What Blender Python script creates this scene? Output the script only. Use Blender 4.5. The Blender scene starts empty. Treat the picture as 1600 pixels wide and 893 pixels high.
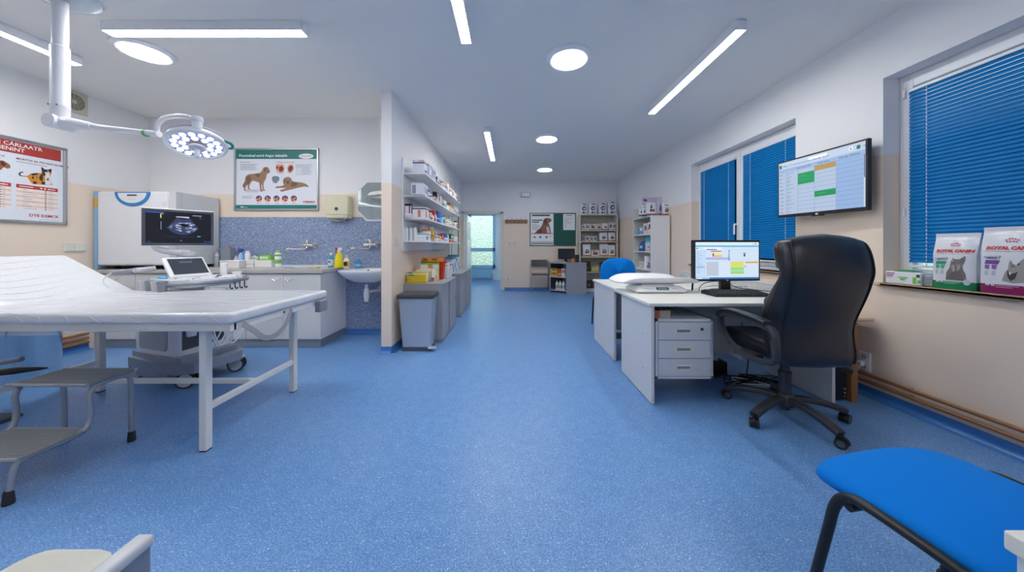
import bpy, bmesh, math, random
from mathutils import Vector, Matrix
R = math.radians
rng = random.Random(11)
sc = bpy.context.scene
COL = sc.collection
F, CX, CY, H = 490.0, 798.0, 384.0, 1.18      # lens in pixels, vanishing point, eye height


def XX(px, Y): return (px - CX) * Y / F
def ZZ(py, Y): return H - (py - CY) * Y / F
def at(px, py, Y): return Vector((XX(px, Y), Y, ZZ(py, Y)))


def lin(h):
    h = h.lstrip('#')
    out = []
    for i in (0, 2, 4):
        c = int(h[i:i + 2], 16) / 255
        out.append(c / 12.92 if c <= .04045 else ((c + .055) / 1.055) ** 2.4)
    return (*out, 1)


MATS = {}


def mat(name, col, rough=.5, metal=0, var=.05, scale=30, bump=0, bscale=250, coat=0, emit=0, trans=0, spec=.5, stretch=None):
    """a plain procedural surface: principled with a little noise in its colour, roughness and (optionally) relief"""
    if name in MATS: return MATS[name]
    m = bpy.data.materials.new(name); m.use_nodes = True
    nt = m.node_tree; N = nt.nodes; L = nt.links
    b = N['Principled BSDF']
    c = lin(col) if isinstance(col, str) else col
    b.inputs['Roughness'].default_value = rough
    b.inputs['Metallic'].default_value = metal
    b.inputs['Specular IOR Level'].default_value = spec
    if coat:
        b.inputs['Coat Weight'].default_value = coat; b.inputs['Coat Roughness'].default_value = .08
    if trans: b.inputs['Transmission Weight'].default_value = trans
    tc = N.new('ShaderNodeTexCoord'); mp = N.new('ShaderNodeMapping')
    L.new(tc.outputs['Object'], mp.inputs['Vector'])
    if stretch: mp.inputs['Scale'].default_value = stretch
    nz = N.new('ShaderNodeTexNoise'); nz.inputs['Scale'].default_value = scale; nz.inputs['Detail'].default_value = 4
    L.new(mp.outputs['Vector'], nz.inputs['Vector'])
    mx = N.new('ShaderNodeMix'); mx.data_type = 'RGBA'
    mx.inputs[6].default_value = tuple(max(0, x * (1 - var)) for x in c[:3]) + (1,)
    mx.inputs[7].default_value = tuple(min(1, x * (1 + var)) for x in c[:3]) + (1,)
    L.new(nz.outputs['Fac'], mx.inputs[0]); L.new(mx.outputs[2], b.inputs['Base Color'])
    if emit:
        L.new(mx.outputs[2], b.inputs['Emission Color']); b.inputs['Emission Strength'].default_value = emit
    if bump:
        n2 = N.new('ShaderNodeTexNoise'); n2.inputs['Scale'].default_value = bscale; n2.inputs['Detail'].default_value = 3
        L.new(mp.outputs['Vector'], n2.inputs['Vector'])
        bp = N.new('ShaderNodeBump'); bp.inputs['Strength'].default_value = bump; bp.inputs['Distance'].default_value = .01
        L.new(n2.outputs['Fac'], bp.inputs['Height']); L.new(bp.outputs['Normal'], b.inputs['Normal'])
    MATS[name] = m
    return m


def paint(hexcol, rough=.45):
    """printed card, plastic or paint of one colour"""
    return mat('paint_' + hexcol.lstrip('#') + '_%d' % int(rough * 100), hexcol, rough, var=.04)


def glow(hexcol, s=1.0):
    """what a lit screen shows: its colour is the light it gives off"""
    k = 'screen_' + hexcol.lstrip('#') + '_%d' % int(s * 100)
    if k in MATS: return MATS[k]
    m = mat(k, '#0A0B0D', .25, var=.02, spec=.3); b = m.node_tree.nodes['Principled BSDF']
    b.inputs['Emission Color'].default_value = lin(hexcol); b.inputs['Emission Strength'].default_value = s * .62
    return m


def frame(o, xd, yd):
    xd = Vector(xd).normalized(); yd = Vector(yd).normalized(); zd = xd.cross(yd)
    M = Matrix((xd, yd, zd)).transposed().to_4x4(); M.translation = Vector(o)
    return M


class MB:
    """collects shapes and links them as one mesh object"""
    def __init__(s): s.v = []; s.f = []; s.m = []; s.wn = False

    def add(s, vs, fs, m=0, T=None):
        o = len(s.v)
        s.v += [(T @ Vector(p) if T else Vector(p)) for p in vs]
        flip = bool(T) and T.to_3x3().determinant() < 0
        for f in fs:
            f = tuple(i + o for i in f)
            s.f.append(f[::-1] if flip else f); s.m.append(m)
        return s

    def bm(s, b, m=0, T=None):
        b.verts.index_update()
        s.add([v.co.copy() for v in b.verts], [[v.index for v in f.verts] for f in b.faces], m, T); b.free()
        return s

    def box(s, x0, x1, y0, y1, z0, z1, m=0, bev=0, seg=3, T=None):
        if x1 < x0: x0, x1 = x1, x0
        if y1 < y0: y0, y1 = y1, y0
        if z1 < z0: z0, z1 = z1, z0
        vs = [(x0, y0, z0), (x1, y0, z0), (x1, y1, z0), (x0, y1, z0), (x0, y0, z1), (x1, y0, z1), (x1, y1, z1), (x0, y1, z1)]
        fs = [(3, 2, 1, 0), (4, 5, 6, 7), (0, 1, 5, 4), (1, 2, 6, 5), (2, 3, 7, 6), (3, 0, 4, 7)]
        if not bev: return s.add(vs, fs, m, T)
        b = bmesh.new(); bv = [b.verts.new(p) for p in vs]
        for f in fs: b.faces.new([bv[i] for i in f])
        bmesh.ops.bevel(b, geom=b.edges[:], offset=min(bev, .49 * min(x1 - x0, y1 - y0, z1 - z0)), segments=seg, profile=.5, affect='EDGES')
        s.wn = True
        return s.bm(b, m, T)

    def ring_loft(s, rings, m=0, cap=True, T=None, closed=True):
        n = len(rings[0]); vs = [p for r in rings for p in r]; fs = []
        for i in range(len(rings) - 1):
            for j in range(n if closed else n - 1):
                k = (j + 1) % n
                fs.append((i * n + j, i * n + k, (i + 1) * n + k, (i + 1) * n + j))
        if cap:
            fs.append(tuple(range(n))[::-1]); fs.append(tuple(range((len(rings) - 1) * n, len(rings) * n)))
        return s.add(vs, fs, m, T)

    def cyl(s, p0, p1, r0, r1=None, seg=20, m=0, T=None, cap=True):
        p0 = Vector(p0); p1 = Vector(p1); r1 = r0 if r1 is None else r1
        d = (p1 - p0).normalized(); a = d.orthogonal().normalized(); b = d.cross(a)
        rg = [[p + (a * math.cos(2 * math.pi * j / seg) + b * math.sin(2 * math.pi * j / seg)) * r for j in range(seg)] for p, r in ((p0, r0), (p1, r1))]
        return s.ring_loft(rg, m, cap, T)

    def tube(s, pts, r, seg=10, m=0, sub=0, closed=False, T=None, flat=None):
        """a swept tube; flat=(w,t,up) gives a flat bar instead of a round one"""
        P = [Vector(p) for p in pts]
        rs = list(r) if isinstance(r, (list, tuple)) else [r] * len(P)
        if sub:
            Q, S = [], []; n = len(P)
            rngI = range(n) if closed else range(n - 1)
            for i in rngI:
                a, b, c, d = (P[(i - 1) % n], P[i], P[(i + 1) % n], P[(i + 2) % n]) if closed else (P[max(i - 1, 0)], P[i], P[i + 1], P[min(i + 2, n - 1)])
                for k in range(sub):
                    t = k / sub
                    Q.append(.5 * ((2 * b) + (c - a) * t + (2 * a - 5 * b + 4 * c - d) * t * t + (3 * b - a - 3 * c + d) * t ** 3))
                    S.append(rs[i] * (1 - t) + rs[(i + 1) % n] * t)
            if not closed: Q.append(P[-1]); S.append(rs[-1])
            P, rs = Q, S
        n = len(P); rings = []; a = None
        for i in range(n):
            if closed: d = (P[(i + 1) % n] - P[i - 1]).normalized()
            else: d = (P[min(i + 1, n - 1)] - P[max(i - 1, 0)]).normalized()
            if flat:
                up = Vector(flat[2]); b = d.cross(up).normalized(); a = b.cross(d).normalized()
                w, t = flat[0] / 2, flat[1] / 2
                rings.append([P[i] + a * t * math.copysign(abs(math.sin(q)) ** .5, math.sin(q)) + b * w * math.copysign(abs(math.cos(q)) ** .5, math.cos(q)) for q in [2 * math.pi * j / 12 + .26 for j in range(12)]])
                continue
            a = d.orthogonal().normalized() if a is None else (a - d * a.dot(d)).normalized()
            b = d.cross(a)
            rings.append([P[i] + (a * math.cos(2 * math.pi * j / seg) + b * math.sin(2 * math.pi * j / seg)) * rs[i] for j in range(seg)])
        if closed: rings.append(rings[0])
        return s.ring_loft(rings, m, not closed, T)

    def lathe(s, prof, seg=24, m=0, T=None, sx=1, sy=1):
        rings = [[(r * math.cos(2 * math.pi * j / seg) * sx, r * math.sin(2 * math.pi * j / seg) * sy, z) for j in range(seg)] for r, z in prof]
        return s.ring_loft(rings, m, True, T)

    def prism(s, poly, d0, d1, m=0, T=None):
        area = sum(poly[i][0] * poly[(i + 1) % len(poly)][1] - poly[(i + 1) % len(poly)][0] * poly[i][1] for i in range(len(poly)))
        if area < 0: poly = poly[::-1]
        return s.ring_loft([[(x, y, d0) for x, y in poly], [(x, y, d1) for x, y in poly]], m, True, T)

    def flat(s, poly, z, m=0, T=None):
        area = sum(poly[i][0] * poly[(i + 1) % len(poly)][1] - poly[(i + 1) % len(poly)][0] * poly[i][1] for i in range(len(poly)))
        if area < 0: poly = poly[::-1]
        return s.add([(x, y, z) for x, y in poly], [tuple(range(len(poly)))], m, T)

    def rect(s, x0, x1, y0, y1, z, m=0, T=None):
        return s.flat([(x0, y0), (x1, y0), (x1, y1), (x0, y1)], z, m, T)

    def disc(s, cx, cy, r, z, m=0, T=None, seg=24, ry=None):
        return s.flat([(cx + r * math.cos(2 * math.pi * i / seg), cy + (ry or r) * math.sin(2 * math.pi * i / seg)) for i in range(seg)], z, m, T)

    def ball(s, c, r, m=0, T=None, seg=14, rings=9):
        r = (r, r, r) if not isinstance(r, (tuple, list)) else r
        rg = []
        for i in range(rings + 1):
            t = math.pi * (i / rings - .5); t = max(min(t, math.pi / 2 - .02), -math.pi / 2 + .02)
            rg.append([(c[0] + r[0] * math.cos(t) * math.cos(2 * math.pi * j / seg), c[1] + r[1] * math.cos(t) * math.sin(2 * math.pi * j / seg), c[2] + r[2] * math.sin(t)) for j in range(seg)])
        return s.ring_loft(rg, m, True, T)

    def grid(s, fn, nu, nv, m=0, T=None):
        vs = [fn(i / nu, j / nv) for j in range(nv + 1) for i in range(nu + 1)]
        fs = [(j * (nu + 1) + i, j * (nu + 1) + i + 1, (j + 1) * (nu + 1) + i + 1, (j + 1) * (nu + 1) + i) for j in range(nv) for i in range(nu)]
        return s.add(vs, fs, m, T)

    def text(s, body, size, T, m=0, align='LEFT', z=.0008, shear=0, warp=None, wide=1, bold=0):
        cu = bpy.data.curves.new('lettering', 'FONT'); cu.body = body; cu.size = size; cu.align_x = align; cu.shear = shear
        cu.resolution_u = 2; cu.offset = bold
        ob = bpy.data.objects.new('lettering', cu); COL.objects.link(ob)
        me = bpy.data.meshes.new_from_object(ob.evaluated_get(bpy.context.evaluated_depsgraph_get()))
        vs = [(v.co.x * wide, v.co.y, z) for v in me.vertices]
        if warp: vs = [warp(*p) for p in vs]
        s.add(vs, [tuple(p.vertices) for p in me.polygons], m, T)
        bpy.data.objects.remove(ob); bpy.data.curves.remove(cu); bpy.data.meshes.remove(me)
        return s


WM = {}


def obj(name, mb, mats, parent=None, W=True, sharp=32, rng_=None):
    """one mesh object; W: the shapes were given in world coordinates and are brought into the parent's"""
    vs = mb.v
    if parent is not None and W and parent.name in WM:
        I = WM[parent.name].inverted(); vs = [I @ p for p in vs]
    me = bpy.data.meshes.new(name); me.from_pydata([tuple(p) for p in vs], [], mb.f)
    for m in (mats if isinstance(mats, (list, tuple)) else [mats]): me.materials.append(m)
    me.polygons.foreach_set('material_index', mb.m); me.polygons.foreach_set('use_smooth', [True] * len(mb.f))
    me.validate(); me.update(); me.set_sharp_from_angle(angle=R(sharp))
    o = bpy.data.objects.new(name, me); COL.objects.link(o)
    if mb.wn:
        w = o.modifiers.new('weighted_normal', 'WEIGHTED_NORMAL'); w.keep_sharp = True
    if parent is not None:
        o.parent = parent; WM[o.name] = WM.get(parent.name, Matrix.Identity(4))
    return o


def recentre(o):
    """put a one-mesh thing's origin at the middle of its base"""
    me = o.data
    xs = [v.co for v in me.vertices]
    c = Vector(((min(p.x for p in xs) + max(p.x for p in xs)) / 2, (min(p.y for p in xs) + max(p.y for p in xs)) / 2, min(p.z for p in xs)))
    me.transform(Matrix.Translation(-c)); o.location = c
    WM[o.name] = Matrix.Translation(c)
    return o


def tag(o, label, cat, group=None):
    o['label'] = label; o['category'] = cat
    if group: o['group'] = group
    return o


def single(name, mb, mats, label, cat, group=None, sharp=32):
    return tag(recentre(obj(name, mb, mats, sharp=sharp)), label, cat, group)


def thing(name, label, cat, loc=(0, 0, 0), rz=0, group=None):
    o = bpy.data.objects.new(name, None); COL.objects.link(o); o.empty_display_size = .1
    o.location = loc; o.rotation_euler = (0, 0, rz)
    WM[o.name] = Matrix.Translation(Vector(loc)) @ Matrix.Rotation(rz, 4, 'Z')
    return tag(o, label, cat, group)


def struct(name, mb, mats, parent=None, sharp=32):
    o = obj(name, mb, mats, parent, sharp=sharp)
    if parent is None: o['kind'] = 'structure'
    return o


def sroot(name, loc=(0, 0, 0)):
    o = bpy.data.objects.new(name, None); COL.objects.link(o); o.location = loc; o['kind'] = 'structure'
    WM[o.name] = Matrix.Translation(Vector(loc))
    return o


def dup(root, loc, rz, label, group=None):
    """a copy of a thing with copies of its parts and sub-parts"""
    r = root.copy(); COL.objects.link(r); r.location = loc; r.rotation_euler = (0, 0, rz); r['label'] = label
    if group: r['group'] = group
    for ch in list(root.children):
        c = ch.copy(); COL.objects.link(c); c.parent = r
        for g in list(ch.children):
            d = g.copy(); COL.objects.link(d); d.parent = c
    return r


ORD = ['first', 'second', 'third', 'fourth', 'fifth', 'sixth', 'seventh', 'eighth', 'ninth', 'tenth', 'eleventh', 'twelfth', 'thirteenth', 'fourteenth', 'fifteenth', 'sixteenth', 'seventeenth', 'eighteenth', 'nineteenth', 'twentieth']

# ---- shared surfaces
WHITE = mat('white_lacquer', '#E9EAEC', .35, var=.02)
OFFW = mat('grey_white_laminate', '#D9DADB', .4, var=.02)
CREAM = mat('cream_laminate', '#DEDDD0', .42, var=.03)
PLAST = mat('white_plastic', '#EEEFF2', .28, var=.02)
BLACK = mat('black_plastic', '#17181C', .38, var=.1)
DGREY = mat('dark_grey_plastic', '#4A5058', .42, var=.06)
MGREY = mat('mid_grey_plastic', '#868D98', .4, var=.04)
LGREY = mat('light_grey_plastic', '#C3C6CC', .35, var=.03)
CHROME = mat('chrome', '#D8DADD', .12, metal=1, var=.02)
STEEL = mat('brushed_steel', '#C9CDD4', .42, metal=.75, var=.08, scale=12, stretch=(40, 40, 1))
ALU = mat('aluminium', '#B6B9BC', .33, metal=1, var=.04)
PAINTW = mat('painted_white_steel', '#E2E1DC', .3, var=.03)
RUBBER = mat('rubber', '#2A2B2F', .7, var=.1)
LEATHER = mat('black_leather', '#1F222B', .3, var=.12, scale=8, bump=.12, bscale=420)
WOODG = mat('grey_wood_laminate', '#9EA1A8', .5, var=.16, scale=9, stretch=(14, 14, 1.2))
WOODB = mat('brown_wood', '#93633C', .5, var=.2, scale=9, stretch=(20, 20, 1.5))
WOODL = mat('light_wood', '#D6BF9E', .5, var=.1, scale=9, stretch=(10, 1.5, 10))
BLUEFAB = mat('blue_fabric', '#027AD6', .9, var=.1, scale=300, bump=.12, bscale=900, spec=.2)
PORC = mat('porcelain', '#EEF0F3', .1, var=.01, coat=.5)
PAPER = mat('paper', '#EFF1F6', .6, var=.01)
COPPER = mat('painted_pipe_brown', '#96653F', .35, var=.1)
# ================= the room =================
XL, XR, YB, YF, YP, ZC = -4.85, 2.83, 4.22, 8.38, 3.46, 2.90
YN = -2.6


def wall_paint():
    m = mat('wall_paint_two_tone', '#ECECEE', .7, var=.015, scale=6, bump=.06, bscale=180)
    nt = m.node_tree; N = nt.nodes; L = nt.links; b = N['Principled BSDF']
    old = b.inputs['Base Color'].links[0].from_socket
    g = N.new('ShaderNodeNewGeometry'); sx = N.new('ShaderNodeSeparateXYZ'); L.new(g.outputs['Position'], sx.inputs[0])
    lt = N.new('ShaderNodeMath'); lt.operation = 'LESS_THAN'; lt.inputs[1].default_value = 1.875
    L.new(sx.outputs['Z'], lt.inputs[0])
    mx = N.new('ShaderNodeMix'); mx.data_type = 'RGBA'; L.new(lt.outputs[0], mx.inputs[0]); L.new(old, mx.inputs[6])
    mx.inputs[7].default_value = lin('#EEDCCA'); L.new(mx.outputs[2], b.inputs['Base Color'])
    return m


def floor_vinyl():
    m = bpy.data.materials.new('speckled_blue_vinyl'); m.use_nodes = True
    nt = m.node_tree; N = nt.nodes; L = nt.links; b = N['Principled BSDF']
    g = N.new('ShaderNodeNewGeometry')
    def noise(sc_, det, rough=.6):
        n = N.new('ShaderNodeTexNoise'); n.inputs['Scale'].default_value = sc_; n.inputs['Detail'].default_value = det
        n.inputs['Roughness'].default_value = rough; L.new(g.outputs['Position'], n.inputs['Vector']); return n
    def ramp(src, stops):
        r = N.new('ShaderNodeValToRGB'); e = r.color_ramp.elements
        e[0].position, e[0].color = stops[0]; e[1].position, e[1].color = stops[-1]
        for p, c in stops[1:-1]:
            k = e.new(p); k.color = c
        L.new(src, r.inputs[0]); return r
    a = ramp(noise(140, 4, .7).outputs['Fac'], [(.30, lin('#3F74B2')), (.5, lin('#6293CC')), (.68, lin('#94B8E0'))])
    big = ramp(noise(13, 5, .7).outputs['Fac'], [(.34, (.90, .92, .95, 1)), (.66, (1.10, 1.07, 1.03, 1))])
    mu = N.new('ShaderNodeMix'); mu.data_type = 'RGBA'; mu.blend_type = 'MULTIPLY'; mu.inputs[0].default_value = 1
    L.new(a.outputs[0], mu.inputs[6]); L.new(big.outputs[0], mu.inputs[7])
    def specks(scale, thr, col, prev):
        v = N.new('ShaderNodeTexVoronoi'); v.inputs['Scale'].default_value = scale; L.new(g.outputs['Position'], v.inputs['Vector'])
        s_ = N.new('ShaderNodeSeparateColor'); L.new(v.outputs['Color'], s_.inputs[0])
        lt = N.new('ShaderNodeMath'); lt.operation = 'LESS_THAN'; lt.inputs[1].default_value = thr; L.new(s_.outputs[0], lt.inputs[0])
        d = N.new('ShaderNodeMath'); d.operation = 'LESS_THAN'; d.inputs[1].default_value = .32; L.new(v.outputs['Distance'], d.inputs[0])
        an = N.new('ShaderNodeMath'); an.operation = 'MULTIPLY'; L.new(lt.outputs[0], an.inputs[0]); L.new(d.outputs[0], an.inputs[1])
        mx = N.new('ShaderNodeMix'); mx.data_type = 'RGBA'; L.new(an.outputs[0], mx.inputs[0]); L.new(prev, mx.inputs[6]); mx.inputs[7].default_value = lin(col)
        return mx.outputs[2]
    c = specks(190, .10, '#C9DBF0', mu.outputs[2]); c = specks(150, .10, '#2A5CA6', c); c = specks(130, .014, '#DCE8F6', c)
    L.new(c, b.inputs['Base Color'])
    b.inputs['Roughness'].default_value = .36
    bp = N.new('ShaderNodeBump'); bp.inputs['Strength'].default_value = .06; bp.inputs['Distance'].default_value = .004
    L.new(noise(160, 3).outputs['Fac'], bp.inputs['Height']); L.new(bp.outputs['Normal'], b.inputs['Normal'])
    return m


WALL = wall_paint()
VINYL = floor_vinyl()
CEIL = mat('ceiling_paint', '#F3F1EC', .8, var=.012, scale=4)
SKIRT = mat('blue_vinyl_skirting', '#3E78BE', .35, var=.14, scale=110)
HALLW = mat('hall_paint', '#C9DCE6', .7, var=.02, scale=5)
HALLBLUE = mat('blue_painted_frame', '#8CC3E2', .4, var=.03)

struct('floor', MB().box(XL - .2, XR + .3, YN - .2, 11.2, -.12, 0), VINYL)
struct('ceiling', MB().box(XL - .2, XR + .3, YN - .2, YF + .15, ZC, ZC + .12), CEIL)

# walls; the right wall has two window recesses, the far wall a doorway
W2 = (.80, 2.383, .905, 2.452)      # near window: y0, y1, z0, z1
W1 = (3.116, 4.917, .905, 2.446)    # far window
w = MB()
w.box(XR, XR + .3, YN, YF + .15, 0, W1[2]); w.box(XR, XR + .3, YN, YF + .15, W2[3], ZC)
w.box(XR, XR + .3, YN, W2[0], W1[2], W2[3]); w.box(XR, XR + .3, W2[1], W1[0], W1[2], W2[3]); w.box(XR, XR + .3, W1[1], YF + .15, W1[2], W2[3])
struct('wall_right', w, WALL)
DX0, DX1, DZ = -1.285, -.225, 2.09
w = MB(); w.box(-1.42, DX0, YF, YF + .15, 0, ZC); w.box(DX1, XR, YF, YF + .15, 0, ZC); w.box(DX0, DX1, YF, YF + .15, DZ, ZC)
struct('wall_far', w, WALL)
PX0, PX1 = -1.428, -1.316
w = MB(); w.box(PX0, PX1, YP, YF, 0, ZC)
struct('wall_partition', w, WALL)
struct('wall_back', MB().box(XL, PX0, YB, YB + .15, 0, ZC), WALL)
struct('wall_left', MB().box(XL - .15, XL, YN, YB + .15, 0, ZC), WALL)
struct('wall_front', MB().box(XL, XR, YN - .15, YN, 0, ZC), WALL)

# coved blue skirting: a concave profile swept along each wall
COVE = [(0, 0), (.05, 0), (.028, .006), (.014, .018), (.008, .034), (.007, .07), (0, .07)]


def skirting(name, p0, p1, inward):
    p0 = Vector(p0); p1 = Vector(p1); d = Vector(inward)
    mb = MB(); mb.ring_loft([[p + d * a + Vector((0, 0, z + .001)) for a, z in COVE] for p in (p0, p1)], 0, True)
    struct(name, mb, SKIRT)


skirting('baseboard_right', (XR, YN, 0), (XR, YF, 0), (-1, 0, 0))
skirting('baseboard_far', (DX1 + .06, YF, 0), (XR, YF, 0), (0, -1, 0))
skirting('baseboard_partition', (PX1, YP, 0), (PX1, 6.55, 0), (1, 0, 0))
skirting('baseboard_end', (PX0, YP, 0), (PX1, YP, 0), (0, -1, 0))
skirting('baseboard_back', (-2.24, YB - .012, 0), (PX0, YB - .012, 0), (0, -1, 0))
skirting('baseboard_left', (XL, YN, 0), (XL, 3.6, 0), (1, 0, 0))

# mottled blue-grey splash panel behind counter and basin
TILE = bpy.data.materials.new('mottled_blue_panel'); TILE.use_nodes = True
_n = TILE.node_tree.nodes; _l = TILE.node_tree.links; _b = _n['Principled BSDF']; _b.inputs['Roughness'].default_value = .35
_g = _n.new('ShaderNodeNewGeometry'); _z = _n.new('ShaderNodeTexNoise'); _z.inputs['Scale'].default_value = 62; _z.inputs['Detail'].default_value = 6; _z.inputs['Distortion'].default_value = 1.2
_r = _n.new('ShaderNodeValToRGB'); _e = _r.color_ramp.elements; _e[0].position = .38; _e[0].color = lin('#6B7EA2'); _e[1].position = .64; _e[1].color = lin('#AEBBD4'); _k = _e.new(.5); _k.color = lin('#8798B8')
_l.new(_g.outputs['Position'], _z.inputs['Vector']); _l.new(_z.outputs['Fac'], _r.inputs[0]); _l.new(_r.outputs[0], _b.inputs['Base Color'])
struct('trim_1', MB().box(-3.95, PX0 - .002, YB - .012, YB - .001, .05, 1.567), TILE)

# ---- the hallway beyond the far door
HY = 10.9
struct('wall_hall_left', MB().box(-1.75, -1.62, YF + .15, HY + .12, 0, 2.62), HALLW)
struct('wall_hall_right', MB().box(.5, .62, YF + .15, HY + .12, 0, 2.62), HALLW)
struct('ceiling_hall', MB().box(-1.75, .62, YF + .15, HY + .12, 2.62, 2.72), HALLW)
HWX0, HWX1, HWZ0, HWZ1 = -1.47, -.53, .40, 2.32
w = MB(); w.box(-1.62, HWX0, HY, HY + .12, 0, 2.62); w.box(HWX1, .5, HY, HY + .12, 0, 2.62); w.box(HWX0, HWX1, HY, HY + .12, 0, HWZ0); w.box(HWX0, HWX1, HY, HY + .12, HWZ1, 2.62)
struct('wall_hall_end', w, HALLW)
FROST = bpy.data.materials.new('frosted_glass'); FROST.use_nodes = True
_n = FROST.node_tree.nodes; _l = FROST.node_tree.links; _b = _n['Principled BSDF']
_b.inputs['Base Color'].default_value = lin('#DCECE8'); _b.inputs['Transmission Weight'].default_value = 1; _b.inputs['Roughness'].default_value = .25; _b.inputs['IOR'].default_value = 1.3
_v = _n.new('ShaderNodeTexVoronoi'); _v.inputs['Scale'].default_value = 22; _g = _n.new('ShaderNodeNewGeometry'); _l.new(_g.outputs['Position'], _v.inputs['Vector'])
_p = _n.new('ShaderNodeBump'); _p.inputs['Strength'].default_value = 1; _p.inputs['Distance'].default_value = .05; _l.new(_v.outputs['Distance'], _p.inputs['Height']); _l.new(_p.outputs['Normal'], _b.inputs['Normal'])
h = sroot('window_3', (-1.0, HY, HWZ0))
f = MB(); f.box(HWX0, HWX0 + .09, HY - .03, HY + .05, HWZ0, HWZ1, bev=.006); f.box(HWX1 - .09, HWX1, HY - .03, HY + .05, HWZ0, HWZ1, bev=.006)
f.box(HWX0, HWX1, HY - .03, HY + .05, HWZ1 - .09, HWZ1, bev=.006); f.box(HWX0, HWX1, HY - .03, HY + .05, HWZ0, HWZ0 + .12, bev=.006); f.box(HWX0, HWX1, HY - .03, HY + .05, .99, 1.11, bev=.006)
obj('window_frame', f, HALLBLUE, h)
obj('pane', MB().box(HWX0 + .08, HWX1 - .08, HY + .0, HY + .008, 1.10, HWZ1 - .08), FROST, h)
obj('pane', MB().box(HWX0 + .08, HWX1 - .08, HY + .0, HY + .008, HWZ0 + .11, 1.0), FROST, h)
# radiator under the hall window
t = thing('radiator', 'pale panel radiator under the frosted hall window', 'radiator', (-1.0, HY - .06, .07))
r_ = MB().box(-1.36, -.66, HY - .09, HY - .03, .07, .37, bev=.012)
for i in range(16): r_.box(-1.33 + i * .0425, -1.31 + i * .0425, HY - .096, HY - .085, .10, .34, bev=.004)
obj('panel', r_, HALLBLUE, t)
v = MB().cyl((-.64, HY - .06, .12), (-.64, HY - .06, .22), .018); v.cyl((-.66, HY - .06, .14), (-.6, HY - .06, .14), .012)
v.cyl((-.64, HY - .06, 0), (-.64, HY - .06, .13), .009)
obj('valve', v, CHROME, t)
# door frame and the leaf standing open into the hall
d = sroot('door_1', (DX0, YF, 0))
f = MB(); f.box(DX0 - .005, DX0 + .05, YF - .025, YF + .17, 0, DZ, bev=.006); f.box(DX1 - .05, DX1 + .03, YF - .025, YF + .17, 0, DZ, bev=.006); f.box(DX0 - .005, DX1 + .03, YF - .025, YF + .17, DZ - .05, DZ + .03, bev=.006)
obj('door_frame', f, CREAM, d)
lf = MB().box(DX0 + .055, DX0 + .095, YF + .18, YF + 1.1, .012, DZ - .06, bev=.005); obj('door_leaf', lf, PLAST, d)
gl = MB().box(DX0 + .09, DX0 + .099, YF + .42, YF + .82, 1.35, 1.85); obj('pane', gl, mat('dark_teal_glass', '#3E6C80', .1), d)
hd = MB().box(DX0 + .094, DX0 + .103, YF + .98, YF + 1.03, .95, 1.17); hd.tube([(DX0 + .1, YF + 1.0, 1.08), (DX0 + .14, YF + 1.0, 1.08), (DX0 + .145, YF + .9, 1.08)], .009)
obj('door_handle', hd, CHROME, d)
# second door, in the partition wall past the shelves
d = sroot('door_2', (PX1, 7.2, 0))
f = MB(); f.box(PX1, PX1 + .03, 6.62, 6.72, 0, 2.09, bev=.005); f.box(PX1, PX1 + .03, 7.98, 8.06, 0, 2.09, bev=.005); f.box(PX1, PX1 + .03, 6.62, 8.06, 2.02, 2.10, bev=.005)
obj('door_frame', f, CREAM, d)
obj('door_leaf', MB().box(PX1, PX1 + .018, 6.72, 7.70, .01, 2.02), mat('cream_door', '#E4DECB', .45), d)
obj('pane', MB().box(PX1, PX1 + .022, 6.82, 6.94, .3, 1.9), mat('teal_door_glass', '#6FA9BC', .15), d)
obj('dark_gap_strip', MB().box(PX1, PX1 + .024, 7.70, 7.80, .01, 2.02), mat('dark_gap_brown', '#4B3F36', .5), d)  # solid dark strip whose colour imitates the shade of an open gap
obj('side_leaf', MB().box(PX1, PX1 + .018, 7.80, 7.98, .01, 2.02), mat('cream_door', '#E4DECB', .45), d)
hd = MB().box(PX1 + .018, PX1 + .026, 7.84, 7.89, .95, 1.20); hd.tube([(PX1 + .02, 7.865, 1.12), (PX1 + .07, 7.865, 1.12), (PX1 + .07, 7.76, 1.12)], .01)
obj('door_handle', hd, CHROME, d)

# ---- windows in the right wall
GLASS = bpy.data.materials.new('window_glass'); GLASS.use_nodes = True
_n = GLASS.node_tree.nodes; _l = GLASS.node_tree.links
_t = _n.new('ShaderNodeBsdfTransparent'); _t.inputs[0].default_value = (.9, .95, .97, 1); _q = _n.new('ShaderNodeBsdfGlossy'); _q.inputs['Roughness'].default_value = .03
_x = _n.new('ShaderNodeMixShader'); _fr = _n.new('ShaderNodeFresnel'); _fr.inputs[0].default_value = 1.45
_l.new(_fr.outputs[0], _x.inputs[0]); _l.new(_t.outputs[0], _x.inputs[1]); _l.new(_q.outputs[0], _x.inputs[2]); _l.new(_x.outputs[0], _n['Material Output'].inputs[0])
UPVC = mat('white_window_plastic', '#E6E8EC', .3, var=.015)
XG = XR + .125     # plane of the window frames


def bars(mb, y0, y1, z0, z1, wd, x0, x1, bev=.006):
    mb.box(x0, x1, y0, y0 + wd, z0, z1, bev=bev); mb.box(x0, x1, y1 - wd, y1, z0, z1, bev=bev)
    mb.box(x0, x1, y0 + wd - .003, y1 - wd + .003, z0 + .0005, z0 + wd, bev=bev); mb.box(x0, x1, y0 + wd - .003, y1 - wd + .003, z1 - wd, z1 - .0005, bev=bev)
    return mb


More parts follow.
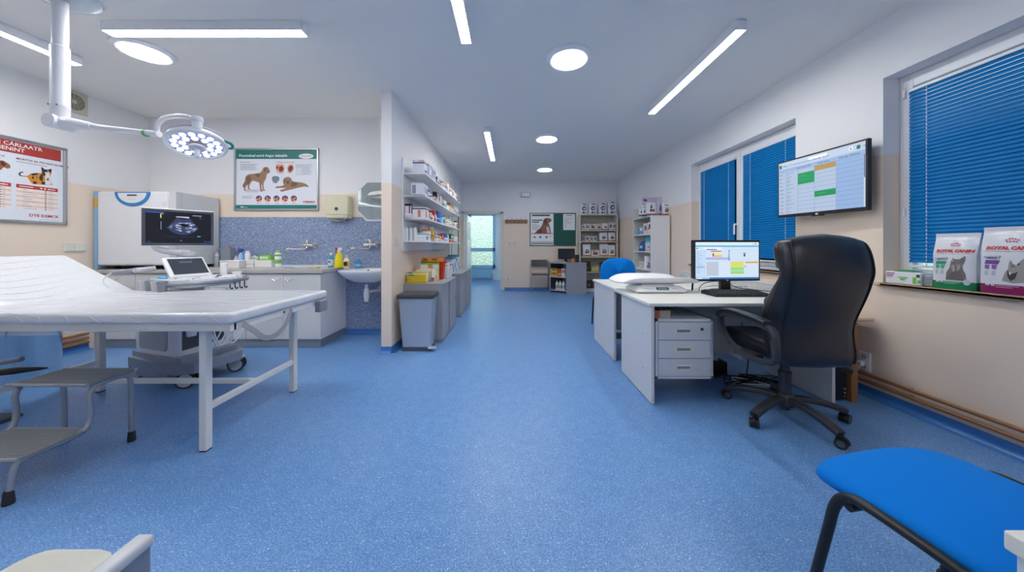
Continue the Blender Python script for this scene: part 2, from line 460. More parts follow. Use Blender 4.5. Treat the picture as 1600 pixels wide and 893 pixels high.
def window(n, W, sashes):
    y0, y1, z0, z1 = W
    r = sroot('window_%d' % n, (XG, (y0 + y1) / 2, z0))
    obj('window_frame', bars(MB(), y0, y1, z0, z1, .05, XG, XG + .07), UPVC, r)
    for a, b in sashes:
        s_ = obj('sash', bars(MB(), a, b, z0 + .045, z1 - .045, .062, XG - .012, XG + .05), UPVC, r)
        obj('pane', MB().box(XG + .018, XG + .026, a + .05, b - .05, z0 + .09, z1 - .09), GLASS, s_)
    sl = MB().box(XR - .035, XG + .02, y0 - .0, y1 + .0, z0 - .028, z0, bev=.008); sl.box(XR - .035, XR + .0, y0 - .04, y1 + .04, z0 - .028, z0, bev=.008)
    obj('window_sill', sl, WOODL, r)
    return r


w1 = window(1, W1, [(4.03, 4.885), (3.148, 4.005)])
hl = MB().box(XG - .022, XG - .010, 4.045, 4.075, 1.42, 1.5, bev=.004); hl.tube([(XG - .02, 4.06, 1.46), (XG - .055, 4.06, 1.46), (XG - .062, 4.06, 1.44), (XG - .062, 4.06, 1.33)], .0105, sub=4)
obj('window_handle', hl, PLAST, w1)
w2 = window(2, W2, [(.83, 2.355)])
hg = MB().cyl((XG - .02, 2.34, 2.28), (XG - .02, 2.34, 2.34), .009); hg.cyl((XG - .02, 2.34, 1.40), (XG - .02, 2.34, 1.46), .009)
obj('hinge', hg, PLAST, w2)

BLIND = bpy.data.materials.new('blue_blind_slats'); BLIND.use_nodes = True
_n = BLIND.node_tree.nodes; _l = BLIND.node_tree.links; _b = _n['Principled BSDF']
_g = _n.new('ShaderNodeTexCoord'); _z = _n.new('ShaderNodeTexNoise'); _z.inputs['Scale'].default_value = 3
_m = _n.new('ShaderNodeMix'); _m.data_type = 'RGBA'; _m.inputs[6].default_value = lin('#0072B4'); _m.inputs[7].default_value = lin('#0082CA')
_l.new(_g.outputs['Object'], _z.inputs['Vector']); _l.new(_z.outputs['Fac'], _m.inputs[0]); _l.new(_m.outputs[2], _b.inputs['Base Color']); _b.inputs['Roughness'].default_value = .45; _b.inputs['Specular IOR Level'].default_value = .25
_t = _n.new('ShaderNodeBsdfTranslucent'); _l.new(_m.outputs[2], _t.inputs[0]); _x = _n.new('ShaderNodeMixShader'); _x.inputs[0].default_value = .3
_l.new(_b.outputs[0], _x.inputs[1]); _l.new(_t.outputs[0], _x.inputs[2]); _l.new(_x.outputs[0], _n['Material Output'].inputs[0])


def blind(y0, y1, z0, z1, cords_and_leaks, label):
    xb = XG - .028
    t = thing('window_blind', label, 'blind', (xb, (y0 + y1) / 2, z0))
    obj('headrail', MB().box(xb - .012, xb + .014, y0, y1, z1 - .022, z1, bev=.004), UPVC, t)
    s_ = MB(); p = .0265; z = z1 - .03
    while z > z0 + .03:
        prof = [(-.0066, -.0152), (-.0080, -.0078), (-.0054, 0), (.0004, .008), (.0068, .0146)]
        pts = [(xb + a, zz) for a, zz in prof]
        vs = [(a, y, z + zz) for y in (y0 + .004, y1 - .004) for a, zz in pts]
        s_.add(vs, [(i, i + 1, 6 + i, 5 + i) for i in range(4)])
        z -= p
    obj('slats', s_, BLIND, t, sharp=80)
    obj('bottom_rail', MB().box(xb - .01, xb + .01, y0, y1, z0, z0 + .018, bev=.004), UPVC, t)
    c = MB()
    for y in cords_and_leaks:
        zz = z1 - .02
        while zz > z0 + .02:       # short white runs over every slat: ladder string, and imitated light leak at an edge
            c.cyl((xb - .0105, y, zz), (xb - .0105, y, zz - .017), .0026, seg=6); zz -= p
    obj('cord', c, PLAST, t)


blind(4.085, 4.83, 1.0, 2.33, (4.2, 4.73), 'blue venetian blind on the handled sash of the far window')
blind(3.2, 3.95, 1.0, 2.33, (3.33, 3.82), 'blue venetian blind on the far window sash behind the wall screen')
blind(.88, 2.302, 1.025, 2.325, (2.20, 2.298, 1.1), 'wide blue venetian blind above the pet food bags')  # column at the far edge imitates daylight leaking past the slats in white

# two brown pipes on the right wall, two on the left
for nm, z, r in (('upper', .170, .0125), ('lower', .118, .0125)):
    mb = MB().tube([(XR - .03, YN + .05, z), (XR - .03, 2.4, z), (XR - .03, 5.2, z)], r, seg=12)
    for y in (.4, 1.3, 2.2, 3.1, 4.0): mb.box(XR - .03, XR - .001, y, y + .02, z - .008, z + .008)
    single('heating_pipe', mb, COPPER, 'brown heating pipe low on the right wall, %s of the pair' % nm, 'pipe', 'heating pipes on the right wall')
for nm, z in (('top', .185), ('middle', .135), ('bottom', .085)):
    mb = MB().tube([(XL + .03, YN + .1, z), (XL + .03, 3.58, z)], .014, seg=12)
    for y in (.5, 2.0, 3.2): mb.box(XL + .001, XL + .03, y, y + .02, z - .008, z + .008)
    single('heating_pipe', mb, COPPER, 'brown heating pipe low on the left wall, %s of three' % nm, 'pipe', 'heating pipes on the left wall')
# radiator under the far window
t = thing('radiator', 'white panel radiator on the right wall beneath the far window', 'radiator', (XR - .08, 4.1, .16))
r_ = MB().box(XR - .115, XR - .045, 3.15, 5.05, .2, .78, bev=.012)
for i in range(44): r_.box(XR - .121, XR - .11, 3.18 + i * .0425, 3.203 + i * .0425, .23, .74, bev=.004)
obj('panel', r_, PAINTW, t)
obj('top_grille', MB().box(XR - .118, XR - .042, 3.145, 5.055, .775, .79, bev=.004), PLAST, t)
obj('bracket', MB().box(XR - .05, XR - .001, 3.6, 3.64, .3, .7).box(XR - .05, XR - .001, 4.6, 4.64, .3, .7), PAINTW, t)
v = MB().cyl((XR - .08, 5.1, .16), (XR - .08, 5.1, .28), .016); v.cyl((XR - .08, 5.04, .25), (XR - .08, 5.12, .25), .012); v.cyl((XR - .03, 5.1, .15), (XR - .08, 5.1, .17), .012)
obj('valve', v, CHROME, t)

# ================= ceiling lights =================
LAMP = bpy.data.materials.new('lit_diffuser'); LAMP.use_nodes = True
_b = LAMP.node_tree.nodes['Principled BSDF']; _b.inputs['Base Color'].default_value = (.9, .9, .9, 1)
_b.inputs['Emission Color'].default_value = (1, .985, .97, 1); _b.inputs['Emission Strength'].default_value = 26
LAMPR = LAMP.copy(); LAMPR.name = 'lit_round_diffuser'; LAMPR.node_tree.nodes['Principled BSDF'].inputs['Emission Strength'].default_value = 15
HOUSE = mat('lamp_housing', '#F1F2F5', .35, var=.02)


def linear_light(cx, cy, along, label, zc=ZC):
    t = thing('linear_ceiling_light', label, 'ceiling light', (cx, cy, zc - .075), 0 if along == 'x' else math.pi / 2, 'linear ceiling lights')
    hb = MB().box(-.76, .76, -.043, .043, .0, .074, bev=.003); hb.box(-.755, .755, -.03, .03, .072, .0748)
    obj('housing', hb, HOUSE, t, W=False)
    obj('end_cap', MB().box(-.765, -.757, -.043, .043, .0, .074, bev=.002), HOUSE, t, W=False)
    obj('end_cap', MB().box(.757, .765, -.043, .043, .0, .074, bev=.002), HOUSE, t, W=False)
    obj('diffuser', MB().box(-.757, .757, -.036, .036, -.0025, .004, bev=.001), LAMP, t, W=False)


linear_light(-2.36, 2.43, 'x', 'white linear ceiling light running crosswise above the treatment table')
linear_light(-3.95, 2.1, 'y', 'white linear ceiling light near the left wall running away from view')
linear_light(-.36, 1.79, 'y', 'white linear ceiling light at top edge of view over the blue walkway')
linear_light(1.755, 3.15, 'y', 'white linear ceiling light above the desks, nearest the right wall')
linear_light(-.345, 5.3, 'y', 'small looking linear ceiling light deep in the room near the medicine shelves')
linear_light(1.755, -.9, 'y', 'unseen linear ceiling light added for fill behind the viewpoint on the window side')  # added lamp, out of view, fills the near half of the room
linear_light(-2.36, -.9, 'y', 'unseen linear ceiling light added for fill behind the viewpoint on the table side')  # second added fill lamp, also out of view


def round_light(cx, cy, label, r=.2, zc=ZC):
    t = thing('round_ceiling_light', label, 'ceiling light', (cx, cy, zc - .03), 0, 'round ceiling lights')
    obj('rim', MB().lathe([(.163 * r / .2, .0), (.170 * r / .2, -.002), (.19 * r / .2, .004), (r, .014), (r, .0295), (.15, .0295), (.14, .012)], 40), HOUSE, t, W=False)
    obj('diffuser', MB().lathe([(.001, -.012), (.06, -.0115), (.12, -.008), (.164 * r / .2, .0015), (.164 * r / .2, .01), (.001, .01)], 40), LAMPR, t, W=False)


round_light(.53, 2.86, 'round white ceiling light nearest the viewer, over the open floor')
round_light(.575, 5.0, 'round white ceiling light halfway down the room')
round_light(.76, 7.0, 'round white ceiling light closest to the far wall')
round_light(-3.22, 2.76, 'round white ceiling light beside the surgical lamp pole')
linear_light(-.62, 9.25, 'x', 'hidden linear ceiling light added to brighten the hallway beyond the doorway', 2.62)  # added lamp, hidden from view, lights the hall and its window frame
# ================= surgical lamp =================
LY = 2.12
K_ = LY / 2.5
px_ = XX(94, LY)
t = thing('surgical_lamp', 'white surgical lamp on a jointed arm hanging over the treatment table', 'surgical lamp', (px_, LY, 1.9))
zj = ZZ(192, LY)
q_ = K_
p = MB().lathe([(.05 * q_, zj + .02), (.05 * q_, zj + .10), (.0515 * q_, zj + .103), (.0515 * q_, zj + .118), (.05 * q_, zj + .122), (.05 * q_, 2.52), (.042 * q_, 2.53), (.042 * q_, ZC - .03)], 28, T=Matrix.Translation((px_, LY, 0)))
obj('pole', p, PLAST, t)
obj('ceiling_flange', MB().lathe([(.04, ZC - .07), (.09, ZC - .066), (.15, ZC - .05), (.178, ZC - .028), (.185, ZC - .001)], 40, T=Matrix.Translation((px_, LY, 0))), mat('pale_dome', '#CBD8E0', .15, coat=.6), t)
k = MB().cyl((px_, LY - .058, zj), (px_, LY + .058, zj), .052 * q_, seg=32); k.cyl((px_, LY - .061, zj), (px_, LY - .057, zj), .043 * q_, seg=32)
k.cyl((px_, LY, zj), (px_, LY, zj + .05), .05 * q_, seg=28)
obj('joint', k, PLAST, t)
obj('screw', MB().cyl((px_ - .02, LY - .0435, zj + .11), (px_ - .02, LY - .038, zj + .11), .005).cyl((px_ + .025, LY - .0365, zj + .11), (px_ + .025, LY - .03, zj + .11), .005), DGREY, t)
xa = XX(246, LY); za = ZZ(209, LY)
a = MB().tube([(px_ + .03, LY, zj), (px_ + .10, LY, zj - .008), (px_ + .20, LY, zj - .022), (px_ + .22, LY, zj - .025)], [.042, .036, .026, .025], 18)
a.tube([(px_ + .22, LY, zj - .025), (xa, LY, za)], .018, 16)
obj('arm', a, PLAST, t)
obj('green_ring', MB().cyl((xa - .085, LY, za + .0045), (xa - .072, LY, za + .0035), .0225), mat('green_ring', '#58B86B', .4), t)
LC = at(308, 224, LY)                              # lamp head centre
ln = Vector((.28, -.28, -.92)).normalized()         # the way the light faces
lu = Vector((.8, .6, 0)); lu = (lu - ln * lu.dot(ln)).normalized(); lv = ln.cross(lu)
HR = Matrix((lu, lv, ln)).transposed()
HM = HR.to_4x4() @ Matrix.Scale(K_, 4); HM.translation = LC
hb = LC + (Vector((.5, -.5, 0)) - ln * Vector((.5, -.5, 0)).dot(ln)).normalized() * (.175 * K_) - ln * .025      # the hub rides on the near edge of the head
HB = Matrix.Translation(hb)
y_ = MB().tube([(xa - .02, LY, za - .002), (xa - .004, LY, za + .02), at(247, 194, LY - .02), at(256, 185, LY - .05), at(272, 181.5, LY - .08), at(290, 182, LY - .1), hb + Vector((-.02, 0, .045))], .0145, 14, sub=5)
y_.cyl((xa - .03, LY, za), (xa + .012, LY, za - .002), .0215)
obj('yoke', y_, PLAST, t)
obj('hub', MB().lathe([(.022, -.022), (.026, -.018), (.026, .028), (.031, .034), (.031, .056), (.028, .061), (.001, .062)], 28, T=HB), PLAST, t)
obj('lamp_housing', MB().lathe([(.03, -.05), (.1, -.047), (.158, -.034), (.180, -.014), (.1865, .008), (.184, .02), (.168, .027), (.162, .02), (.158, .012), (.01, .01)], 56, T=HM), PLAST, t)
obj('rear_shell', MB().lathe([(.02, -.075), (.11, -.07), (.16, -.057), (.178, -.042), (.175, -.037), (.02, -.037)], 56, T=HM), PLAST, t)
obj('reflector', MB().lathe([(.055, .0105), (.158, .0125), (.158, .0165), (.055, .0145)], 48, T=HM), mat('lilac_reflector', '#8E98C8', .25, metal=.3), t)
LED = bpy.data.materials.new('lit_led_lens'); LED.use_nodes = True
_b = LED.node_tree.nodes['Principled BSDF']; _b.inputs['Emission Color'].default_value = (.93, .95, 1, 1); _b.inputs['Emission Strength'].default_value = 1.6
led = MB()
for r, n, o in ((.082, 9, .2), (.130, 15, 0)):
    for i in range(n):
        q = 2 * math.pi * i / n + o
        led.ball((r * math.cos(q), r * math.sin(q), .017), (.0205, .0205, .011), T=HM, seg=12, rings=6)
obj('led_lens', led, LED, t)
obj('lens_rim', MB().tube([(.16 * math.cos(2 * math.pi * i / 48), .16 * math.sin(2 * math.pi * i / 48), .02) for i in range(48)], .004, 8, closed=True, T=HM), WHITE, t)
obj('centre_ring', MB().lathe([(.03, .012), (.054, .012), (.056, .022), (.05, .034), (.03, .036)], 32, T=HM), mat('brown_grey_ring', '#7B716E', .4), t)
hz = MB().lathe([(.01, .036), (.048, .036), (.052, .046), (.046, .054), (.02, .058), (.01, .058)], 32, T=HM)
hz.lathe([(.01, .05), (.0175, .05), (.0175, .125), (.014, .131), (.001, .131)], 20, T=HM)
obj('handle', hz, mat('handle_grey_white', '#D5D8DE', .35), t)
gr = MB().tube([HM @ Vector((.18 * math.cos(q), .18 * math.sin(q), .0)) + HR @ Vector((math.cos(q) * e, math.sin(q) * e, 0)) for q, e in ((-.1, .0), (-.08, .022), (.06, .028), (.22, .024), (.42, .0))], .009, 10, sub=4)
obj('side_grip', gr, mat('teal_grip', '#0F7A7C', .4), t)

# ================= treatment table =================
BX0, BXF, BX1, BY0, BY1 = -3.78, -3.17, -1.535, 1.715, 2.635
t = thing('treatment_table', 'white treatment table with raised head end under clear plastic film', 'treatment table', (-2.65, 2.175, 0))
FILM = bpy.data.materials.new('white_mattress_under_film'); FILM.use_nodes = True
_n = FILM.node_tree.nodes; _l = FILM.node_tree.links; _b = _n['Principled BSDF']
_b.inputs['Base Color'].default_value = lin('#DCDEE2'); _b.inputs['Roughness'].default_value = .3; _b.inputs['Coat Weight'].default_value = .8; _b.inputs['Coat Roughness'].default_value = .12
_g = _n.new('ShaderNodeNewGeometry'); _m = _n.new('ShaderNodeMapping'); _m.inputs['Scale'].default_value = (1.2, 4, 3); _m.inputs['Rotation'].default_value = (0, 0, .35)
_z = _n.new('ShaderNodeTexNoise'); _z.inputs['Scale'].default_value = 3.4; _z.inputs['Detail'].default_value = 3; _z.inputs['Distortion'].default_value = .8
_p = _n.new('ShaderNodeBump'); _p.inputs['Strength'].default_value = .3; _p.inputs['Distance'].default_value = .03
_l.new(_g.outputs['Position'], _m.inputs[0]); _l.new(_m.outputs[0], _z.inputs['Vector']); _l.new(_z.outputs['Fac'], _p.inputs['Height']); _l.new(_p.outputs['Normal'], _b.inputs['Normal']); _l.new(_p.outputs['Normal'], _b.inputs['Coat Normal'])
mz = MB().box(BXF + .004, BX1, BY0, BY1, .748, .812, bev=.022, seg=4)
obj('mattress', mz, FILM, t)
BT = Matrix.Translation((BXF, 0, .752)) @ Matrix.Rotation(R(27), 4, 'Y')
obj('head_cushion', MB().box(-.67, -.004, BY0, BY1, 0, .06, bev=.022, seg=4, T=BT), FILM, t)
# wrinkles of the film as real folds, running over the flat part from the hinge
wr = MB(); q = random.Random(4)
for i in range(16):
    y = BY0 + .05 + i * .055; x0 = BXF + .02 + q.random() * .25; x1 = x0 + .35 + q.random() * .8
    wr.tube([(x0, y, .8105), (x0 + .2, y + q.uniform(-.02, .03), .8115), (x1, y + q.uniform(-.12, .16), .8105)], [.001, .0022, .0008], 6, sub=4)
for i in range(10):
    x = BXF + .1 + i * .15 + q.random() * .06
    wr.tube([(x, BY0 + .003, .80), (x + .03, BY0 - .001, .785), (x + q.uniform(.0, .1), BY0 + .001, .757)], [.001, .0028, .001], 6, sub=3)
for i in range(7):
    s = .1 + i * .08
    wr.tube([BT @ Vector((-s, BY0 + .1 + q.random() * .1, .0605)), BT @ Vector((-s + .05, BY0 + .4, .0612)), BT @ Vector((-s - .02, BY1 - .1 - q.random() * .2, .0605))], [.0007, .002, .0007], 6, sub=4)
obj('film_fold', wr, FILM, t)
CLEAR = bpy.data.materials.new('clear_film'); CLEAR.use_nodes = True
_n = CLEAR.node_tree.nodes; _l = CLEAR.node_tree.links
_t = _n.new('ShaderNodeBsdfTransparent'); _t.inputs[0].default_value = (.93, .94, .96, 1); _q = _n.new('ShaderNodeBsdfGlossy'); _q.inputs['Roughness'].default_value = .12
_x = _n.new('ShaderNodeMixShader'); _x.inputs[0].default_value = .2; _l.new(_t.outputs[0], _x.inputs[1]); _l.new(_q.outputs[0], _x.inputs[2]); _l.new(_x.outputs[0], _n['Material Output'].inputs[0])
def drape(u, v):
    x = BX0 + .02 + u * 1.95; sag = .115 * (1 - u) ** .7 * (1 + .12 * math.sin(u * 9)) + .002
    return (x, BY0 - .006 - .012 * math.sin(u * 22) * v - .02 * v, .757 - v * sag)
obj('film_edge', MB().grid(drape, 44, 5), CLEAR, t, sharp=180)
obj('film_hem', MB().tube([drape(i / 30, 1) for i in range(29)], .0026, 6), CLEAR, t)
fr = MB()
for y in (BY0 + .045, BY1 - .045): fr.box(BXF - .15, BX1 - .02, y - .02, y + .02, .705, .748, bev=.004)
fr.box(BX1 - .06, BX1 - .02, BY0 + .045, BY1 - .045, .705, .748, bev=.004); fr.box(BXF - .17, BXF - .13, BY0 + .045, BY1 - .045, .705, .748, bev=.004)
obj('frame', fr, PAINTW, t)
hf = MB()
for y in (BY0 + .045, BY1 - .045): hf.box(-.66, -.01, y - .018, y + .018, -.036, 0, bev=.004, T=BT)
for y in (BY0 + .16, BY1 - .16): hf.box(BXF - .42, BXF - .39, y - .01, y + .01, .71, .93, bev=.003, T=Matrix.Translation((BXF - .4, 0, .82)) @ Matrix.Rotation(R(-20), 4, 'Y') @ Matrix.Translation((-(BXF - .4), 0, -.82)))
obj('head_frame', hf, PAINTW, t)
LX0, LX1, LYa, LYb = -3.33, -1.765, 1.815, 2.545
for x in (LX0, LX1):
    for y in (LYa, LYb):
        lg = MB().box(x - .021, x + .021, y - .021, y + .021, .006, .72, bev=.004); lg.box(x - .03, x + .03, y - .03, y + .03, .69, .735, bev=.004)
        l_ = obj('leg', lg, PAINTW, t)
        obj('foot', MB().box(x - .019, x + .019, y - .019, y + .019, 0, .008), RUBBER, l_)
for x in (LX0, LX1): obj('crossbar', MB().box(x - .014, x + .014, LYa, LYb, .225, .262, bev=.004), PAINTW, t)
obj('long_bar', MB().box(LX0, LX1, 2.165, 2.195, .228, .26, bev=.004), PAINTW, t)
xs_ = BX1 + .012
STRAP = mat('grey_strap', '#9C9EA0', .7, bump=.05)
stp = [(xs_ - .01, BY0 + .08, .735), (xs_ + .004, BY0 + .14, .68), (xs_ + .004, BY0 + .22, .615), (xs_ + .004, BY0 + .31, .605), (xs_ + .004, BY0 + .40, .65), (xs_ - .004, BY0 + .47, .742)]
obj('strap', MB().tube(stp, .02, sub=5, flat=(.034, .004, (1, 0, 0))), STRAP, t)
obj('bracket', MB().box(xs_ - .025, xs_ + .02, BY1 - .16, BY1 - .06, .655, .745, bev=.008), MGREY, t)
obj('bolt', MB().cyl((LX1, LYa - .034, .712), (LX1, LYa - .028, .712), .006).cyl((BX1 - .022, 2.15, .727), (BX1 - .016, 2.15, .727), .006), BLACK, t)

# ================= two-step stool =================
t = thing('step_stool', 'grey metal two-step stool in front of the treatment table', 'step stool', (-2.5, 1.67, 0))
STEP = mat('ribbed_grey_step', '#83868B', .45, var=.05)
TUBE = mat('grey_tube', '#A3A7AD', .35, metal=.5)
sx0, sx1 = -2.715, -2.285
def tread(y0, y1, z):
    mb = MB().box(sx0, sx1, y0, y1, z - .022, z - .003, bev=.006)
    n = int((y1 - y0) / .013)
    for i in range(n): mb.box(sx0 + .012, sx1 - .012, y0 + .008 + i * .013, y0 + .0155 + i * .013, z - .004, z, bev=.0015, seg=1)
    return mb
obj('upper_step', tread(1.695, 1.905, .438), STEP, t)
obj('lower_step', tread(1.455, 1.69, .198), STEP, t)
for x in (sx0 + .012, sx1 - .012):
    obj('side_tube', MB().tube([(x, 1.435, .02), (x, 1.45, .15), (x, 1.475, .178), (x, 1.54, .18), (x, 1.64, .18), (x, 1.70, .20), (x, 1.715, .27), (x, 1.71, .36), (x, 1.73, .405), (x, 1.78, .413), (x, 1.84, .413), (x, 1.88, .40), (x, 1.895, .35), (x, 1.90, .02)], .0125, 12, sub=5), TUBE, t)
for x in (sx0 + .012, sx1 - .012):
    for y in (1.434, 1.90): obj('rubber_foot', MB().lathe([(.018, 0), (.019, .01), (.016, .05), (.014, .06)], 16, T=Matrix.Translation((x, y, 0))), RUBBER, t)
for y, z in ((1.69, .43), (1.91, .43), (1.45, .19), (1.695, .19)):
    obj('edge_tube', MB().cyl((sx0 - .004, y, z), (sx1 + .004, y, z), .0085), TUBE, t)

# ================= steel cylinder and floor stand by the left wall =================
single('steel_drum', MB().lathe([(.0, .0), (.20, 0), (.205, .008), (.205, .555), (.21, .56), (.21, .575), (.2, .58), (.02, .585)], 56, T=Matrix.Translation((-4.27, 2.74, 0))),
       mat('mirror_steel', '#CDD2D8', .08, metal=1, var=.02), 'polished steel drum standing under the head of the treatment table', 'drum', sharp=50)
t = thing('footrest_stand', 'low tubular floor stand with black grips beside the steel drum', 'floor stand', (-3.680, 2.0, 0))
gb = MB().tube([(-4.080, 1.95, .30), (-3.730, 2.02, .31), (-3.500, 2.10, .325)], .02, 14, sub=4)
obj('bar', gb, TUBE, t)
obj('grip', MB().tube([(-3.500, 2.10, .325), (-3.380, 2.14, .33), (-3.250, 2.2, .325)], [.021, .024, .006], 14, sub=4), BLACK, t)
obj('bar', MB().tube([(-4.080, 2.1, .335), (-3.730, 2.17, .345), (-3.460, 2.22, .38)], .017, 14, sub=4), MGREY, t)
bs = MB().tube([(-4.030, 2.0, .30), (-4.030, 2.02, .02)], .018, 12); bs.tube([(-3.550, 2.09, .31), (-3.550, 2.12, .02)], .012, 12); bs.box(-4.13, -3.38, 1.94, 2.18, .0, .025, bev=.01); bs.tube([(-3.830, 2.14, .34), (-3.830, 2.14, .02)], .012, 12)
obj('foot_plate', bs, DGREY, t)

# ================= ultrasound machine =================
UC = Vector((-2.985, 2.895, 0)); UR = math.atan2(-.287, .958)
t = thing('ultrasound_machine', 'grey wheeled ultrasound machine with scan on its monitor behind the treatment table', 'ultrasound machine', UC, UR)
DECK = mat('blue_grey_plastic', '#8E98A6', .42, var=.04)
def o_(nm, mb, m, par=None): return obj(nm, mb, m, par or t, W=False)
b = MB()
b.prism([(-.42, -.16), (-.34, -.235), (.10, -.265), (.33, -.25), (.43, -.18), (.43, .18), (.33, .25), (.1, .265), (-.34, .235), (-.42, .16)], .12, .20)
b.prism([(-.36, -.2), (.08, -.24), (.33, -.21), (.33, .21), (.08, .24), (-.36, .2)], .20, .245)
b.prism([(-.24, -.225), (.2, -.235), (.2, .235), (-.24, .225)], .05, .13)
o_('base', b, DECK)
for x, y in ((-.33, -.185), (.33, -.185), (.33, .185), (-.33, .185)):
    TC = Matrix.Translation((x, y, 0)) @ Matrix.Rotation(R(38), 4, 'Z')
    w_ = MB(); hc = MB()
    for s in (-1, 1): w_.cyl((.012, s * .012, .064), (.012, s * .036, .064), .064, seg=32, T=TC); hc.cyl((.012, s * .0345, .064), (.012, s * .038, .064), .053, seg=32, T=TC); hc.cyl((.012, s * .037, .064), (.012, s * .040, .064), .02, seg=24, T=TC)
    cst = o_('caster_wheel', w_, RUBBER)
    o_('hubcap', hc, LGREY, cst)
    o_('caster_fork', MB().box(-.03, .045, -.0115, .0115, .06, .132, bev=.008, T=TC).lathe([(.028, .11), (.028, .14)], 16, T=TC).box(.0, .07, -.03, .03, .118, .136, bev=.006, T=TC), LGREY, cst)
bd = MB().prism([(-.29, -.205), (.225, -.205), (.25, -.185), (.25, .17), (.22, .2), (-.29, .2), (-.32, .17), (-.32, -.175)], .243, .695)
o_('body', bd, mat('lavender_grey_plastic', '#E2E4EC', .35))
# dark inset panel with the maker's word on the side that faces the viewer
T = frame((-.035, -.206, .47), (1, 0, 0), (0, 0, 1))
pn = MB().prism([(-.2, -.16), (-.18, -.185), (.16, -.185), (.18, -.16), (.18, .2), (-.2, .2)], 0, .006, 0, T)
pn.text('POWERGE', .042, frame((-.035, -.2135, .575), (1, 0, 0), (0, 0, 1)), 1, 'CENTER', wide=1.1)
o_('side_panel', pn, [mat('panel_mid_grey', '#A9AEB8', .4), LGREY])
T = frame((.251, -.01, .48), (0, 1, 0), (0, 0, 1))
o_('connector_bay', MB().prism([(-.155, -.19), (.155, -.17), (.155, .2), (-.155, .2)], 0, .004, 0, T), DGREY)
for i, y in enumerate((-.115, -.01, .09)):
    c = MB().box(.253, .295, y - .03, y + .03, .40, .58, bev=.01); c.box(.295, .315, y - .022, y + .022, .47, .575, bev=.006); c.box(.292, .30, y - .016, y + .016, .41, .45, bev=.003)
    o_('probe_connector', c, PLAST)
cb = MB(); q = random.Random(9)
for i in range(5):
    y = -.09 + i * .045; s = q.uniform(-.05, .05)
    cb.tube([(.335, y, .56), (.40, y - .04, .60 + s * .3), (.46, y - .03 + s, .48), (.44, y + .02 + s, .34 + s * .4), (.39, y + .06, .30), (.40, y + .12, .42), (.42, .1 + s, .62), (.40, .12 + s, .80)], .006, 8, sub=5)
o_('probe_cable', cb, PLAST)
o_('power_cable', MB().tube([(-.31, -.05, .62), (-.345, -.06, .5), (-.35, -.07, .32), (-.345, -.075, .25), (-.37, -.1, .235), (-.43, -.13, .2), (-.45, -.14, .12), (-.44, -.13, .05)], .006, 8, sub=5), BLACK)
o_('column', MB().box(-.1, .1, -.09, .09, .69, .86, bev=.03), LGREY)
# console
def deckpoly(e):
    return [(.0 - e, -.25 - e), (.30 + e, -.27 - e), (.41 + e, -.2 - e * .5), (.445 + e, -.08), (.445 + e, .08), (.41 + e, .2 + e * .5), (.30 + e, .27 + e), (.0 - e, .25 + e)]
o_('console', MB().prism(deckpoly(0), .852, .90).prism(deckpoly(-.03), .83, .853), PLAST)
rim = [(x, y, .868) for x, y in deckpoly(.012)]
o_('console_rim', MB().tube(rim, .015, 10, sub=3, closed=False), MGREY)
kb = MB(); kg = MB()
for i in range(7):
    for j in range(9):
        x, y = .235 + i * .026, -.19 + j * .047
        if (i, j) in ((3, 4), (2, 4), (3, 3), (4, 4)): continue
        (kg if (i * 5 + j * 3) % 7 == 0 else kb).box(x - .009, x + .009, y - .013, y + .013, .899, .908, bev=.003, seg=2)
kb.lathe([(.024, .899), (.022, .918), (.004, .92)], 20, T=Matrix.Translation((.31, 0, 0)))
o_('key', kb, PLAST); o_('dark_key', kg, MGREY)
o_('trackball', MB().ball((.335, .05, .9), .02), DGREY)
PT = Matrix.Translation((.195, 0, .905)) @ Matrix.Rotation(R(-38), 4, 'Y')   # touch screen leaning back, facing the front
ts = MB().box(-.012, .02, -.215, .075, 0, .21, bev=.012, T=PT); o_('touch_screen_housing', ts, PLAST)
T = PT @ frame((.0212, 0, 0), (0, 1, 0), (0, 0, 1))
tp = MB().rect(-.19, .055, .022, .19, .001, 0, T)
for i in range(3): tp.rect(-.14 + i * .05, -.115 + i * .05, .172, .178, .0016, 1, T)
tp.rect(-.12, -.03, .14, .16, .0016, 1, T)
o_('touch_screen', tp, [mat('dark_touch_glass', '#3A414D', .12, coat=.5), glow('#6F7C92', .5)])
o_('screen_support', MB().box(.02, .18, -.11, .11, .895, .955, bev=.03).tube([(-.02, -.21, .99), (-.02, -.25, .985), (.0, -.34, .98)], .02, 12), LGREY)
o_('handle', MB().tube([(-.03, -.2, .985), (-.06, -.30, .975), (-.11, -.42, .965)], [.016, .021, .019], 14, sub=4), MGREY)
o_('handle_cord', MB().tube([(-.11, -.42, .965), (-.14, -.45, .92), (-.13, -.44, .86), (-.1, -.36, .80)], .005, 8, sub=4), PLAST)
o_('blue_tab', MB().box(.06, .14, -.235, -.20, .90, .925, bev=.008), mat('light_blue_plastic', '#6EC2EA', .4))
for i in range(4):
    h = MB().lathe([(.018, .80), (.026, .81), (.030, .87), (.034, .895), (.027, .896), (.02, .83)], 18, T=Matrix.Translation((.03 + i * .085, -.295 - .004 * i, 0)))
    h.box(.02 + i * .085, .04 + i * .085, -.29, -.25, .87, .885)
    o_('probe_holder', h, MGREY if i % 2 else LGREY)
o_('gel_bottle', MB().lathe([(.024, .90), (.026, .91), (.029, 1.0), (.028, 1.015), (.02, 1.02), (.001, 1.02)], 20, T=Matrix.Translation((.20, .17, 0))), PLAST)
o_('cup', MB().lathe([(.02, .90), (.034, .905), (.038, .93), (.036, .935), (.001, .936)], 20, T=Matrix.Translation((.29, .225, 0))), PLAST)
hk = MB()
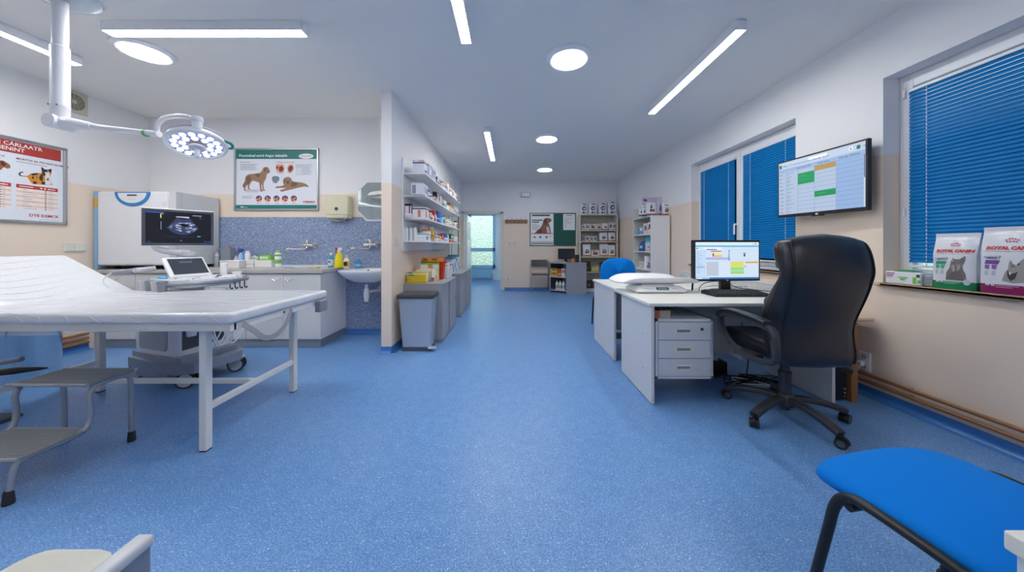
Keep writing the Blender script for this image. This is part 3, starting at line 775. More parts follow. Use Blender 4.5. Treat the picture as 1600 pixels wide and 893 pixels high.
for y in (.1, .14, .18, .22): hk.tube([(.40, y, .86), (.40, y, .80), (.42, y + .005, .785), (.43, y, .80)], .005, 8, sub=3)
o_('cable_hook', hk, DGREY)
# monitor arm and monitor, in world coordinates
ML = Vector((-3.126, 2.65, 1.345)); MR_ = Vector((-2.854, 3.02, 1.345)); mu = (MR_ - ML).normalized(); mc = (ML + MR_) / 2; mn = Vector((mu.y, -mu.x, 0))
o2 = lambda nm, mb, m, par=None: obj(nm, mb, m, par or t)
am = MB().tube([UC + Vector((.02, 0, .90)), UC + Vector((.02, 0, 1.10))], .042, 20); am.cyl(UC + Vector((.02, 0, 1.09)), UC + Vector((.02, 0, 1.13)), .06)
am.tube([UC + Vector((.02, 0, 1.11)), mc - mn * .04 + Vector((-.06, -.08, -.205)), mc - mn * .05 + Vector((-.1, -.1, -.15)), mc - mn * .05 + Vector((0, 0, -.03))], [.035, .026, .022, .03], 14, sub=5)
o2('monitor_arm', am, LGREY)
TM = frame(mc, mu, (0, 0, 1))
hw, hh = .232, .166
o2('monitor_shell', MB().box(-hw, hw, -hh, hh, -.035, -.002, bev=.014, T=TM), PLAST)
o2('bezel', MB().box(-hw + .006, hw - .006, -hh + .006, hh - .006, -.01, .004, bev=.005, T=TM), DGREY)
s_ = MB(); w_, h_ = .205, .138
s_.rect(-w_, w_, -h_, h_, .0048, 0, TM)
fan = [(.025 + .05 * math.sin(a), .085 - .01 * math.cos(a) - .02) for a in [R(x) for x in range(-50, 51, 10)]]
fo = [(.02 + .165 * math.sin(a) * .8, .105 - .17 * math.cos(a)) for a in [R(x) for x in range(50, -51, -10)]]
fi = [(.02 + .06 * math.sin(a) * .8, .125 - .05 * math.cos(a)) for a in [R(x) for x in range(-50, 51, 10)]]
s_.flat(fi + fo, .0052, 1, TM)
q = random.Random(3)
for i in range(60):
    a = R(q.uniform(-44, 44)); r_ = q.uniform(.07, .16); cx_, cy_ = .02 + r_ * math.sin(a) * .8, .112 - r_ * math.cos(a)
    if abs(cx_ - .03) < .03 and abs(cy_ - .02) < .018: continue
    s_.disc(cx_, cy_, q.uniform(.006, .016), .0054 + i * 1e-6, 2 if i % 3 else 4, TM, 10, q.uniform(.002, .005))
s_.disc(.03, .022, .022, .0058, 3, TM, 16, .011); s_.disc(.005, .03, .014, .0058, 3, TM, 12, .007)
s_.flat([(-.015 + .04, .09), (.06, .088), (.055, .1), (-.02, .1), (-.03, .094)], .0057, 4, TM)
s_.rect(-w_, -.1, h_ - .014, h_ - .006, .0052, 5, TM); s_.rect(-w_ + .01, -w_ + .03, -h_ + .006, -h_ + .012, .0053, 5, TM)
s_.rect(-.118, -.1, h_ - .022, h_ - .018, .0053, 4, TM); s_.rect(-.12, -.113, .08, .115, .0053, 6, TM); s_.rect(-.118, -.113, -.02, .05, .0053, 2, TM)
s_.rect(-.1, .09, -.084, -.081, .0053, 1, TM); s_.rect(.11, .132, -.082, -.074, .0053, 7, TM); s_.rect(.0, .014, -.122, -.112, .0053, 5, TM)
s_.rect(.155, .175, -.128, -.122, .0053, 5, TM); s_.rect(.18, .2, -.128, -.122, .0053, 5, TM); s_.rect(.08, .14, .112, .116, .0053, 4, TM); s_.rect(.125, .14, .085, .11, .0053, 1, TM)
o2('screen', s_, [glow('#1A1D2B', .6), glow('#3A4368', .7), glow('#8190B8', .7), glow('#0B0C14', .3), glow('#C9D3EA', .8), glow('#2F5FC0', .9), glow('#D8C46A', .9), glow('#3AA9AE', .9)])

# ================= counter along the back wall =================
CY0, CX1 = 3.64, -2.21
t = thing('counter_cabinet', 'grey white base cabinet row with bow handles along the back wall', 'cabinet', (-3.3, 3.93, 0))
cx0 = -4.835
bd = MB().box(cx0, CX1, CY0 + .02, YB - .014, .095, .862); bd.box(cx0, CX1 - .0, CY0 + .002, CY0 + .02, .095, .10)
obj('body', bd, OFFW, t)
obj('end_panel', MB().box(CX1 - .018, CX1 + .002, CY0 + .001, YB - .014, .095, .862, bev=.002), WHITE, t)
obj('plinth', MB().box(cx0, CX1 - .012, CY0 + .028, YB - .02, 0, .095).box(cx0, CX1 - .002, CY0 + .012, CY0 + .03, .004, .095), MGREY, t)
edges = [CX1 - .002, -2.64, -3.07, -3.50, -3.93, -4.36, -4.83]
def bow(x, z):
    return MB().tube([(x - .045, CY0 + .0, z + .012), (x - .04, CY0 - .02, z + .008), (x, CY0 - .028, z - .012), (x + .04, CY0 - .02, z + .008), (x + .045, CY0 + .0, z + .012)], .005, 8, sub=4)
for i in range(2):
    a, b_ = edges[i + 1] + .003, edges[i] - .003
    d = obj('door', MB().box(a, b_, CY0 - .001, CY0 + .018, .102, .855, bev=.002), OFFW, t)
    obj('handle', bow(b_ - .07 if i else a + .075, .79), CHROME, d)
for i in range(2, 6):
    a, b_ = edges[i + 1] + .003, edges[i] - .003
    d = obj('drawer', MB().box(a, b_, CY0 - .001, CY0 + .018, .70, .855, bev=.002), OFFW, t)
    obj('handle', bow((a + b_) / 2, .79), CHROME, d)
    obj('door', MB().box(a, b_, CY0 - .001, CY0 + .018, .102, .694, bev=.002), OFFW, t)
WT = mat('grey_worktop', '#B9B7B2', .35, var=.05, scale=20)
single('worktop', MB().box(-4.84, CX1 + .035, CY0 - .02, YB - .014, .863, .908, bev=.006), WT, 'continuous grey worktop lying on the base cabinets', 'worktop')
single('upstand_strip', MB().box(-3.89, CX1 + .03, YB - .03, YB - .013, .909, .925, bev=.003), PLAST, 'thin white strip sealing the worktop to the wall panel', 'strip')
# steriliser / incubator
SX0, SX1, SY0, SZ0, SZ1 = -4.79, -3.90, 3.62, .945, 1.815
t = thing('sterilizer', 'large white laboratory cabinet with blue half-round emblem standing on the worktop', 'sterilizer', (-4.35, 3.92, .909))
obj('casing', MB().box(SX0 + .02, SX1, SY0 + .10, YB - .02, SZ0, SZ1, bev=.008), mat('pale_grey_casing', '#CFD2D6', .35), t)
obj('door', MB().box(SX0 + .012, SX1 - .07, SY0, SY0 + .095, SZ0 + .01, SZ1 - .004, bev=.022), WHITE, t)
obj('door_edge', MB().box(SX1 - .068, SX1 + .002, SY0 + .03, SY0 + .098, SZ0, SZ1, bev=.006), mat('pale_grey_casing', '#CFD2D6', .35), t)
for x in (SX0 + .08, SX1 - .08):
    for y in (SY0 + .14, YB - .08): obj('foot', MB().cyl((x, y, .9085), (x, y, SZ0 + .004), .022), RUBBER, t)
T = frame((-4.36, SY0 - .001, SZ1 - .012), (1, 0, 0), (0, 0, 1))
em = MB(); n = 20
outer = [(.205 * math.cos(math.pi + math.pi * i / n), .165 * math.sin(math.pi + math.pi * i / n)) for i in range(n + 1)]
inner = [(.165 * math.cos(math.pi + math.pi * i / n), -.012 + .118 * math.sin(math.pi + math.pi * i / n)) for i in range(n + 1)]
em.prism(outer, 0, .006, 0, T); em.prism(inner, .006, .009, 1, T); em.prism([(-.055, -.03), (.055, -.03), (.055, -.048), (-.055, -.048)], .009, .011, 2, T)
em.text('incubator', .022, T, 3, 'CENTER', z=.0095, warp=lambda x, y, z: (x, y - .09, z))
obj('emblem', em, [mat('emblem_blue', '#2F82C4', .35), WHITE, DGREY, LGREY], t)
T = frame((-4.0, SY0 - .001, SZ1 - .17), (1, 0, 0), (0, 0, 1))
obj('number_mark', MB().text('32', .06, T, 0, 'CENTER', z=.001), LGREY, t)
tp = MB().box(SX0 - .03, SX0 + .011, SY0 + .005, SY0 + .09, SZ0 - .03, SZ1 + .0, 0, bev=.004); tp.box(SX0 - .0312, SX0 + .0125, SY0 + .0038, SY0 + .0915, SZ1 - .18, SZ1 - .09, 1)
obj('side_seal', tp, [mat('pale_blue_strip', '#8FB9DA', .4), mat('yellow_label', '#D9A73A', .5)], t)
# wall socket plate left of it, vent above
single('socket_plate', MB().box(XL + .001, XL + .02, 3.4, 3.56, 1.12, 1.22, bev=.006).box(XL + .02, XL + .023, 3.475, 3.485, 1.125, 1.215), CREAM, 'cream double switch plate on the left wall beside the tall white cabinet', 'socket')
t = thing('wall_vent', 'beige square fan vent high on the left wall', 'vent', (XL, 3.46, 2.66))
T = frame((XL, 3.47, 2.775), (0, 1, 0), (0, 0, 1))
BEIGE = mat('aged_beige_plastic', '#CFCBB8', .5)
obj('plate', MB().box(-.118, .118, -.118, .118, .001, .018, bev=.008, T=T), BEIGE, t)
obj('grille', MB().cyl((0, 0, .012), (0, 0, .0195), .092, seg=36, T=T), mat('vent_dark', '#6E6A5E', .6), t)
g_ = MB()
for k in range(5): g_.tube([((.022 + k * .0165) * math.cos(2 * math.pi * i / 36), (.022 + k * .0165) * math.sin(2 * math.pi * i / 36), .0215) for i in range(36)], .0024, 6, closed=True, T=T)
for k in range(12): g_.cyl((.015 * math.cos(k * math.pi / 6), .015 * math.sin(k * math.pi / 6), .022), (.09 * math.cos(k * math.pi / 6), .09 * math.sin(k * math.pi / 6), .022), .0018, seg=6, T=T)
g_.cyl((0, 0, .018), (0, 0, .025), .02, T=T)
obj('guard', g_, BEIGE, t)

# ---- things on the counter
WZ = .909
def put(x, y, z=WZ): return Matrix.Translation((x, y, z))
def bottle(name, x, y, z, prof, body, cap_prof, cap, label, group=None, sx=1, sy=1, lab=None, extra=None, cat='bottle'):
    t = thing(name, label, cat, (x, y, z), 0, group)
    b = MB().lathe(prof, 24, 0, sx=sx, sy=sy); ms = [body]
    if lab:
        z0, z1, k, col = lab
        b.lathe([(k, z0), (k + .0006, z0 + .001), (k + .0006, z1 - .001), (k, z1)], 24, 1, sx=sx, sy=sy); ms.append(col)
    obj('body', b, ms, t, W=False)
    if cap_prof: obj('cap', MB().lathe(cap_prof, 18), cap, t, W=False)
    for nm, mb, m in (extra or []): obj(nm, mb, m, t, W=False)
    return t
def pb(px, Y): return XX(px, Y)
def trigger(z, col):
    m = MB().cyl((0, 0, z), (0, 0, z + .02), .013); m.box(-.05, .025, -.011, .011, z + .02, z + .042, bev=.005); m.box(-.058, -.048, -.007, .007, z + .026, z + .036)
    m.tube([(-.03, 0, z + .024), (-.036, 0, z + .004), (-.028, 0, z - .018)], .006, 8, sub=3)
    return [('trigger', m, col)]
def carton(name, x0, x1, y0, y1, z, h, base, bands, label, group=None, patches=(), cat='box', jit=0):
    """a printed box: bands = (low, high, colour) fractions of its height; patches on the near and right faces"""
    b = MB().box(x0, x1, y0, y1, z, z + h, 0, bev=min(.004, h * .06), seg=1); ms = [base if not isinstance(base, str) else paint(base)]
    for i, (a, c, col) in enumerate(bands):
        e = .0006 * (1 + .3 * i); ms.append(paint(col)); b.box(x0 - e, x1 + e, y0 - e, y1 + e, z + h * a, z + h * c, len(ms) - 1)
    for i, (face, u0, u1, v0, v1, col) in enumerate(patches):
        ms.append(paint(col)); k = len(ms) - 1; e = .0018 + .0002 * i
        if face == 'n': b.box(x0 + (x1 - x0) * u0, x0 + (x1 - x0) * u1, y0 - e, y0 + .001, z + h * v0, z + h * v1, k)
        elif face == 'r': b.box(x1 - .001, x1 + e, y0 + (y1 - y0) * u0, y0 + (y1 - y0) * u1, z + h * v0, z + h * v1, k)
        else: b.box(x0 - e, x0 + .001, y0 + (y1 - y0) * u0, y0 + (y1 - y0) * u1, z + h * v0, z + h * v1, k)
    return single(name, b, ms, label, cat, group)

Yc = 4.03
t = thing('soap_pump', 'tall steel pump dispenser at the left end of the worktop items', 'dispenser', (pb(339.5, 4.08), 4.08, WZ))
obj('body', MB().lathe([(.03, 0), (.032, .01), (.032, .15), (.018, .17), (.018, .19)], 24), STEEL, t, W=False)
obj('spout', MB().tube([(0, 0, .19), (0, 0, .225), (.02, -.0, .235), (.065, 0, .225), (.07, 0, .2), (.068, 0, .08)], .008, 10, sub=4), CHROME, t, W=False)
t = thing('towel_box', 'grey tapered canister with an orange knob on the worktop', 'canister', (pb(357, 4.1), 4.1, WZ))
obj('body', MB().ring_loft([[(-.075, -.05, 0), (.075, -.05, 0), (.075, .05, 0), (-.075, .05, 0)], [(-.055, -.04, .24), (.05, -.04, .24), (.05, .04, .24), (-.055, .04, .24)]]), MGREY, t, W=False)
obj('knob', MB().lathe([(.014, .24), (.017, .25), (.013, .262), (.001, .264)], 16, T=Matrix.Translation((.02, 0, 0))), paint('#C9653A'), t, W=False)
bottle('bottle', pb(369, 4.12), 4.12, WZ, [(.0, 0), (.02, 0), (.021, .01), (.021, .11), (.01, .12)], paint('#E5C9BC'), [(.011, .12), (.011, .145), (.001, .147)], PLAST, 'small pinkish bottle beside the grey canister')
bottle('spray_bottle', pb(376.5, 4.1), 4.1, WZ, [(.0, 0), (.033, 0), (.035, .01), (.035, .13), (.014, .18), (.013, .19)], mat('clear_blue_plastic', '#9CC4EA', .2), None, None, 'pale blue spray bottle with a red and blue trigger', extra=[('trigger', MB().cyl((0, 0, .185), (0, 0, .2), .014).box(-.03, .03, -.011, .011, .2, .235, bev=.005), paint('#2B4FA8')), ('lever', MB().tube([(-.02, 0, .205), (-.028, 0, .18), (-.022, 0, .15)], .007, 8, sub=3), paint('#C0354A'))])
bottle('bottle', pb(387, 4.1), 4.1, WZ, [(.0, 0), (.03, 0), (.034, .01), (.034, .16), (.026, .18)], PLAST, [(.02, .178), (.02, .205), (.001, .207)], PLAST, 'plain white bottle standing behind the white tray', sx=1, sy=.8)
t = thing('tray', 'white plastic tray basin at the left of the worktop', 'tray', (pb(368, 3.93), 3.93, WZ))
tb = MB(); lo = [(-.105, -.07), (.105, -.07), (.105, .07), (-.105, .07)]; hi = [(-.12, -.085), (.12, -.085), (.12, .085), (-.12, .085)]
tb.ring_loft([[(x, y, 0) for x, y in lo], [(x, y, .085) for x, y in hi], [(x * .93, y * .93, .085) for x, y in hi], [(x * .93, y * .9, .012) for x, y in lo]])
obj('bowl', tb, PLAST, t, W=False)
obj('rim', MB().tube([(x * 1.02, y * 1.02, .086) for x, y in hi], .006, 8, closed=True, T=None), PLAST, t, W=False)
carton('carton', pb(388.5, 3.98), pb(401, 3.98), 3.93, 4.05, WZ, .085, '#E4E5E7', [(.48, .54, '#9FA4AA')], 'low white carton between tray and glove box')
wb = carton('tissue_box', pb(402.5, 3.97), pb(428.5, 3.97), 3.92, 4.04, WZ, .092, '#E6E6E4', [(0, .1, '#BFC4C6')], 'grey white glove box under the green packet')
t = thing('green_packet', 'green soft packet lying on top of the glove box', 'packet', (pb(417, 3.98), 3.98, WZ + .094))
pk = MB(); 
def pkf(u, v): 
    x = (u - .5) * .175; y = (v - .5) * .1
    return (x, y, .07 * (1 - abs(2 * u - 1) ** 6) * (1 - abs(2 * v - 1) ** 5) * (.92 + .08 * math.sin(u * 13)) )
pk.grid(pkf, 18, 10); pk.rect(-.0875, .0875, -.05, .05, 0)
obj('packet_body', pk, paint('#7DBF4E', .4), t, W=False, sharp=60)
obj('label_band', MB().box(-.05, .05, -.0515, -.044, .012, .045, bev=.003), paint('#CDE6B5'), t, W=False)
single('film_bag', MB().grid(lambda u, v: (pb(398, 4.1) + (u - .5) * .11, 4.09 + .02 * math.sin(u * 7) + .01 * math.sin(v * 9), WZ + .10 + v * .055 * math.sin(math.pi * u) ** .5 + .004 * math.sin(u * 21)), 16, 6).box(pb(390, 4.1), pb(406, 4.1), 4.07, 4.13, WZ, WZ + .1, bev=.01), mat('milky_bag', '#D5DBD6', .35), 'crumpled milky bag behind the low carton', 'bag', sharp=60)
bottle('bottle', pb(434.5, 3.98), 3.98, WZ, [(.0, 0), (.034, 0), (.036, .008), (.036, .175), (.03, .185)], PLAST, [(.026, .184), (.027, .205), (.025, .212), (.001, .213)], paint('#A9D08C'), 'white and green cylindrical bottle right of the green packet', lab=(.05, .10, .0362, paint('#7CC24A')), extra=[('top_label', MB().lathe([(.0364, .14), (.0366, .165)], 24), paint('#78BE48'))])
single('sink_cover', MB().lathe([(.001, .0), (.17, 0), (.175, .004), (.165, .009), (.001, .01)], 40, sy=.55, T=put(pb(438, 3.85), 3.84, WZ)), STEEL, 'flat steel sink lid set in the worktop beside the white sheet', 'lid')
single('paper_sheet', MB().grid(lambda u, v: (pb(462, 3.98) + (u - .5) * .42, 4.0 + (v - .5) * .19, WZ + .004 + .003 * math.sin(u * 8) * v), 14, 5).grid(lambda u, v: (pb(462, 3.98) + (.5 - u) * .42, 4.0 + (v - .5) * .19, WZ + .001), 1, 1), PAPER, 'white sheet spread on the worktop below the tap', 'sheet', sharp=90)
single('sponge', MB().box(pb(486, 3.9), pb(498, 3.9), 3.86, 3.93, WZ + .0, WZ + .012, bev=.005), paint('#D9D96A'), 'yellow green cloth pad on the worktop near its right end', 'sponge')
# bottles at the right end
bottle('bottle', pb(517, 3.97), 3.97, WZ, [(.0, 0), (.032, 0), (.034, .008), (.034, .12), (.016, .155)], paint('#4BA3D3', .3), [(.012, .152), (.012, .175), (.006, .18), (.005, .192), (.001, .193)], PLAST, 'light blue bottle with white nozzle left of the yellow spray', lab=(.025, .10, .0342, paint('#D5E6EE')), extra=[('red_spot', MB().box(-.014, .014, -.0358, -.034, .06, .085), paint('#C44A52'))])
bottle('spray_bottle', pb(529.5, 3.95), 3.95, WZ, [(.0, 0), (.052, 0), (.054, .01), (.05, .08), (.038, .15), (.022, .19), (.016, .2)], paint('#E9D60F', .3), None, None, 'yellow spray bottle with a red and white trigger', sy=.65, extra=[('collar', MB().cyl((0, 0, .2), (0, 0, .215), .017).box(-.01, .036, -.012, .012, .215, .25, bev=.006), PLAST), ('trigger', MB().box(-.045, -.008, -.0115, .0115, .222, .248, bev=.005).tube([(-.03, 0, .224), (-.038, 0, .2), (-.03, 0, .17)], .006, 8, sub=3), paint('#C7252E'))])
bottle('bottle', pb(541.5, 3.78), 3.78, WZ, [(.0, 0), (.031, 0), (.033, .008), (.033, .10), (.015, .13)], paint('#EDE7DF', .3), [(.014, .128), (.016, .14), (.01, .16), (.006, .165), (.001, .166)], paint('#D7B27C'), 'white bottle with black and orange label at the worktop corner', sy=.7, lab=(.02, .09, .0332, paint('#E8B44A')), extra=[('label', MB().box(-.02, .02, -.0262, -.024, .035, .08).box(-.015, .018, -.0268, -.024, .045, .06), BLACK)])

# ================= wash basin =================
bxc, bw = -1.84, .315
t = thing('wash_basin', 'white porcelain wash basin on the mottled panel beside the cabinets', 'wash basin', (bxc, 4.0, .6))
by0, by1 = 3.74, YB - .013
def oval(s, z, sh=0):
    pts = []
    for i in range(40):
        q = 2 * math.pi * i / 40; c, s_ = math.cos(q), math.sin(q)
        x = bw * s * math.copysign(abs(c) ** .75, c)
        y = (by0 + by1) / 2 + (by1 - by0) / 2 * (s if s_ < 0 else (s * .4 + .6)) * math.copysign(abs(s_) ** (.85 if s_ < 0 else .35), s_)
        pts.append((bxc + x, min(y + sh, by1), z))
    return pts
b = MB().ring_loft([oval(.3, .705, .09), oval(.62, .735, .06), oval(.86, .80, .02), oval(.985, .858), oval(1.0, .875), oval(.985, .884), oval(.9, .882), oval(.82, .86, -.01), oval(.7, .80, -.01), oval(.35, .76, .0)])
obj('bowl', b, PORC, t, sharp=60)
obj('overflow', MB().cyl((bxc + .1, 3.83, .88), (bxc + .1, 3.836, .886), .011).cyl((bxc + .16, 4.12, .884), (bxc + .16, 4.12, .8865), .013), DGREY, t)
tr = MB().lathe([(.02, .69), (.02, .64), (.028, .635), (.03, .6), (.034, .59), (.034, .53), (.026, .5), (.024, .475), (.012, .47)], 20, T=Matrix.Translation((bxc, 4.0, 0)))
obj('trap', tr, PLAST, t)
wp = MB().tube([(bxc + .02, 4.0, .585), (bxc + .07, 4.02, .60), (bxc + .1, 4.1, .60), (bxc + .1, YB - .013, .60)], .019, 14, sub=4); wp.lathe([(.02, 0), (.05, .0), (.046, .012), (.02, .02)], 24, T=frame((bxc + .1, YB - .013, .60), (1, 0, 0), (0, 0, 1)))
obj('waste_pipe', wp, LGREY, t)
bottle('soap_bottle', pb(559.5, 4.12), 4.12, .886, [(.0, 0), (.03, 0), (.033, .008), (.033, .085), (.02, .10)], mat('clear_blue_soap', '#4E9ED8', .2), [(.013, .1), (.013, .115), (.003, .117)], paint('#3C86C2'), 'small clear blue soap bottle on the back ledge of the wash basin', lab=(.025, .06, .0333, paint('#86C0E4')))
def wall_tap(px, pz, label):
    x, z = XX(px, 4.18), ZZ(pz, 4.18)
    t = thing('wall_tap', label, 'tap', (x, YB - .013, z - .05), 0, 'wall mounted mixer taps')
    W_ = YB - .012
    b = MB().cyl((x - .075, W_ - .055, z), (x + .075, W_ - .055, z), .02); b.cyl((x - .075, W_, z), (x - .075, W_ - .055, z), .018); b.cyl((x + .075, W_, z), (x + .075, W_ - .055, z), .018)
    for s in (-1, 1): b.cyl((x + s * .075, W_ - .001, z), (x + s * .075, W_ - .014, z), .032)
    obj('body', b, CHROME, t)
    obj('lever', MB().lathe([(.022, .0), (.024, .035), (.018, .05), (.002, .055)], 18, T=Matrix.Translation((x, W_ - .055, z + .01))).box(x - .07, x + .01, W_ - .066, W_ - .044, z + .058, z + .068, bev=.004), CHROME, t)
    obj('spout', MB().tube([(x, W_ - .055, z - .01), (x - .01, W_ - .075, z - .045), (x - .08, W_ - .13, z - .05), (x - .17, W_ - .17, z - .045), (x - .19, W_ - .175, z - .062)], .0105, 12, sub=4), CHROME, t)
wall_tap(482, 383, 'chrome mixer tap on the mottled panel above the worktop')
wall_tap(580, 382, 'chrome mixer tap on the mottled panel above the wash basin')

# mirror with white octagonal frame and a lamp over it
mx, mz, mr = -1.80, 1.78, .262
t = thing('mirror', 'octagonal mirror in a white rim above the wash basin', 'mirror', (mx, YB - .02, mz - mr))
T = frame((mx, YB - .001, mz), (1, 0, 0), (0, 0, 1))
oc = [(mr * (1.0 if i in (0, 3, 4, 7) else .46) * (1 if i in (0, 1, 6, 7) else -1), 0) for i in range(8)]
oct_ = lambda s: [(s * a, s * b) for a, b in ((mr, .5 * mr), (.5 * mr, mr), (-.5 * mr, mr), (-mr, .5 * mr), (-mr, -.5 * mr), (-.5 * mr, -mr), (.5 * mr, -mr), (mr, -.5 * mr))]
obj('rim', MB().ring_loft([[(a, b, z) for a, b in oct_(s)] for s, z in ((1, 0), (1.02, .012), (1.0, .022), (.955, .022), (.945, .014))], 0, True, T), PLAST, t)
obj('glass', MB().flat(oct_(.95), .0155, 0, T), mat('mirror_glass', '#DCE6E2', .04, metal=.8, var=0), t)
t = thing('mirror_lamp', 'white capsule lamp mounted over the octagonal mirror', 'lamp', (mx + .06, YB - .05, 1.83))
x0, z0 = mx + .07, 1.86
lb = MB(); lb.ball((x0, YB - .055, z0), (.17, .05, .055)); obj('shade', lb, mat('opal_shade', '#F2F1EC', .25), t)
obj('holder', MB().tube([(x0 - .19, YB - .07, z0 - .045), (x0 - .17, YB - .09, z0 - .03), (x0, YB - .10, z0 - .012), (x0 + .17, YB - .09, z0 + .0)], .014, 10, sub=4).box(x0 - .06, x0 + .06, YB - .04, YB - .001, z0 - .03, z0 + .03), CHROME, t)
obj('pull', MB().tube([(mx + .11, YB - .03, 1.66), (mx + .06, YB - .03, 1.56)], .004, 8).box(mx + .05, mx + .2, YB - .045, YB - .02, 1.54, 1.555), CHROME, t)
# paper towel dispenser
DISP = mat('yellowed_plastic', '#DCD9BC', .35)
t = thing('towel_dispenser', 'yellowed paper towel dispenser on the back wall left of the mirror', 'dispenser', (-2.3, YB - .07, 1.54))
dx0, dx1 = XX(508.5, 4.1), XX(544, 4.1)
obj('case', MB().box(dx0, dx1, YB - .13, YB - .001, 1.58, 1.845, bev=.02), DISP, t)
obj('window', MB().cyl(((dx0 + dx1) / 2, YB - .134, 1.665), ((dx0 + dx1) / 2, YB - .129, 1.665), .022, seg=24, T=None), DGREY, t)
obj('lower_lip', MB().box(dx0 + .005, dx1 - .005, YB - .125, YB - .01, 1.545, 1.585, bev=.012), DISP, t)
obj('paper_towel', MB().grid(lambda u, v: (dx0 + .05 + u * .2, YB - .1 + .05 * v, 1.55 - .045 * math.sin(math.pi * u) ** .6 * (1 - v * .3)), 12, 3), PAPER, t, sharp=90)
# ================= framed posters =================
def outline(T, pts, z, m, mb, sc_=1): mb.flat(pts, z, m, T)


# --- back wall poster: coordinates below are read off an enlarged view of it and turned into metres on the sheet
PY_ = YB - .001
k = 8.117
def bq(cx, cy): return (XX(360 + cx / k, 4.205), ZZ(225 + cy / k, 4.205))
T0 = frame((0, PY_, 0), (1, 0, 0), (0, 0, 1))
ax, az = bq(45, 842); bx_, bz = bq(1118, 52)
t = thing('framed_poster', 'framed green and white poster of two dogs on the back wall', 'poster', ((ax + bx_) / 2, PY_, az), 0)
f = MB()
for x0, x1, z0, z1 in ((ax, ax + .022, az, bz), (bx_ - .022, bx_, az, bz), (ax, bx_, az, az + .022), (ax, bx_, bz - .022, bz)): f.box(x0, x1, PY_ - .022, PY_, z0, z1, bev=.005)
obj('frame', f, ALU, t)
PM = [paint('#E6E9F2', .35), paint('#137A74', .4), paint('#F4F7FA', .5), paint('#9AA0AC', .6), paint('#9B7A62', .6), paint('#7A5A44', .6), paint('#B4373C', .6), paint('#E2B49C', .6), paint('#85343A', .6), paint('#76898F', .6), paint('#33508F', .6), paint('#D98C5E', .6), paint('#4D3A30', .6), paint('#6B5F62', .6)]
p = MB(); p.box(ax + .01, bx_ - .01, -.5, .5, .002, .004) if False else None
def Q(pts): return [bq(*a) for a in pts]
def rc(x0, x1, y0, y1, z, m):
    a = bq(x0, y1); b = bq(x1, y0); p.rect(a[0], b[0], a[1], b[1], z, m, T0)
def tx(s, x, y, hpx, m, al='LEFT', wide=1, bold=0, z=.0062):
    a = bq(x, y); h = hpx / k * 4.205 / 490
    p.text(s, h, T0 @ Matrix.Translation((a[0], a[1], 0)), m, al, z=z, wide=wide, bold=bold)
p.box(ax + .012, bx_ - .012, az + .012, bz - .012, .001, .005, 0, T=T0)
rc(64, 1088, 75, 186, .0055, 1); rc(64, 1088, 770, 818, .0055, 1)
tx('Pournnbutí smrtí Angus èslatabíc', 104, 158, 46, 2, wide=1.0, bold=.001)
a = bq(955, 150); p.disc(a[0], a[1], .1, .006, 2, T0, 28, .035); tx('Chirurgia BRL', 955, 158, 24, 6, 'CENTER', z=.0065)
tx('Dominantný', 118, 234, 24, 8); tx('Traktunkol Habulucthea', 575, 236, 24, 8)
for i in range(8): rc(118, 345 - (i * 37) % 60, 250 + i * 10.5, 254 + i * 10.5, .0056, 3)
for i in range(12): rc(822 if i < 4 else (822 if i % 2 else 900), 1040 - (i * 29) % 50, 256 + i * 11.5, 260 + i * 11.5, .0056, 3)
for i in range(4): rc(190, 370 - (i * 23) % 40, 575 + i * 10, 579 + i * 10, .0056, 3)
for i in range(4): rc(140, 290 - (i * 31) % 60, 655 + i * 9, 658 + i * 9, .0056, 3)
dog = [(410, 300), (440, 287), (472, 292), (488, 318), (496, 345), (484, 364), (462, 372), (452, 398), (446, 430), (430, 462), (416, 486), (414, 530), (418, 570), (436, 580), (432, 590), (404, 588), (398, 540), (392, 500), (386, 530), (390, 575), (406, 592), (400, 602), (372, 598), (366, 540), (360, 488), (330, 476), (286, 462), (264, 470), (244, 500), (232, 530), (234, 562), (250, 572), (240, 578), (214, 568), (212, 530), (216, 508), (196, 530), (184, 552), (186, 578), (194, 590), (176, 594), (166, 580), (164, 548), (150, 542), (148, 520), (166, 500), (178, 462), (184, 420), (200, 394), (240, 378), (300, 374), (356, 366), (384, 352), (398, 330)]
p.flat(Q(dog), .006, 4, T0)
for s in ([(420, 300), (448, 294), (452, 330), (438, 352), (424, 344)], [(300, 376), (360, 368), (372, 400), (340, 420)], [(190, 420), (232, 392), (262, 440), (230, 500), (196, 520)], [(150, 520), (178, 470), (190, 480), (166, 540)], [(466, 340), (492, 336), (492, 352), (470, 362)]): p.flat(Q(s), .0064, 5, T0)
for s in ([(455, 316), (464, 314), (462, 322)], [(486, 338), (496, 340), (492, 350)]): p.flat(Q(s), .0067, 12, T0)
dog2 = [(668, 440), (690, 420), (730, 412), (762, 428), (776, 460), (800, 474), (850, 480), (910, 488), (960, 506), (990, 536), (984, 544), (940, 536), (910, 540), (870, 548), (820, 560), (770, 574), (700, 588), (650, 602), (626, 596), (630, 580), (680, 566), (706, 556), (640, 554), (570, 556), (564, 544), (580, 534), (640, 530), (672, 516), (664, 480)]
p.flat(Q(dog2), .006, 4, T0)
for s in ([(668, 440), (686, 436), (690, 470), (676, 500), (664, 480)], [(700, 470), (740, 462), (744, 500), (716, 512)], [(770, 476), (850, 486), (830, 530), (760, 540)]): p.flat(Q(s), .0064, 5, T0)
for cx, cy in ((705, 458), (738, 456), (722, 488)): a = bq(cx, cy); p.disc(a[0], a[1], .006, .0067, 12, T0, 10)
p.flat(Q([(520, 420), (545, 404), (590, 404), (616, 420), (614, 462), (596, 468), (588, 490), (560, 494), (540, 484), (522, 456)]), .006, 9, T0)
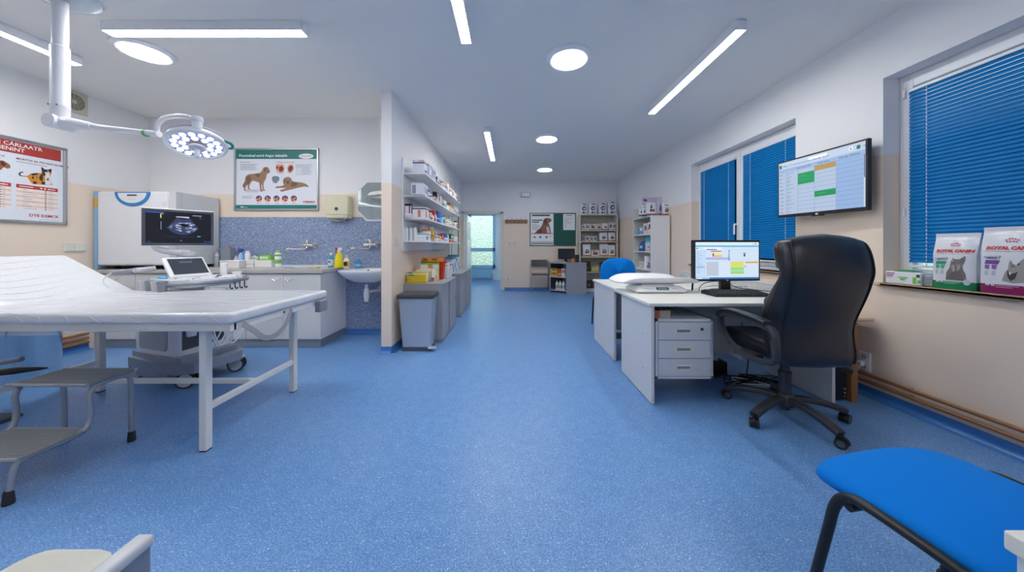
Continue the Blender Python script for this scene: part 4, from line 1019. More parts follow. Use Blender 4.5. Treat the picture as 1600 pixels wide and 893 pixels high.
p.flat(Q([(568, 280), (585, 252), (660, 250), (684, 290), (672, 360), (625, 374), (580, 350)]), .006, 7, T0); p.flat(Q([(608, 290), (650, 268), (672, 310), (650, 350), (610, 340)]), .0064, 8, T0); p.flat(Q([(572, 290), (596, 262), (604, 300), (586, 330)]), .0065, 6, T0)
p.flat(Q([(712, 300), (730, 258), (775, 250), (800, 284), (796, 330), (760, 372), (722, 360)]), .006, 7, T0); p.flat(Q([(728, 300), (750, 270), (784, 274), (790, 310), (760, 352), (732, 340)]), .0064, 8, T0)
for i, cx in enumerate((355, 467, 579, 687, 799)):
    c = bq(cx, 690); r = .0495
    p.disc(c[0], c[1], r, .0058, 2, T0); p.disc(c[0], c[1], r * .88, .006, 11, T0)
    p.flat([(c[0] + r * .88 * math.cos(q_), c[1] + r * .88 * math.sin(q_)) for q_ in [math.pi * j / 12 for j in range(13)]], .0063, 10, T0)
    for j in range(6): p.disc(c[0] + r * .5 * math.cos(j * 1.05 + i), c[1] - .006 + r * .42 * math.sin(j * 1.05 + i), .011, .0065 + j * .00005, (6, 7, 8, 7, 6, 11)[j], T0, 10)
    rc(cx - 32, cx + 32, 748, 754, .0056, 3)
tx('DTESDSMCK', 916, 740, 27, 6, bold=.002); rc(920, 1062, 750, 754, .0056, 3); rc(122, 160, 790, 802, .006, 2); rc(164, 212, 797, 801, .006, 2)
obj('poster_print', p, PM, t)

# --- left wall poster
XW = XL + .001
def lq(cx, cy):
    px = cx / 5.758; Y = 4.838 * 490 / (798 - px)
    return (Y, ZZ(205 + cy / 5.761, Y))
TL = frame((XW, 0, 0), (0, 1, 0), (0, 0, 1))
y1, z1 = lq(600, 158); _, z0 = lq(600, 842); y0 = y1 - 1.18
t = thing('framed_poster', 'framed red and white poster of a calico cat on the left wall', 'poster', (XW, (y0 + y1) / 2, z0))
f = MB()
for a, b, c, d in ((y0, y0 + .026, z0, z1), (y1 - .026, y1, z0, z1), (y0, y1, z0, z0 + .026), (y0, y1, z1 - .026, z1)): f.box(XW, XW + .024, a, b, c, d, bev=.006)
obj('frame', f, ALU, t)
p = MB(); p.box(y0 + .015, y1 - .015, z0 + .015, z1 - .015, .001, .005, 0, T=TL)
LM = [paint('#E4EAF2', .35), paint('#B03A32', .5), paint('#F4F2F0', .5), paint('#8E8F96', .6), paint('#EAD3C4', .6), paint('#F3E9E4', .6), paint('#D68B2C', .6), paint('#2F2A2B', .6), paint('#E8E2DC', .6), paint('#9C6B4A', .6), paint('#C2372F', .5), paint('#6B2B2B', .6)]
ra = lambda a, b, c, d, z, m: p.rect(a, b, c, d, z, m, TL)
zt = lq(576, 180)[1]; zb = lq(576, 279)[1]
ra(y0 + .03, y1 - .04, zb, zt, .0055, 1)
def lt(s, cx, cy, size, m, al='LEFT', bold=0, wide=1):
    a = lq(cx, cy); p.text(s, size, TL @ Matrix.Translation((a[0], a[1], 0)), m, al, z=.0062, bold=bold, wide=wide)
for s__, cx, dz in (('NEMOCÍ K VIACE CÁRLAATR', 385, .05), ('OZÁTILE PEIENINT', 228, .098)):
    p.text(s__, .05, TL @ Matrix.Translation((lq(cx, 190)[0], zt - dz, 0)), 2, 'RIGHT', z=.0062, bold=.001)
lt('MORTOS AL PSOADE EKAMEKS', 150, 250, .026, 11, bold=.0006); lt('ANATÓMOR', 50, 232, .026, 11, 'RIGHT')
a = lq(150, 268); b = lq(430, 310); ra(a[0], b[0], a[1] - .004, a[1] + .001, .0056, 3)
cat = [(170, 380), (188, 364), (214, 364), (214, 372), (194, 374), (184, 386), (200, 398), (250, 402), (276, 384), (310, 376), (350, 376), (378, 376), (384, 360), (374, 324), (384, 322), (404, 342), (436, 344), (462, 338), (470, 344), (462, 384), (458, 420), (462, 450), (478, 470), (480, 480), (420, 482), (360, 478), (300, 474), (284, 460), (262, 430), (252, 412), (200, 406), (176, 396)]
p.flat([lq(*c) for c in cat], .006, 6, TL)
for s, m in (([(362, 400), (380, 380), (392, 410), (388, 450), (366, 440), (356, 420)], 7), ([(374, 324), (384, 322), (404, 342), (436, 344), (420, 372), (410, 400), (388, 400), (382, 370)], 7), ([(436, 344), (462, 338), (470, 344), (462, 384), (450, 372)], 7), ([(276, 384), (310, 376), (350, 376), (340, 392), (300, 398)], 7), ([(410, 400), (420, 372), (436, 372), (456, 400), (460, 450), (478, 472), (440, 480), (404, 478), (412, 440)], 8), ([(290, 410), (306, 402), (310, 424), (296, 430)], 7), ([(326, 408), (340, 404), (344, 420), (332, 424)], 9), ([(300, 448), (330, 452), (340, 472), (304, 472)], 7), ([(376, 452), (410, 456), (412, 480), (380, 478)], 7), ([(170, 380), (188, 364), (214, 364), (214, 372), (194, 374), (184, 386), (200, 398), (196, 406), (176, 396)], 7), ([(424, 424), (444, 420), (440, 444), (426, 440)], 9)): p.flat([lq(*c) for c in s], .0064, m, TL)
for c in ((414, 374), (446, 376)): a = lq(*c); p.disc(a[0], a[1], .007, .0068, 5, TL, 12)
p.flat([lq(*c) for c in [(-60, 300), (-20, 262), (30, 262), (70, 284), (96, 304), (98, 330), (70, 336), (40, 322), (20, 340), (0, 356), (-60, 356)]], .006, 9, TL); p.flat([lq(*c) for c in [(6, 268), (40, 272), (60, 300), (40, 318), (14, 300)]], .0064, 11, TL)
for xa_, xb_ in ((150, 525), (-320, 105)):
    ya, yb = lq(xa_, 500)[0], lq(xb_, 500)[0]; top = lq(150, 471)[1]; h = .0232
    ra(ya, yb, top - .036, top, .0058, 10); ra(ya + .02, ya + .11, top - .022, top - .014, .0062, 2); ra(yb - .07, yb - .02, top - .022, top - .014, .0062, 2)
    for i in range(3): p.disc(ya + .165 + i * .026, top - .018, .008, .0062, 2, TL, 12)
    for i in range(9):
        zz = top - .036 - h * i
        ra(ya, yb, zz - h, zz, .0058, 5 if i % 2 == 0 else 4); ra(ya + .04, ya + .075 + (i % 3) * .03, zz - h * .6, zz - h * .45, .0061, 3); p.disc(ya + .195, zz - h * .5, .007, .0062, 9, TL, 10); ra(yb - .07, yb - .035, zz - h * .6, zz - h * .45, .0061, 3)
lt('DTE DSMCK', 534, 782, .038, 10, 'RIGHT', .001); a = lq(360, 793); b = lq(534, 800); ra(a[0], b[0], a[1] - .003, a[1], .0058, 3)
obj('poster_print', p, LM, t)

# ================= far wall notice board =================
YW = YF - .001
TF = frame((0, YW, 0), (1, 0, 0), (0, 0, 1))
def fq(cx, cy, Y=8.36): return (XX(720 + cx / 4.7, Y), ZZ(280 + cy / 4.7, Y))
ax, az = fq(507, 488); bx_, bz = fq(845, 246)
t = thing('notice_board', 'dark green notice board in a metal frame on the far wall', 'notice board', ((ax + bx_) / 2, YW, az))
obj('board', MB().box(ax + .01, bx_ - .01, az + .01, bz - .01, .001, .012, T=TF), mat('board_green', '#1F5A50', .7, bump=.05), t)
f = MB()
for x0, x1, z0, z1 in ((ax, ax + .022, az, bz), (bx_ - .022, bx_, az, bz), (ax, bx_, az, az + .022), (ax, bx_, bz - .022, bz)): f.box(x0, x1, z0, z1, .0, .02, T=TF, bev=.004)
obj('frame', f, mat('dark_frame', '#46605C', .4), t)
p = MB()
def fr_(x0, x1, y0, y1, z, m):
    a = fq(x0, y1); b = fq(x1, y0); p.rect(a[0], b[0], a[1], b[1], z, m, TF)
a = fq(513, 484); b = fq(681, 252); p.box(a[0], b[0], a[1], b[1], .0125, .0145, 0, T=TF)
fr_(522, 655, 258, 270, .015, 3); fr_(522, 600, 296, 304, .015, 3); fr_(522, 575, 310, 318, .015, 3); fr_(522, 560, 328, 331, .015, 3)
for i in range(5): fr_(524, 580 - i * 5, 340 + i * 7, 342 + i * 7, .015, 3)
p.flat([fq(*c) for c in [(540, 396), (560, 375), (585, 355), (600, 330), (606, 300), (620, 285), (640, 282), (662, 290), (668, 302), (655, 315), (645, 322), (654, 345), (660, 375), (662, 396)]], .015, 1, TF)
p.flat([fq(*c) for c in [(608, 300), (622, 288), (632, 300), (630, 330), (616, 336)]], .0153, 2, TF); p.flat([fq(*c) for c in [(628, 350), (644, 345), (656, 392), (634, 394)]], .0153, 6, TF); p.flat([fq(*c) for c in [(565, 378), (590, 362), (600, 392), (560, 394)]], .0153, 2, TF)
fr_(516, 678, 395, 400, .0154, 4); fr_(516, 678, 456, 459, .0154, 4); fr_(516, 678, 466, 474, .0154, 5)
for cx, m in ((542, 1), (584, 2), (630, 3)): p.disc(*fq(cx, 424), .028, .0152, m, TF, 12); 
p.disc(*fq(658, 418), .016, .0152, 1, TF, 10); p.disc(*fq(668, 470), .02, .0156, 5, TF, 10)
single('pinned_poster', p, [PAPER, paint('#8A5A48'), paint('#5E3A30'), paint('#4A4A50'), paint('#A03A3E'), paint('#4C7A58'), paint('#D8C8BC')], 'white poster with a brown long-eared dog pinned on the green board', 'poster')
p = MB(); a = fq(752, 372); b = fq(842, 254); p.box(a[0], b[0], a[1], b[1], .0125, .0135, 0, T=TF)
fr_(775, 818, 263, 267, .014, 1)
for i, (x1, m) in enumerate(((825, 2), (815, 2), (790, 1), (822, 2), (812, 2), (775, 1), (780, 1), (776, 1))): fr_(762, x1, 282 + i * 10, 284 + i * 10, .014, m)
single('paper_notice', p, [PAPER, paint('#5B5E66'), paint('#B98488')], 'white typed paper pinned at the right of the green board', 'notice')
# coat rack, exit light, switches, socket
ax, az = fq(328, 322); bx_, bz = fq(490, 296)
t = thing('coat_rack', 'small wooden coat rack on the far wall beside the doorway', 'coat rack', ((ax + bx_) / 2, YW, az))
obj('board', MB().box(ax, bx_, az, bz, .001, .022, bev=.004, T=TF), WOODB, t)
for i in range(5):
    x = ax + .05 + i * (bx_ - ax - .1) / 4
    obj('hook', MB().tube([(x, YW - .02, bz + .04), (x, YW - .05, bz + .045), (x, YW - .03, bz - .01), (x, YW - .03, az - .0), (x, YW - .06, az - .03), (x, YW - .075, az)], .006, 8, sub=3), CHROME, t)
ax, az = fq(443, 130); bx_, bz = fq(511, 94)
t = thing('exit_light', 'white emergency light box high on the far wall', 'emergency light', ((ax + bx_) / 2, YW, az))
obj('housing', MB().box(ax, bx_, az, bz, .001, .06, bev=.015, T=TF), mat('pale_housing', '#C3C9CF', .4), t)
obj('lens', MB().box(ax + .025, bx_ - .025, az + .025, bz - .025, .058, .066, bev=.004, T=TF).rect(ax + .05, ax + .1, az + .06, az + .068, .067, 1, TF).rect(bx_ - .1, bx_ - .05, az + .06, az + .068, .067, 1, TF), [PLAST, MGREY], t)
for i, (cx, lab) in enumerate(((356, 'cream light switch on the far wall, nearer the doorway'), (396, 'cream light switch on the far wall, nearer the notice board'))):
    a = fq(cx - 10, 476); b = fq(cx + 10, 454)
    single('light_switch', MB().box(a[0], b[0], a[1], b[1], .001, .012, bev=.004, T=TF).box(a[0] + .02, b[0] - .02, a[1] + .02, b[1] - .02, .012, .02, bev=.003, T=TF), PLAST, lab, 'switch', 'switches on the far wall')
def socket(T, x, z, label, w=.08, h=.08):
    b = MB().box(x - w / 2, x + w / 2, z - h / 2, z + h / 2, .001, .014, bev=.005, T=T)
    for o in ((0,) if h < .1 else (-h / 4, h / 4)):
        b.cyl((x, z + o, .013), (x, z + o, .0155), .021, m=1, T=T)
        for s in (-.009, .009): b.cyl((x + s, z + o - .002, .0155), (x + s, z + o - .002, .0165), .0027, m=2, T=T)
    return single('wall_socket', b, [PLAST, LGREY, BLACK], label, 'socket')
a = fq(349, 723); socket(TF, a[0], a[1], 'white wall socket low on the far wall beside the doorway', .1, .1)
T = frame((XR - .001, 0, 0), (0, -1, 0), (0, 0, 1))
socket(T, -2.50, .262, 'white double wall socket low on the right wall behind the armchair', .085, .15)
single('plug_cord', MB().tube([(XR - .03, 2.51, .24), (XR - .05, 2.52, .17), (XR - .03, 2.55, .10), (XR - .045, 2.57, .02)], .004, 8, sub=5).box(XR - .05, XR - .017, 2.49, 2.53, .225, .262, bev=.006), PLAST, 'white cord plugged into the double socket on the right wall', 'cord')
TPW = frame((PX1 + .001, 0, 0), (0, 1, 0), (0, 0, 1))
ysw = 1.315 * 490 / (798 - 619)
single('light_switch', MB().box(ysw - .042, ysw + .042, 1.18, 1.285, .0, .012, bev=.004, T=TPW).box(ysw - .03, ysw + .03, 1.2, 1.265, .012, .019, bev=.003, T=TPW), CREAM, 'cream light switch at the near end of the shelf wall', 'switch')
# ================= wall shelves with medicines =================
t = thing('wall_shelf', 'long white four-board wall shelf crowded with medicines', 'shelf', (PX1, 5.1, 1.12))
obj('back_panel', MB().box(PX1 + .001, PX1 + .02, 3.78, 6.18, 1.12, 2.245, bev=.003), WHITE, t)
SH = [2.052, 1.778, 1.502, 1.228]
XF = -1.036
for z in SH:
    obj('shelf_board', MB().prism([(PX1 + .02, 3.8), (XF, 3.8), (XF, 6.5), (PX1 + .02, 6.5)], z, z + .018), WHITE, t)
obj('end_strip', MB().box(PX1 + .02, PX1 + .032, 5.19, 5.215, 1.2, 2.05), PLAST, t)


def sy(px): return -XF * 490 / (798 - px)     # distance of a thing whose front right edge shows at that column


NAMES = ['topmost', 'second', 'third', 'lowest']
stock = []      # (board, distance, object, look): ordinals are given once a board is full
def sbox(i, p0, p1, h, base, look, bands=(), patches=(), d=.0, wd=.13, zoff=0, cat='box', nm='medicine_box'):
    a, b = sy(p0), sy(p1); z = SH[i] + .0185 + zoff
    o = carton(nm, XF - .012 - d - wd, XF - .012 - d, a, b - .004, z, h, base, bands, look, 'medicines on the %s wall shelf board' % NAMES[i], patches, cat)
    stock.append((i, a, o, look))
def scan(i, p, r, h, base, cap, look, band=None, d=.0, neck=.6, cat='bottle', nm='medicine_bottle'):
    y = sy(p); x = XF - .014 - d - r
    b = [(.0, 0), (r * .94, 0), (r, .004), (r, h * .74), (r * neck, h * .83), (r * neck, h * .85)]
    o = bottle(nm, x, y, SH[i] + .0185, b, paint(base), [(r * neck * 1.08, h * .84), (r * neck * 1.08, h * .99), (r * neck, h), (.001, h)], paint(cap), look, 'medicines on the %s wall shelf board' % NAMES[i], lab=(h * .15, h * .6, r * 1.004, paint(band)) if band else None, cat=cat)
    stock.append((i, y - r, o, look))
W_, BL, OR, NV = '#E9EBEF', '#2E4FA8', '#D9793A', '#1F2C52'
# top board
sbox(0, 664.5, 669.5, .155, W_, 'big white carton with blue and orange stripe', [(.70, .80, BL), (.82, .93, '#E3A57A')], [('r', .2, .8, .1, .25, BL), ('n', .1, .5, .8, .95, '#E8E8EC')], wd=.14)
sbox(0, 671, 676.5, .165, '#C6CCDA', 'grey-blue patterned carton', [(.86, .92, '#6C7898')], [('n', .08, .3, .1, .85, '#4D5B80'), ('r', .2, .8, .2, .6, '#E8ECF4')])
sbox(0, 677, 682.5, .165, '#CBD0DC', 'tall pale carton with violet corner', [(.3, .36, '#5964A0')], [('r', .1, .9, .5, .8, '#8790B4')])
sbox(0, 684, 689.5, .10, '#5A6276', 'dark slate carton', [(.3, .5, '#C7CBD6')], [('r', .2, .7, .55, .9, '#E0E4EC')], wd=.1)
sbox(0, 690, 692.8, .05, '#D9A58A', 'flat salmon pack', [(.4, .6, '#E9E9E9')], wd=.1)
sbox(0, 693, 697, .115, W_, 'white pack with red lettering block', [(.75, .9, '#C9452F')], [('r', .1, .8, .3, .6, '#6B86B4')], wd=.09)
sbox(0, 697.4, 700.6, .13, '#B8BED0', 'grey violet pack', [(.4, .6, '#6A5A8C')], wd=.09)
scan(0, 703, .05, .19, W_, '#F0C20F', 'white jar with yellow lid', '#E4D8C0', neck=.9, cat='jar', nm='medicine_jar')
sbox(0, 705.5, 708, .13, W_, 'white carton with red dots', [(.5, .7, '#D98A86')], wd=.1)
scan(0, 709.5, .045, .15, '#F0F0F2', '#EDEDF0', 'white bottle with red label', '#C23A40', neck=.7)
scan(0, 711.8, .045, .15, '#F0F0F2', '#E6E6EA', 'all white rounded bottle', None, neck=.8)
sbox(0, 713.5, 716, .12, '#EEF0F2', 'white carton with a red square', [], [('r', .2, .8, .2, .6, '#C8343A'), ('n', .2, .8, .2, .6, '#C8343A')], wd=.09)
sbox(0, 716.6, 718.8, .06, '#33384A', 'small black and white pack', [(.5, .9, '#E6E8EC')], wd=.08)
# second board
for j, p in enumerate((664.6, 666.6, 668.6)):
    sbox(1, p - 1.5 if j == 0 else p - .0, p + 1.9, .145, '#E4E7EE', ('pale box file', 'white box file with grey label', 'white box file with violet label')[j], [(.90, .96, '#BFC5D2')], [('r', .2, .8, .2, .7, ('#C5CAD6', '#9BA4B6', '#8D90BE')[j]), ('n', .1 + .1 * j, .4 + .1 * j, .1, .8, '#8D95A6')], wd=.15, nm='box_file', cat='box file')
sbox(1, 671, 674, .11, W_, 'white pack with blue top', [(.7, .92, BL), (.1, .3, '#D98878')], wd=.11)
sbox(1, 674.4, 677.2, .10, W_, 'white pack with black and blue bands', [(.72, .9, '#20222C'), (.3, .5, BL)], wd=.11)
sbox(1, 677.6, 680.2, .05, '#A9B9BE', 'flat grey green pack', [(.4, .7, '#E7E9EA')], wd=.11)
sbox(1, 680.6, 683.2, .07, '#E6C4B6', 'low pack with orange end', [(.3, .6, '#D2603A')], wd=.11)
sbox(1, 683.5, 685, .15, '#1C1E26', 'narrow black spine', [(.1, .35, '#E8E8EA')], wd=.13, nm='folder', cat='folder')
sbox(1, 685.3, 687, .13, '#E9E4D6', 'narrow cream spine', [(.8, .88, '#1C1E26')], wd=.13, nm='folder', cat='folder')
sbox(1, 687.2, 688.8, .14, '#3F7FB8', 'narrow blue spine', [(.1, .3, '#DDE6EC')], wd=.13, nm='folder', cat='folder')
sbox(1, 689, 692, .13, '#EEF0EE', 'white pack with sandy edge', [(.05, .85, '#E2D9C4')], [('r', .5, .9, .1, .85, '#D9BE8E')], wd=.12)
sbox(1, 695, 699, .115, '#DDE3E2', 'grey white pack with green corner', [(.1, .5, '#8FB0A0')], wd=.1)
sbox(1, 699.5, 703.5, .07, '#EFF0F2', 'white pack under orange edge', [(.8, 1.0, '#D9732E')], wd=.1)
sbox(1, 704, 707, .115, '#E3A514', 'amber pack with dark lid edge', [(.85, 1.0, '#4A3320'), (.3, .45, '#F4EEDC')], wd=.1)
sbox(1, 707.5, 710.5, .12, '#6C9DC0', 'dull blue pack', [(.1, .45, '#EDF0F4')], wd=.1)
sbox(1, 711, 713.6, .10, '#E8D4DA', 'pale pink pack', [(.4, .6, '#C76A78')], wd=.1)
sbox(1, 714, 717.4, .13, '#DDE2EA', 'tall white pack with rose foot', [(.05, .3, '#C9808C')], wd=.1)
# third board
sbox(2, 663, 665.4, .05, '#EDEEF0', 'small white crumpled pack', [(.3, .5, '#C9CBD0')], wd=.07, d=.15)
sbox(2, 665, 667.2, .175, '#E9E4E8', 'tall white pack with plum top', [(.84, 1.0, '#241C30')], [('r', .4, 1., .1, .8, '#8A3A5C'), ('n', .7, .9, .1, .84, '#8A3A5C')], wd=.07, d=.17)
sbox(2, 665.5, 671.5, .135, '#F0F0F2', 'wide white pack, black band, salmon square', [(.80, .90, '#1B1A24')], [('n', .45, .65, .1, .72, '#E0836E'), ('r', .2, .5, .1, .7, '#E0836E')], wd=.155)
sbox(2, 672, 674, .085, '#E7B427', 'small yellow pack', [(.1, .25, '#F1E3C0')], wd=.07)
sbox(2, 674.4, 677, .10, '#C9CEDA', 'pale grey pack with blue edge', [(.1, .4, '#5570B0')], wd=.09)
sbox(2, 672, 679, .165, '#2A2438', 'dark plum folder box', [(.6, .66, '#494060')], wd=.08, d=.16, nm='box_file', cat='box file')
sbox(2, 677.6, 680, .075, '#ECEDEF', 'small white pack with grey line', [(.4, .5, '#B6BAC2')], wd=.08)
sbox(2, 680.4, 682.6, .15, '#D8352A', 'upright red pack', [(.0, .18, '#B9241E')], [('r', .2, .7, .3, .6, '#EFC4BC')], wd=.09)
scan(2, 684, .035, .11, '#EFE9D9', '#EEE8D8', 'cream bottle', None, neck=.8)
sbox(2, 685.5, 688.4, .165, '#2257B4', 'upright royal blue pack', [(.3, .4, '#D8E2F4')], wd=.09)
sbox(2, 688.8, 691.6, .165, '#2F83D2', 'upright sky blue pack', [(.1, .5, '#6CB0E6')], wd=.09)
scan(2, 693.4, .035, .12, '#E9EDF4', '#2C54B0', 'white bottle with blue cap', None, neck=.75)
scan(2, 695.2, .035, .13, '#CFE3E2', '#7FA9A8', 'pale teal bottle', '#4D8F8E', neck=.7)
scan(2, 697, .032, .15, '#DCE6EA', '#3C6A8C', 'clear bottle with steel blue cap', '#8EC0C4', neck=.6)
sbox(2, 700, 703, .11, '#EDEFEF', 'white pack, a pale yellow stripe across it', [(.4, .6, '#E2D27C')], wd=.08)
sbox(2, 703.6, 706, .09, '#F0F0EE', 'white pack, a straw coloured corner on it', [(.1, .4, '#DCCB92')], wd=.08)
scan(2, 708, .036, .10, '#EFE7D6', '#E9E0CC', 'ivory bottle', None, neck=.8)
sbox(2, 709.4, 711.6, .08, '#E9D9CC', 'small peach pack', [(.5, .8, '#D78F6E')], wd=.07)
sbox(2, 712, 714, .07, '#F0F0F0', 'tiny white pack', [(.4, .6, '#C8CCD2')], wd=.07)
scan(2, 716, .042, .15, '#F1F1F3', '#22242C', 'white bottle with black lid', '#D6A59A', neck=.8)
# lowest board
for j, xo in enumerate((.215, .165, .115)):
    y = 3.99 + j * .0
    bottle('tall_canister', XF - xo + (-.03), 3.87 + j * .003, SH[3] + .0185, [(.0, 0), (.021, 0), (.022, .004), (.022, .15)], paint('#E7E9EA'), [(.0222, .149), (.0222, .158), (.012, .166), (.001, .167)], paint('#C4C8CC'), 'slim white canister at near end of lowest wall shelf, %s of three' % ('closest to the wall', 'middle one', 'closest to the room')[j], 'slim white canisters', cat='canister')
sbox(3, 671.6, 673.6, .16, '#34363E', 'dark grey upright file', [(.5, .6, '#55586A')], wd=.08, d=.165, nm='box_file', cat='box file')
sbox(3, 667, 673.5, .095, '#EDF1F4', 'wide white pack with teal band', [(.78, .88, '#3E8C96'), (.35, .4, '#9FC0DC')], [('r', .1, .5, .1, .6, '#7C98B8')], wd=.15)
scan(3, 676, .034, .215, '#E6E8EA', '#D9DCE0', 'tall white bottle', '#C6CCD2', d=.1, neck=.95)
scan(3, 678.5, .03, .22, '#E8E2D6', '#E0D9CA', 'tall ivory bottle', None, d=.1, neck=.8)
scan(3, 682, .03, .225, '#E9E9EA', '#DDDDE0', 'tall white bottle with ringed neck', None, d=.1, neck=.6)
sbox(3, 674, 676.4, .15, '#E8E9EA', 'white pack with orange top', [(.84, 1.0, '#D8882E')], [('r', .2, .8, .2, .5, '#A9B0BC')], wd=.1, d=.01)
sbox(3, 676.8, 680.6, .15, '#D9A21E', 'mustard yellow pack', [(.45, .52, '#8E6A18')], [('r', .2, .8, .58, .85, '#EFD070')], wd=.1)
scan(3, 683, .034, .2, '#EEEAE0', '#E6E2D6', 'cream white jar bottle', '#D9CFBC', d=.03, neck=.9)
sbox(3, 684, 686.6, .085, '#EDEFF0', 'small white carton, blue stripe near top', [(.6, .75, '#4E6AA8')], wd=.08)
sbox(3, 687, 689, .09, '#E4A72C', 'small orange yellow pack', [(.1, .5, '#F1E2C0')], wd=.07)
sbox(3, 686, 691, .15, '#4468A8', 'steel blue file', [(.3, .36, '#C6D2E6')], wd=.08, d=.09, nm='box_file', cat='box file')
sbox(3, 689.4, 691.6, .08, '#E9E2D4', 'small beige pack', [(.5, .7, '#C9AA6A')], wd=.07)
sbox(3, 692, 695, .115, '#CC2F3E', 'crimson pack', [(.0, .25, '#ECECEE')], [('r', .2, .8, .5, .8, '#E68A92')], wd=.08)
scan(3, 693.5, .032, .18, '#E2E6EA', '#CED4DA', 'grey white bottle', '#B4BECA', d=.09, neck=.8)
sbox(3, 697, 700.6, .135, '#EDEFF3', 'white pack with blue upper half', [(.5, 1.0, '#3A6CC0'), (.15, .25, '#7A9AD0')], wd=.08)
scan(3, 702.5, .032, .13, '#E6E9EC', '#DFE3E6', 'white bottle beside the blue and white pack', None, neck=.8)
sbox(3, 705.5, 710, .145, '#2E6A50', 'white-edged green pack with orange foot', [(.0, .28, '#E0662C'), (.28, .36, '#ECEDEA')], [('r', .2, .8, .5, .8, '#D7E4DC')], wd=.1)
sbox(3, 712, 714.5, .10, '#EFEFEF', 'white pack with grey foot', [(.0, .2, '#8E9298')], wd=.08)
scan(3, 716, .036, .12, '#F0F0F0', '#E4E4E4', 'white bottle at the far tip', None, neck=.8)

for i in range(4):
    for n_, (_, _, o, look) in enumerate(sorted([q for q in stock if q[0] == i], key=lambda q: q[1])):
        o['label'] = look + (', %s item from near on %s wall shelf' % (ORD[n_], NAMES[i]) if i < 3 else ', %s past the canisters on lowest wall shelf' % ORD[n_])

# ================= grey sliding cabinets below =================
def low_cab(y0, y1, label):
    x0, x1, z1 = PX1 + .006, -.82, .722
    t = thing('low_cabinet', label, 'cabinet', ((x0 + x1) / 2, (y0 + y1) / 2, 0), 0, 'grey cabinets below the wall shelves')
    obj('carcass', MB().box(x0, x1 - .03, y0, y1, .035, z1 - .022), WOODG, t)
    obj('plinth', MB().box(x0, x1 - .012, y0 + .01, y1 - .01, 0, .036), MGREY, t)
    obj('top', MB().box(x0, x1 + .004, y0 - .004, y1 + .004, z1 - .022, z1, bev=.003), WOODG, t)
    ym = (y0 + y1) / 2
    d = obj('door', MB().box(x1 - .03, x1 - .016, y0 + .004, ym + .02, .04, z1 - .026, bev=.001), WOODG, t)
    obj('handle', MB().box(x1 - .018, x1 - .0145, ym - .02, ym - .005, .36, .46, bev=.003), DGREY, d)
    d = obj('door', MB().box(x1 - .014, x1, ym - .02, y1 - .004, .04, z1 - .026, bev=.001), WOODG, t)
    obj('handle', MB().box(x1 - .002, x1 + .0015, y1 - .09, y1 - .07, .36, .46, bev=.003), DGREY, d)
    obj('door_gap', MB().box(x1 - .029, x1 - .013, ym + .0195, ym + .03, .04, z1 - .026), DGREY, t)
low_cab(3.84, 4.70, 'grey wood-grain low cabinet just behind the steel pedal bin')
low_cab(5.18, 6.50, 'grey wood-grain low cabinet farther from the pedal bin')
CT = .7225
carton('carton', -1.285, -1.05, 3.88, 4.0, CT, .132, '#E2C21A', [(.08, .13, '#C9A916'), (.78, .9, '#ECE9DA')], 'yellow carton with green label at the near end of the cabinet top', None, [('n', .06, .3, .86, .98, '#2F9A6A'), ('n', .06, .38, .66, .76, '#2F8A8A'), ('n', .06, .2, .45, .5, '#B79A18'), ('n', .06, .2, .3, .35, '#B79A18'), ('r', .2, .8, .1, .9, '#F0E9B8')])
single('film_bag', MB().box(-1.24, -1.02, 4.03, 4.10, CT, CT + .155, bev=.03, seg=4), mat('milky_film_bag', '#CFC9BE', .35), 'milky wrapped pack behind the yellow carton', 'bag')
carton('carton', -1.02, -.975, 4.03, 4.13, CT, .15, '#EDEAE2', [], 'narrow white and brown pack beside the milky wrapped pack', None, [('n', .1, .9, .05, .35, '#B5673C'), ('r', .3, .8, .1, .5, '#C9A58A')])
carton('carton', -1.20, -.965, 4.16, 4.24, CT, .235, '#EDE7C4', [(.9, 1.0, '#6DBB3C'), (.55, .62, '#C6B77C')], 'cream pack with green top and orange spots', None, [('n', .06, .42, .62, .88, '#E9EAE4'), ('n', .72, .98, .62, .88, '#E9EAE4'), ('n', .42, .7, .7, .9, '#D98A4A'), ('r', .1, .9, .05, .9, '#DCCB4A')])
t = thing('display_box', 'tall red cardboard display with yellow lettering band', 'display box', (-1.08, 4.32, CT))
mb = MB().prism([(-1.225, 0), (-.93, 0), (-.90, .30), (-1.215, .30)], 0, .09, 0, frame((0, 4.36, CT), (1, 0, 0), (0, 0, 1)))
mb.prism([(-1.2, .245), (-.915, .245), (-.905, .298), (-1.21, .298)], .0905, .0925, 1, frame((0, 4.36, CT), (1, 0, 0), (0, 0, 1)))
mb.prism([(-1.19, .262), (-1.13, .262), (-1.13, .28), (-1.19, .28)], .0926, .094, 2, frame((0, 4.36, CT), (1, 0, 0), (0, 0, 1)))
mb.prism([(-1.07, .262), (-1.0, .262), (-1.0, .282), (-1.07, .282)], .0926, .094, 2, frame((0, 4.36, CT), (1, 0, 0), (0, 0, 1)))
obj('card', mb, [paint('#C5282A'), paint('#E8A83A'), paint('#B01C20')], t)
carton('carton', -1.03, -.885, 4.42, 4.56, CT, .205, '#F0EBD6', [(.85, .92, '#E2B24A')], 'cream and white carton right of the red display', None, [('n', .05, .35, .1, .8, '#E7D68A'), ('n', .45, .95, .1, .7, '#DDE2EC'), ('r', .1, .7, .15, .7, '#D4DBE8')])
carton('carton', -1.02, -.88, 4.60, 4.69, CT, .25, '#DDE3EE', [(.70, .78, '#5C6FB0'), (.9, 1.0, '#9FB2D4')], 'pale blue carton with violet band at the far end of the near cabinet', None, [('n', .3, .6, .72, .9, '#7D4C9A')])
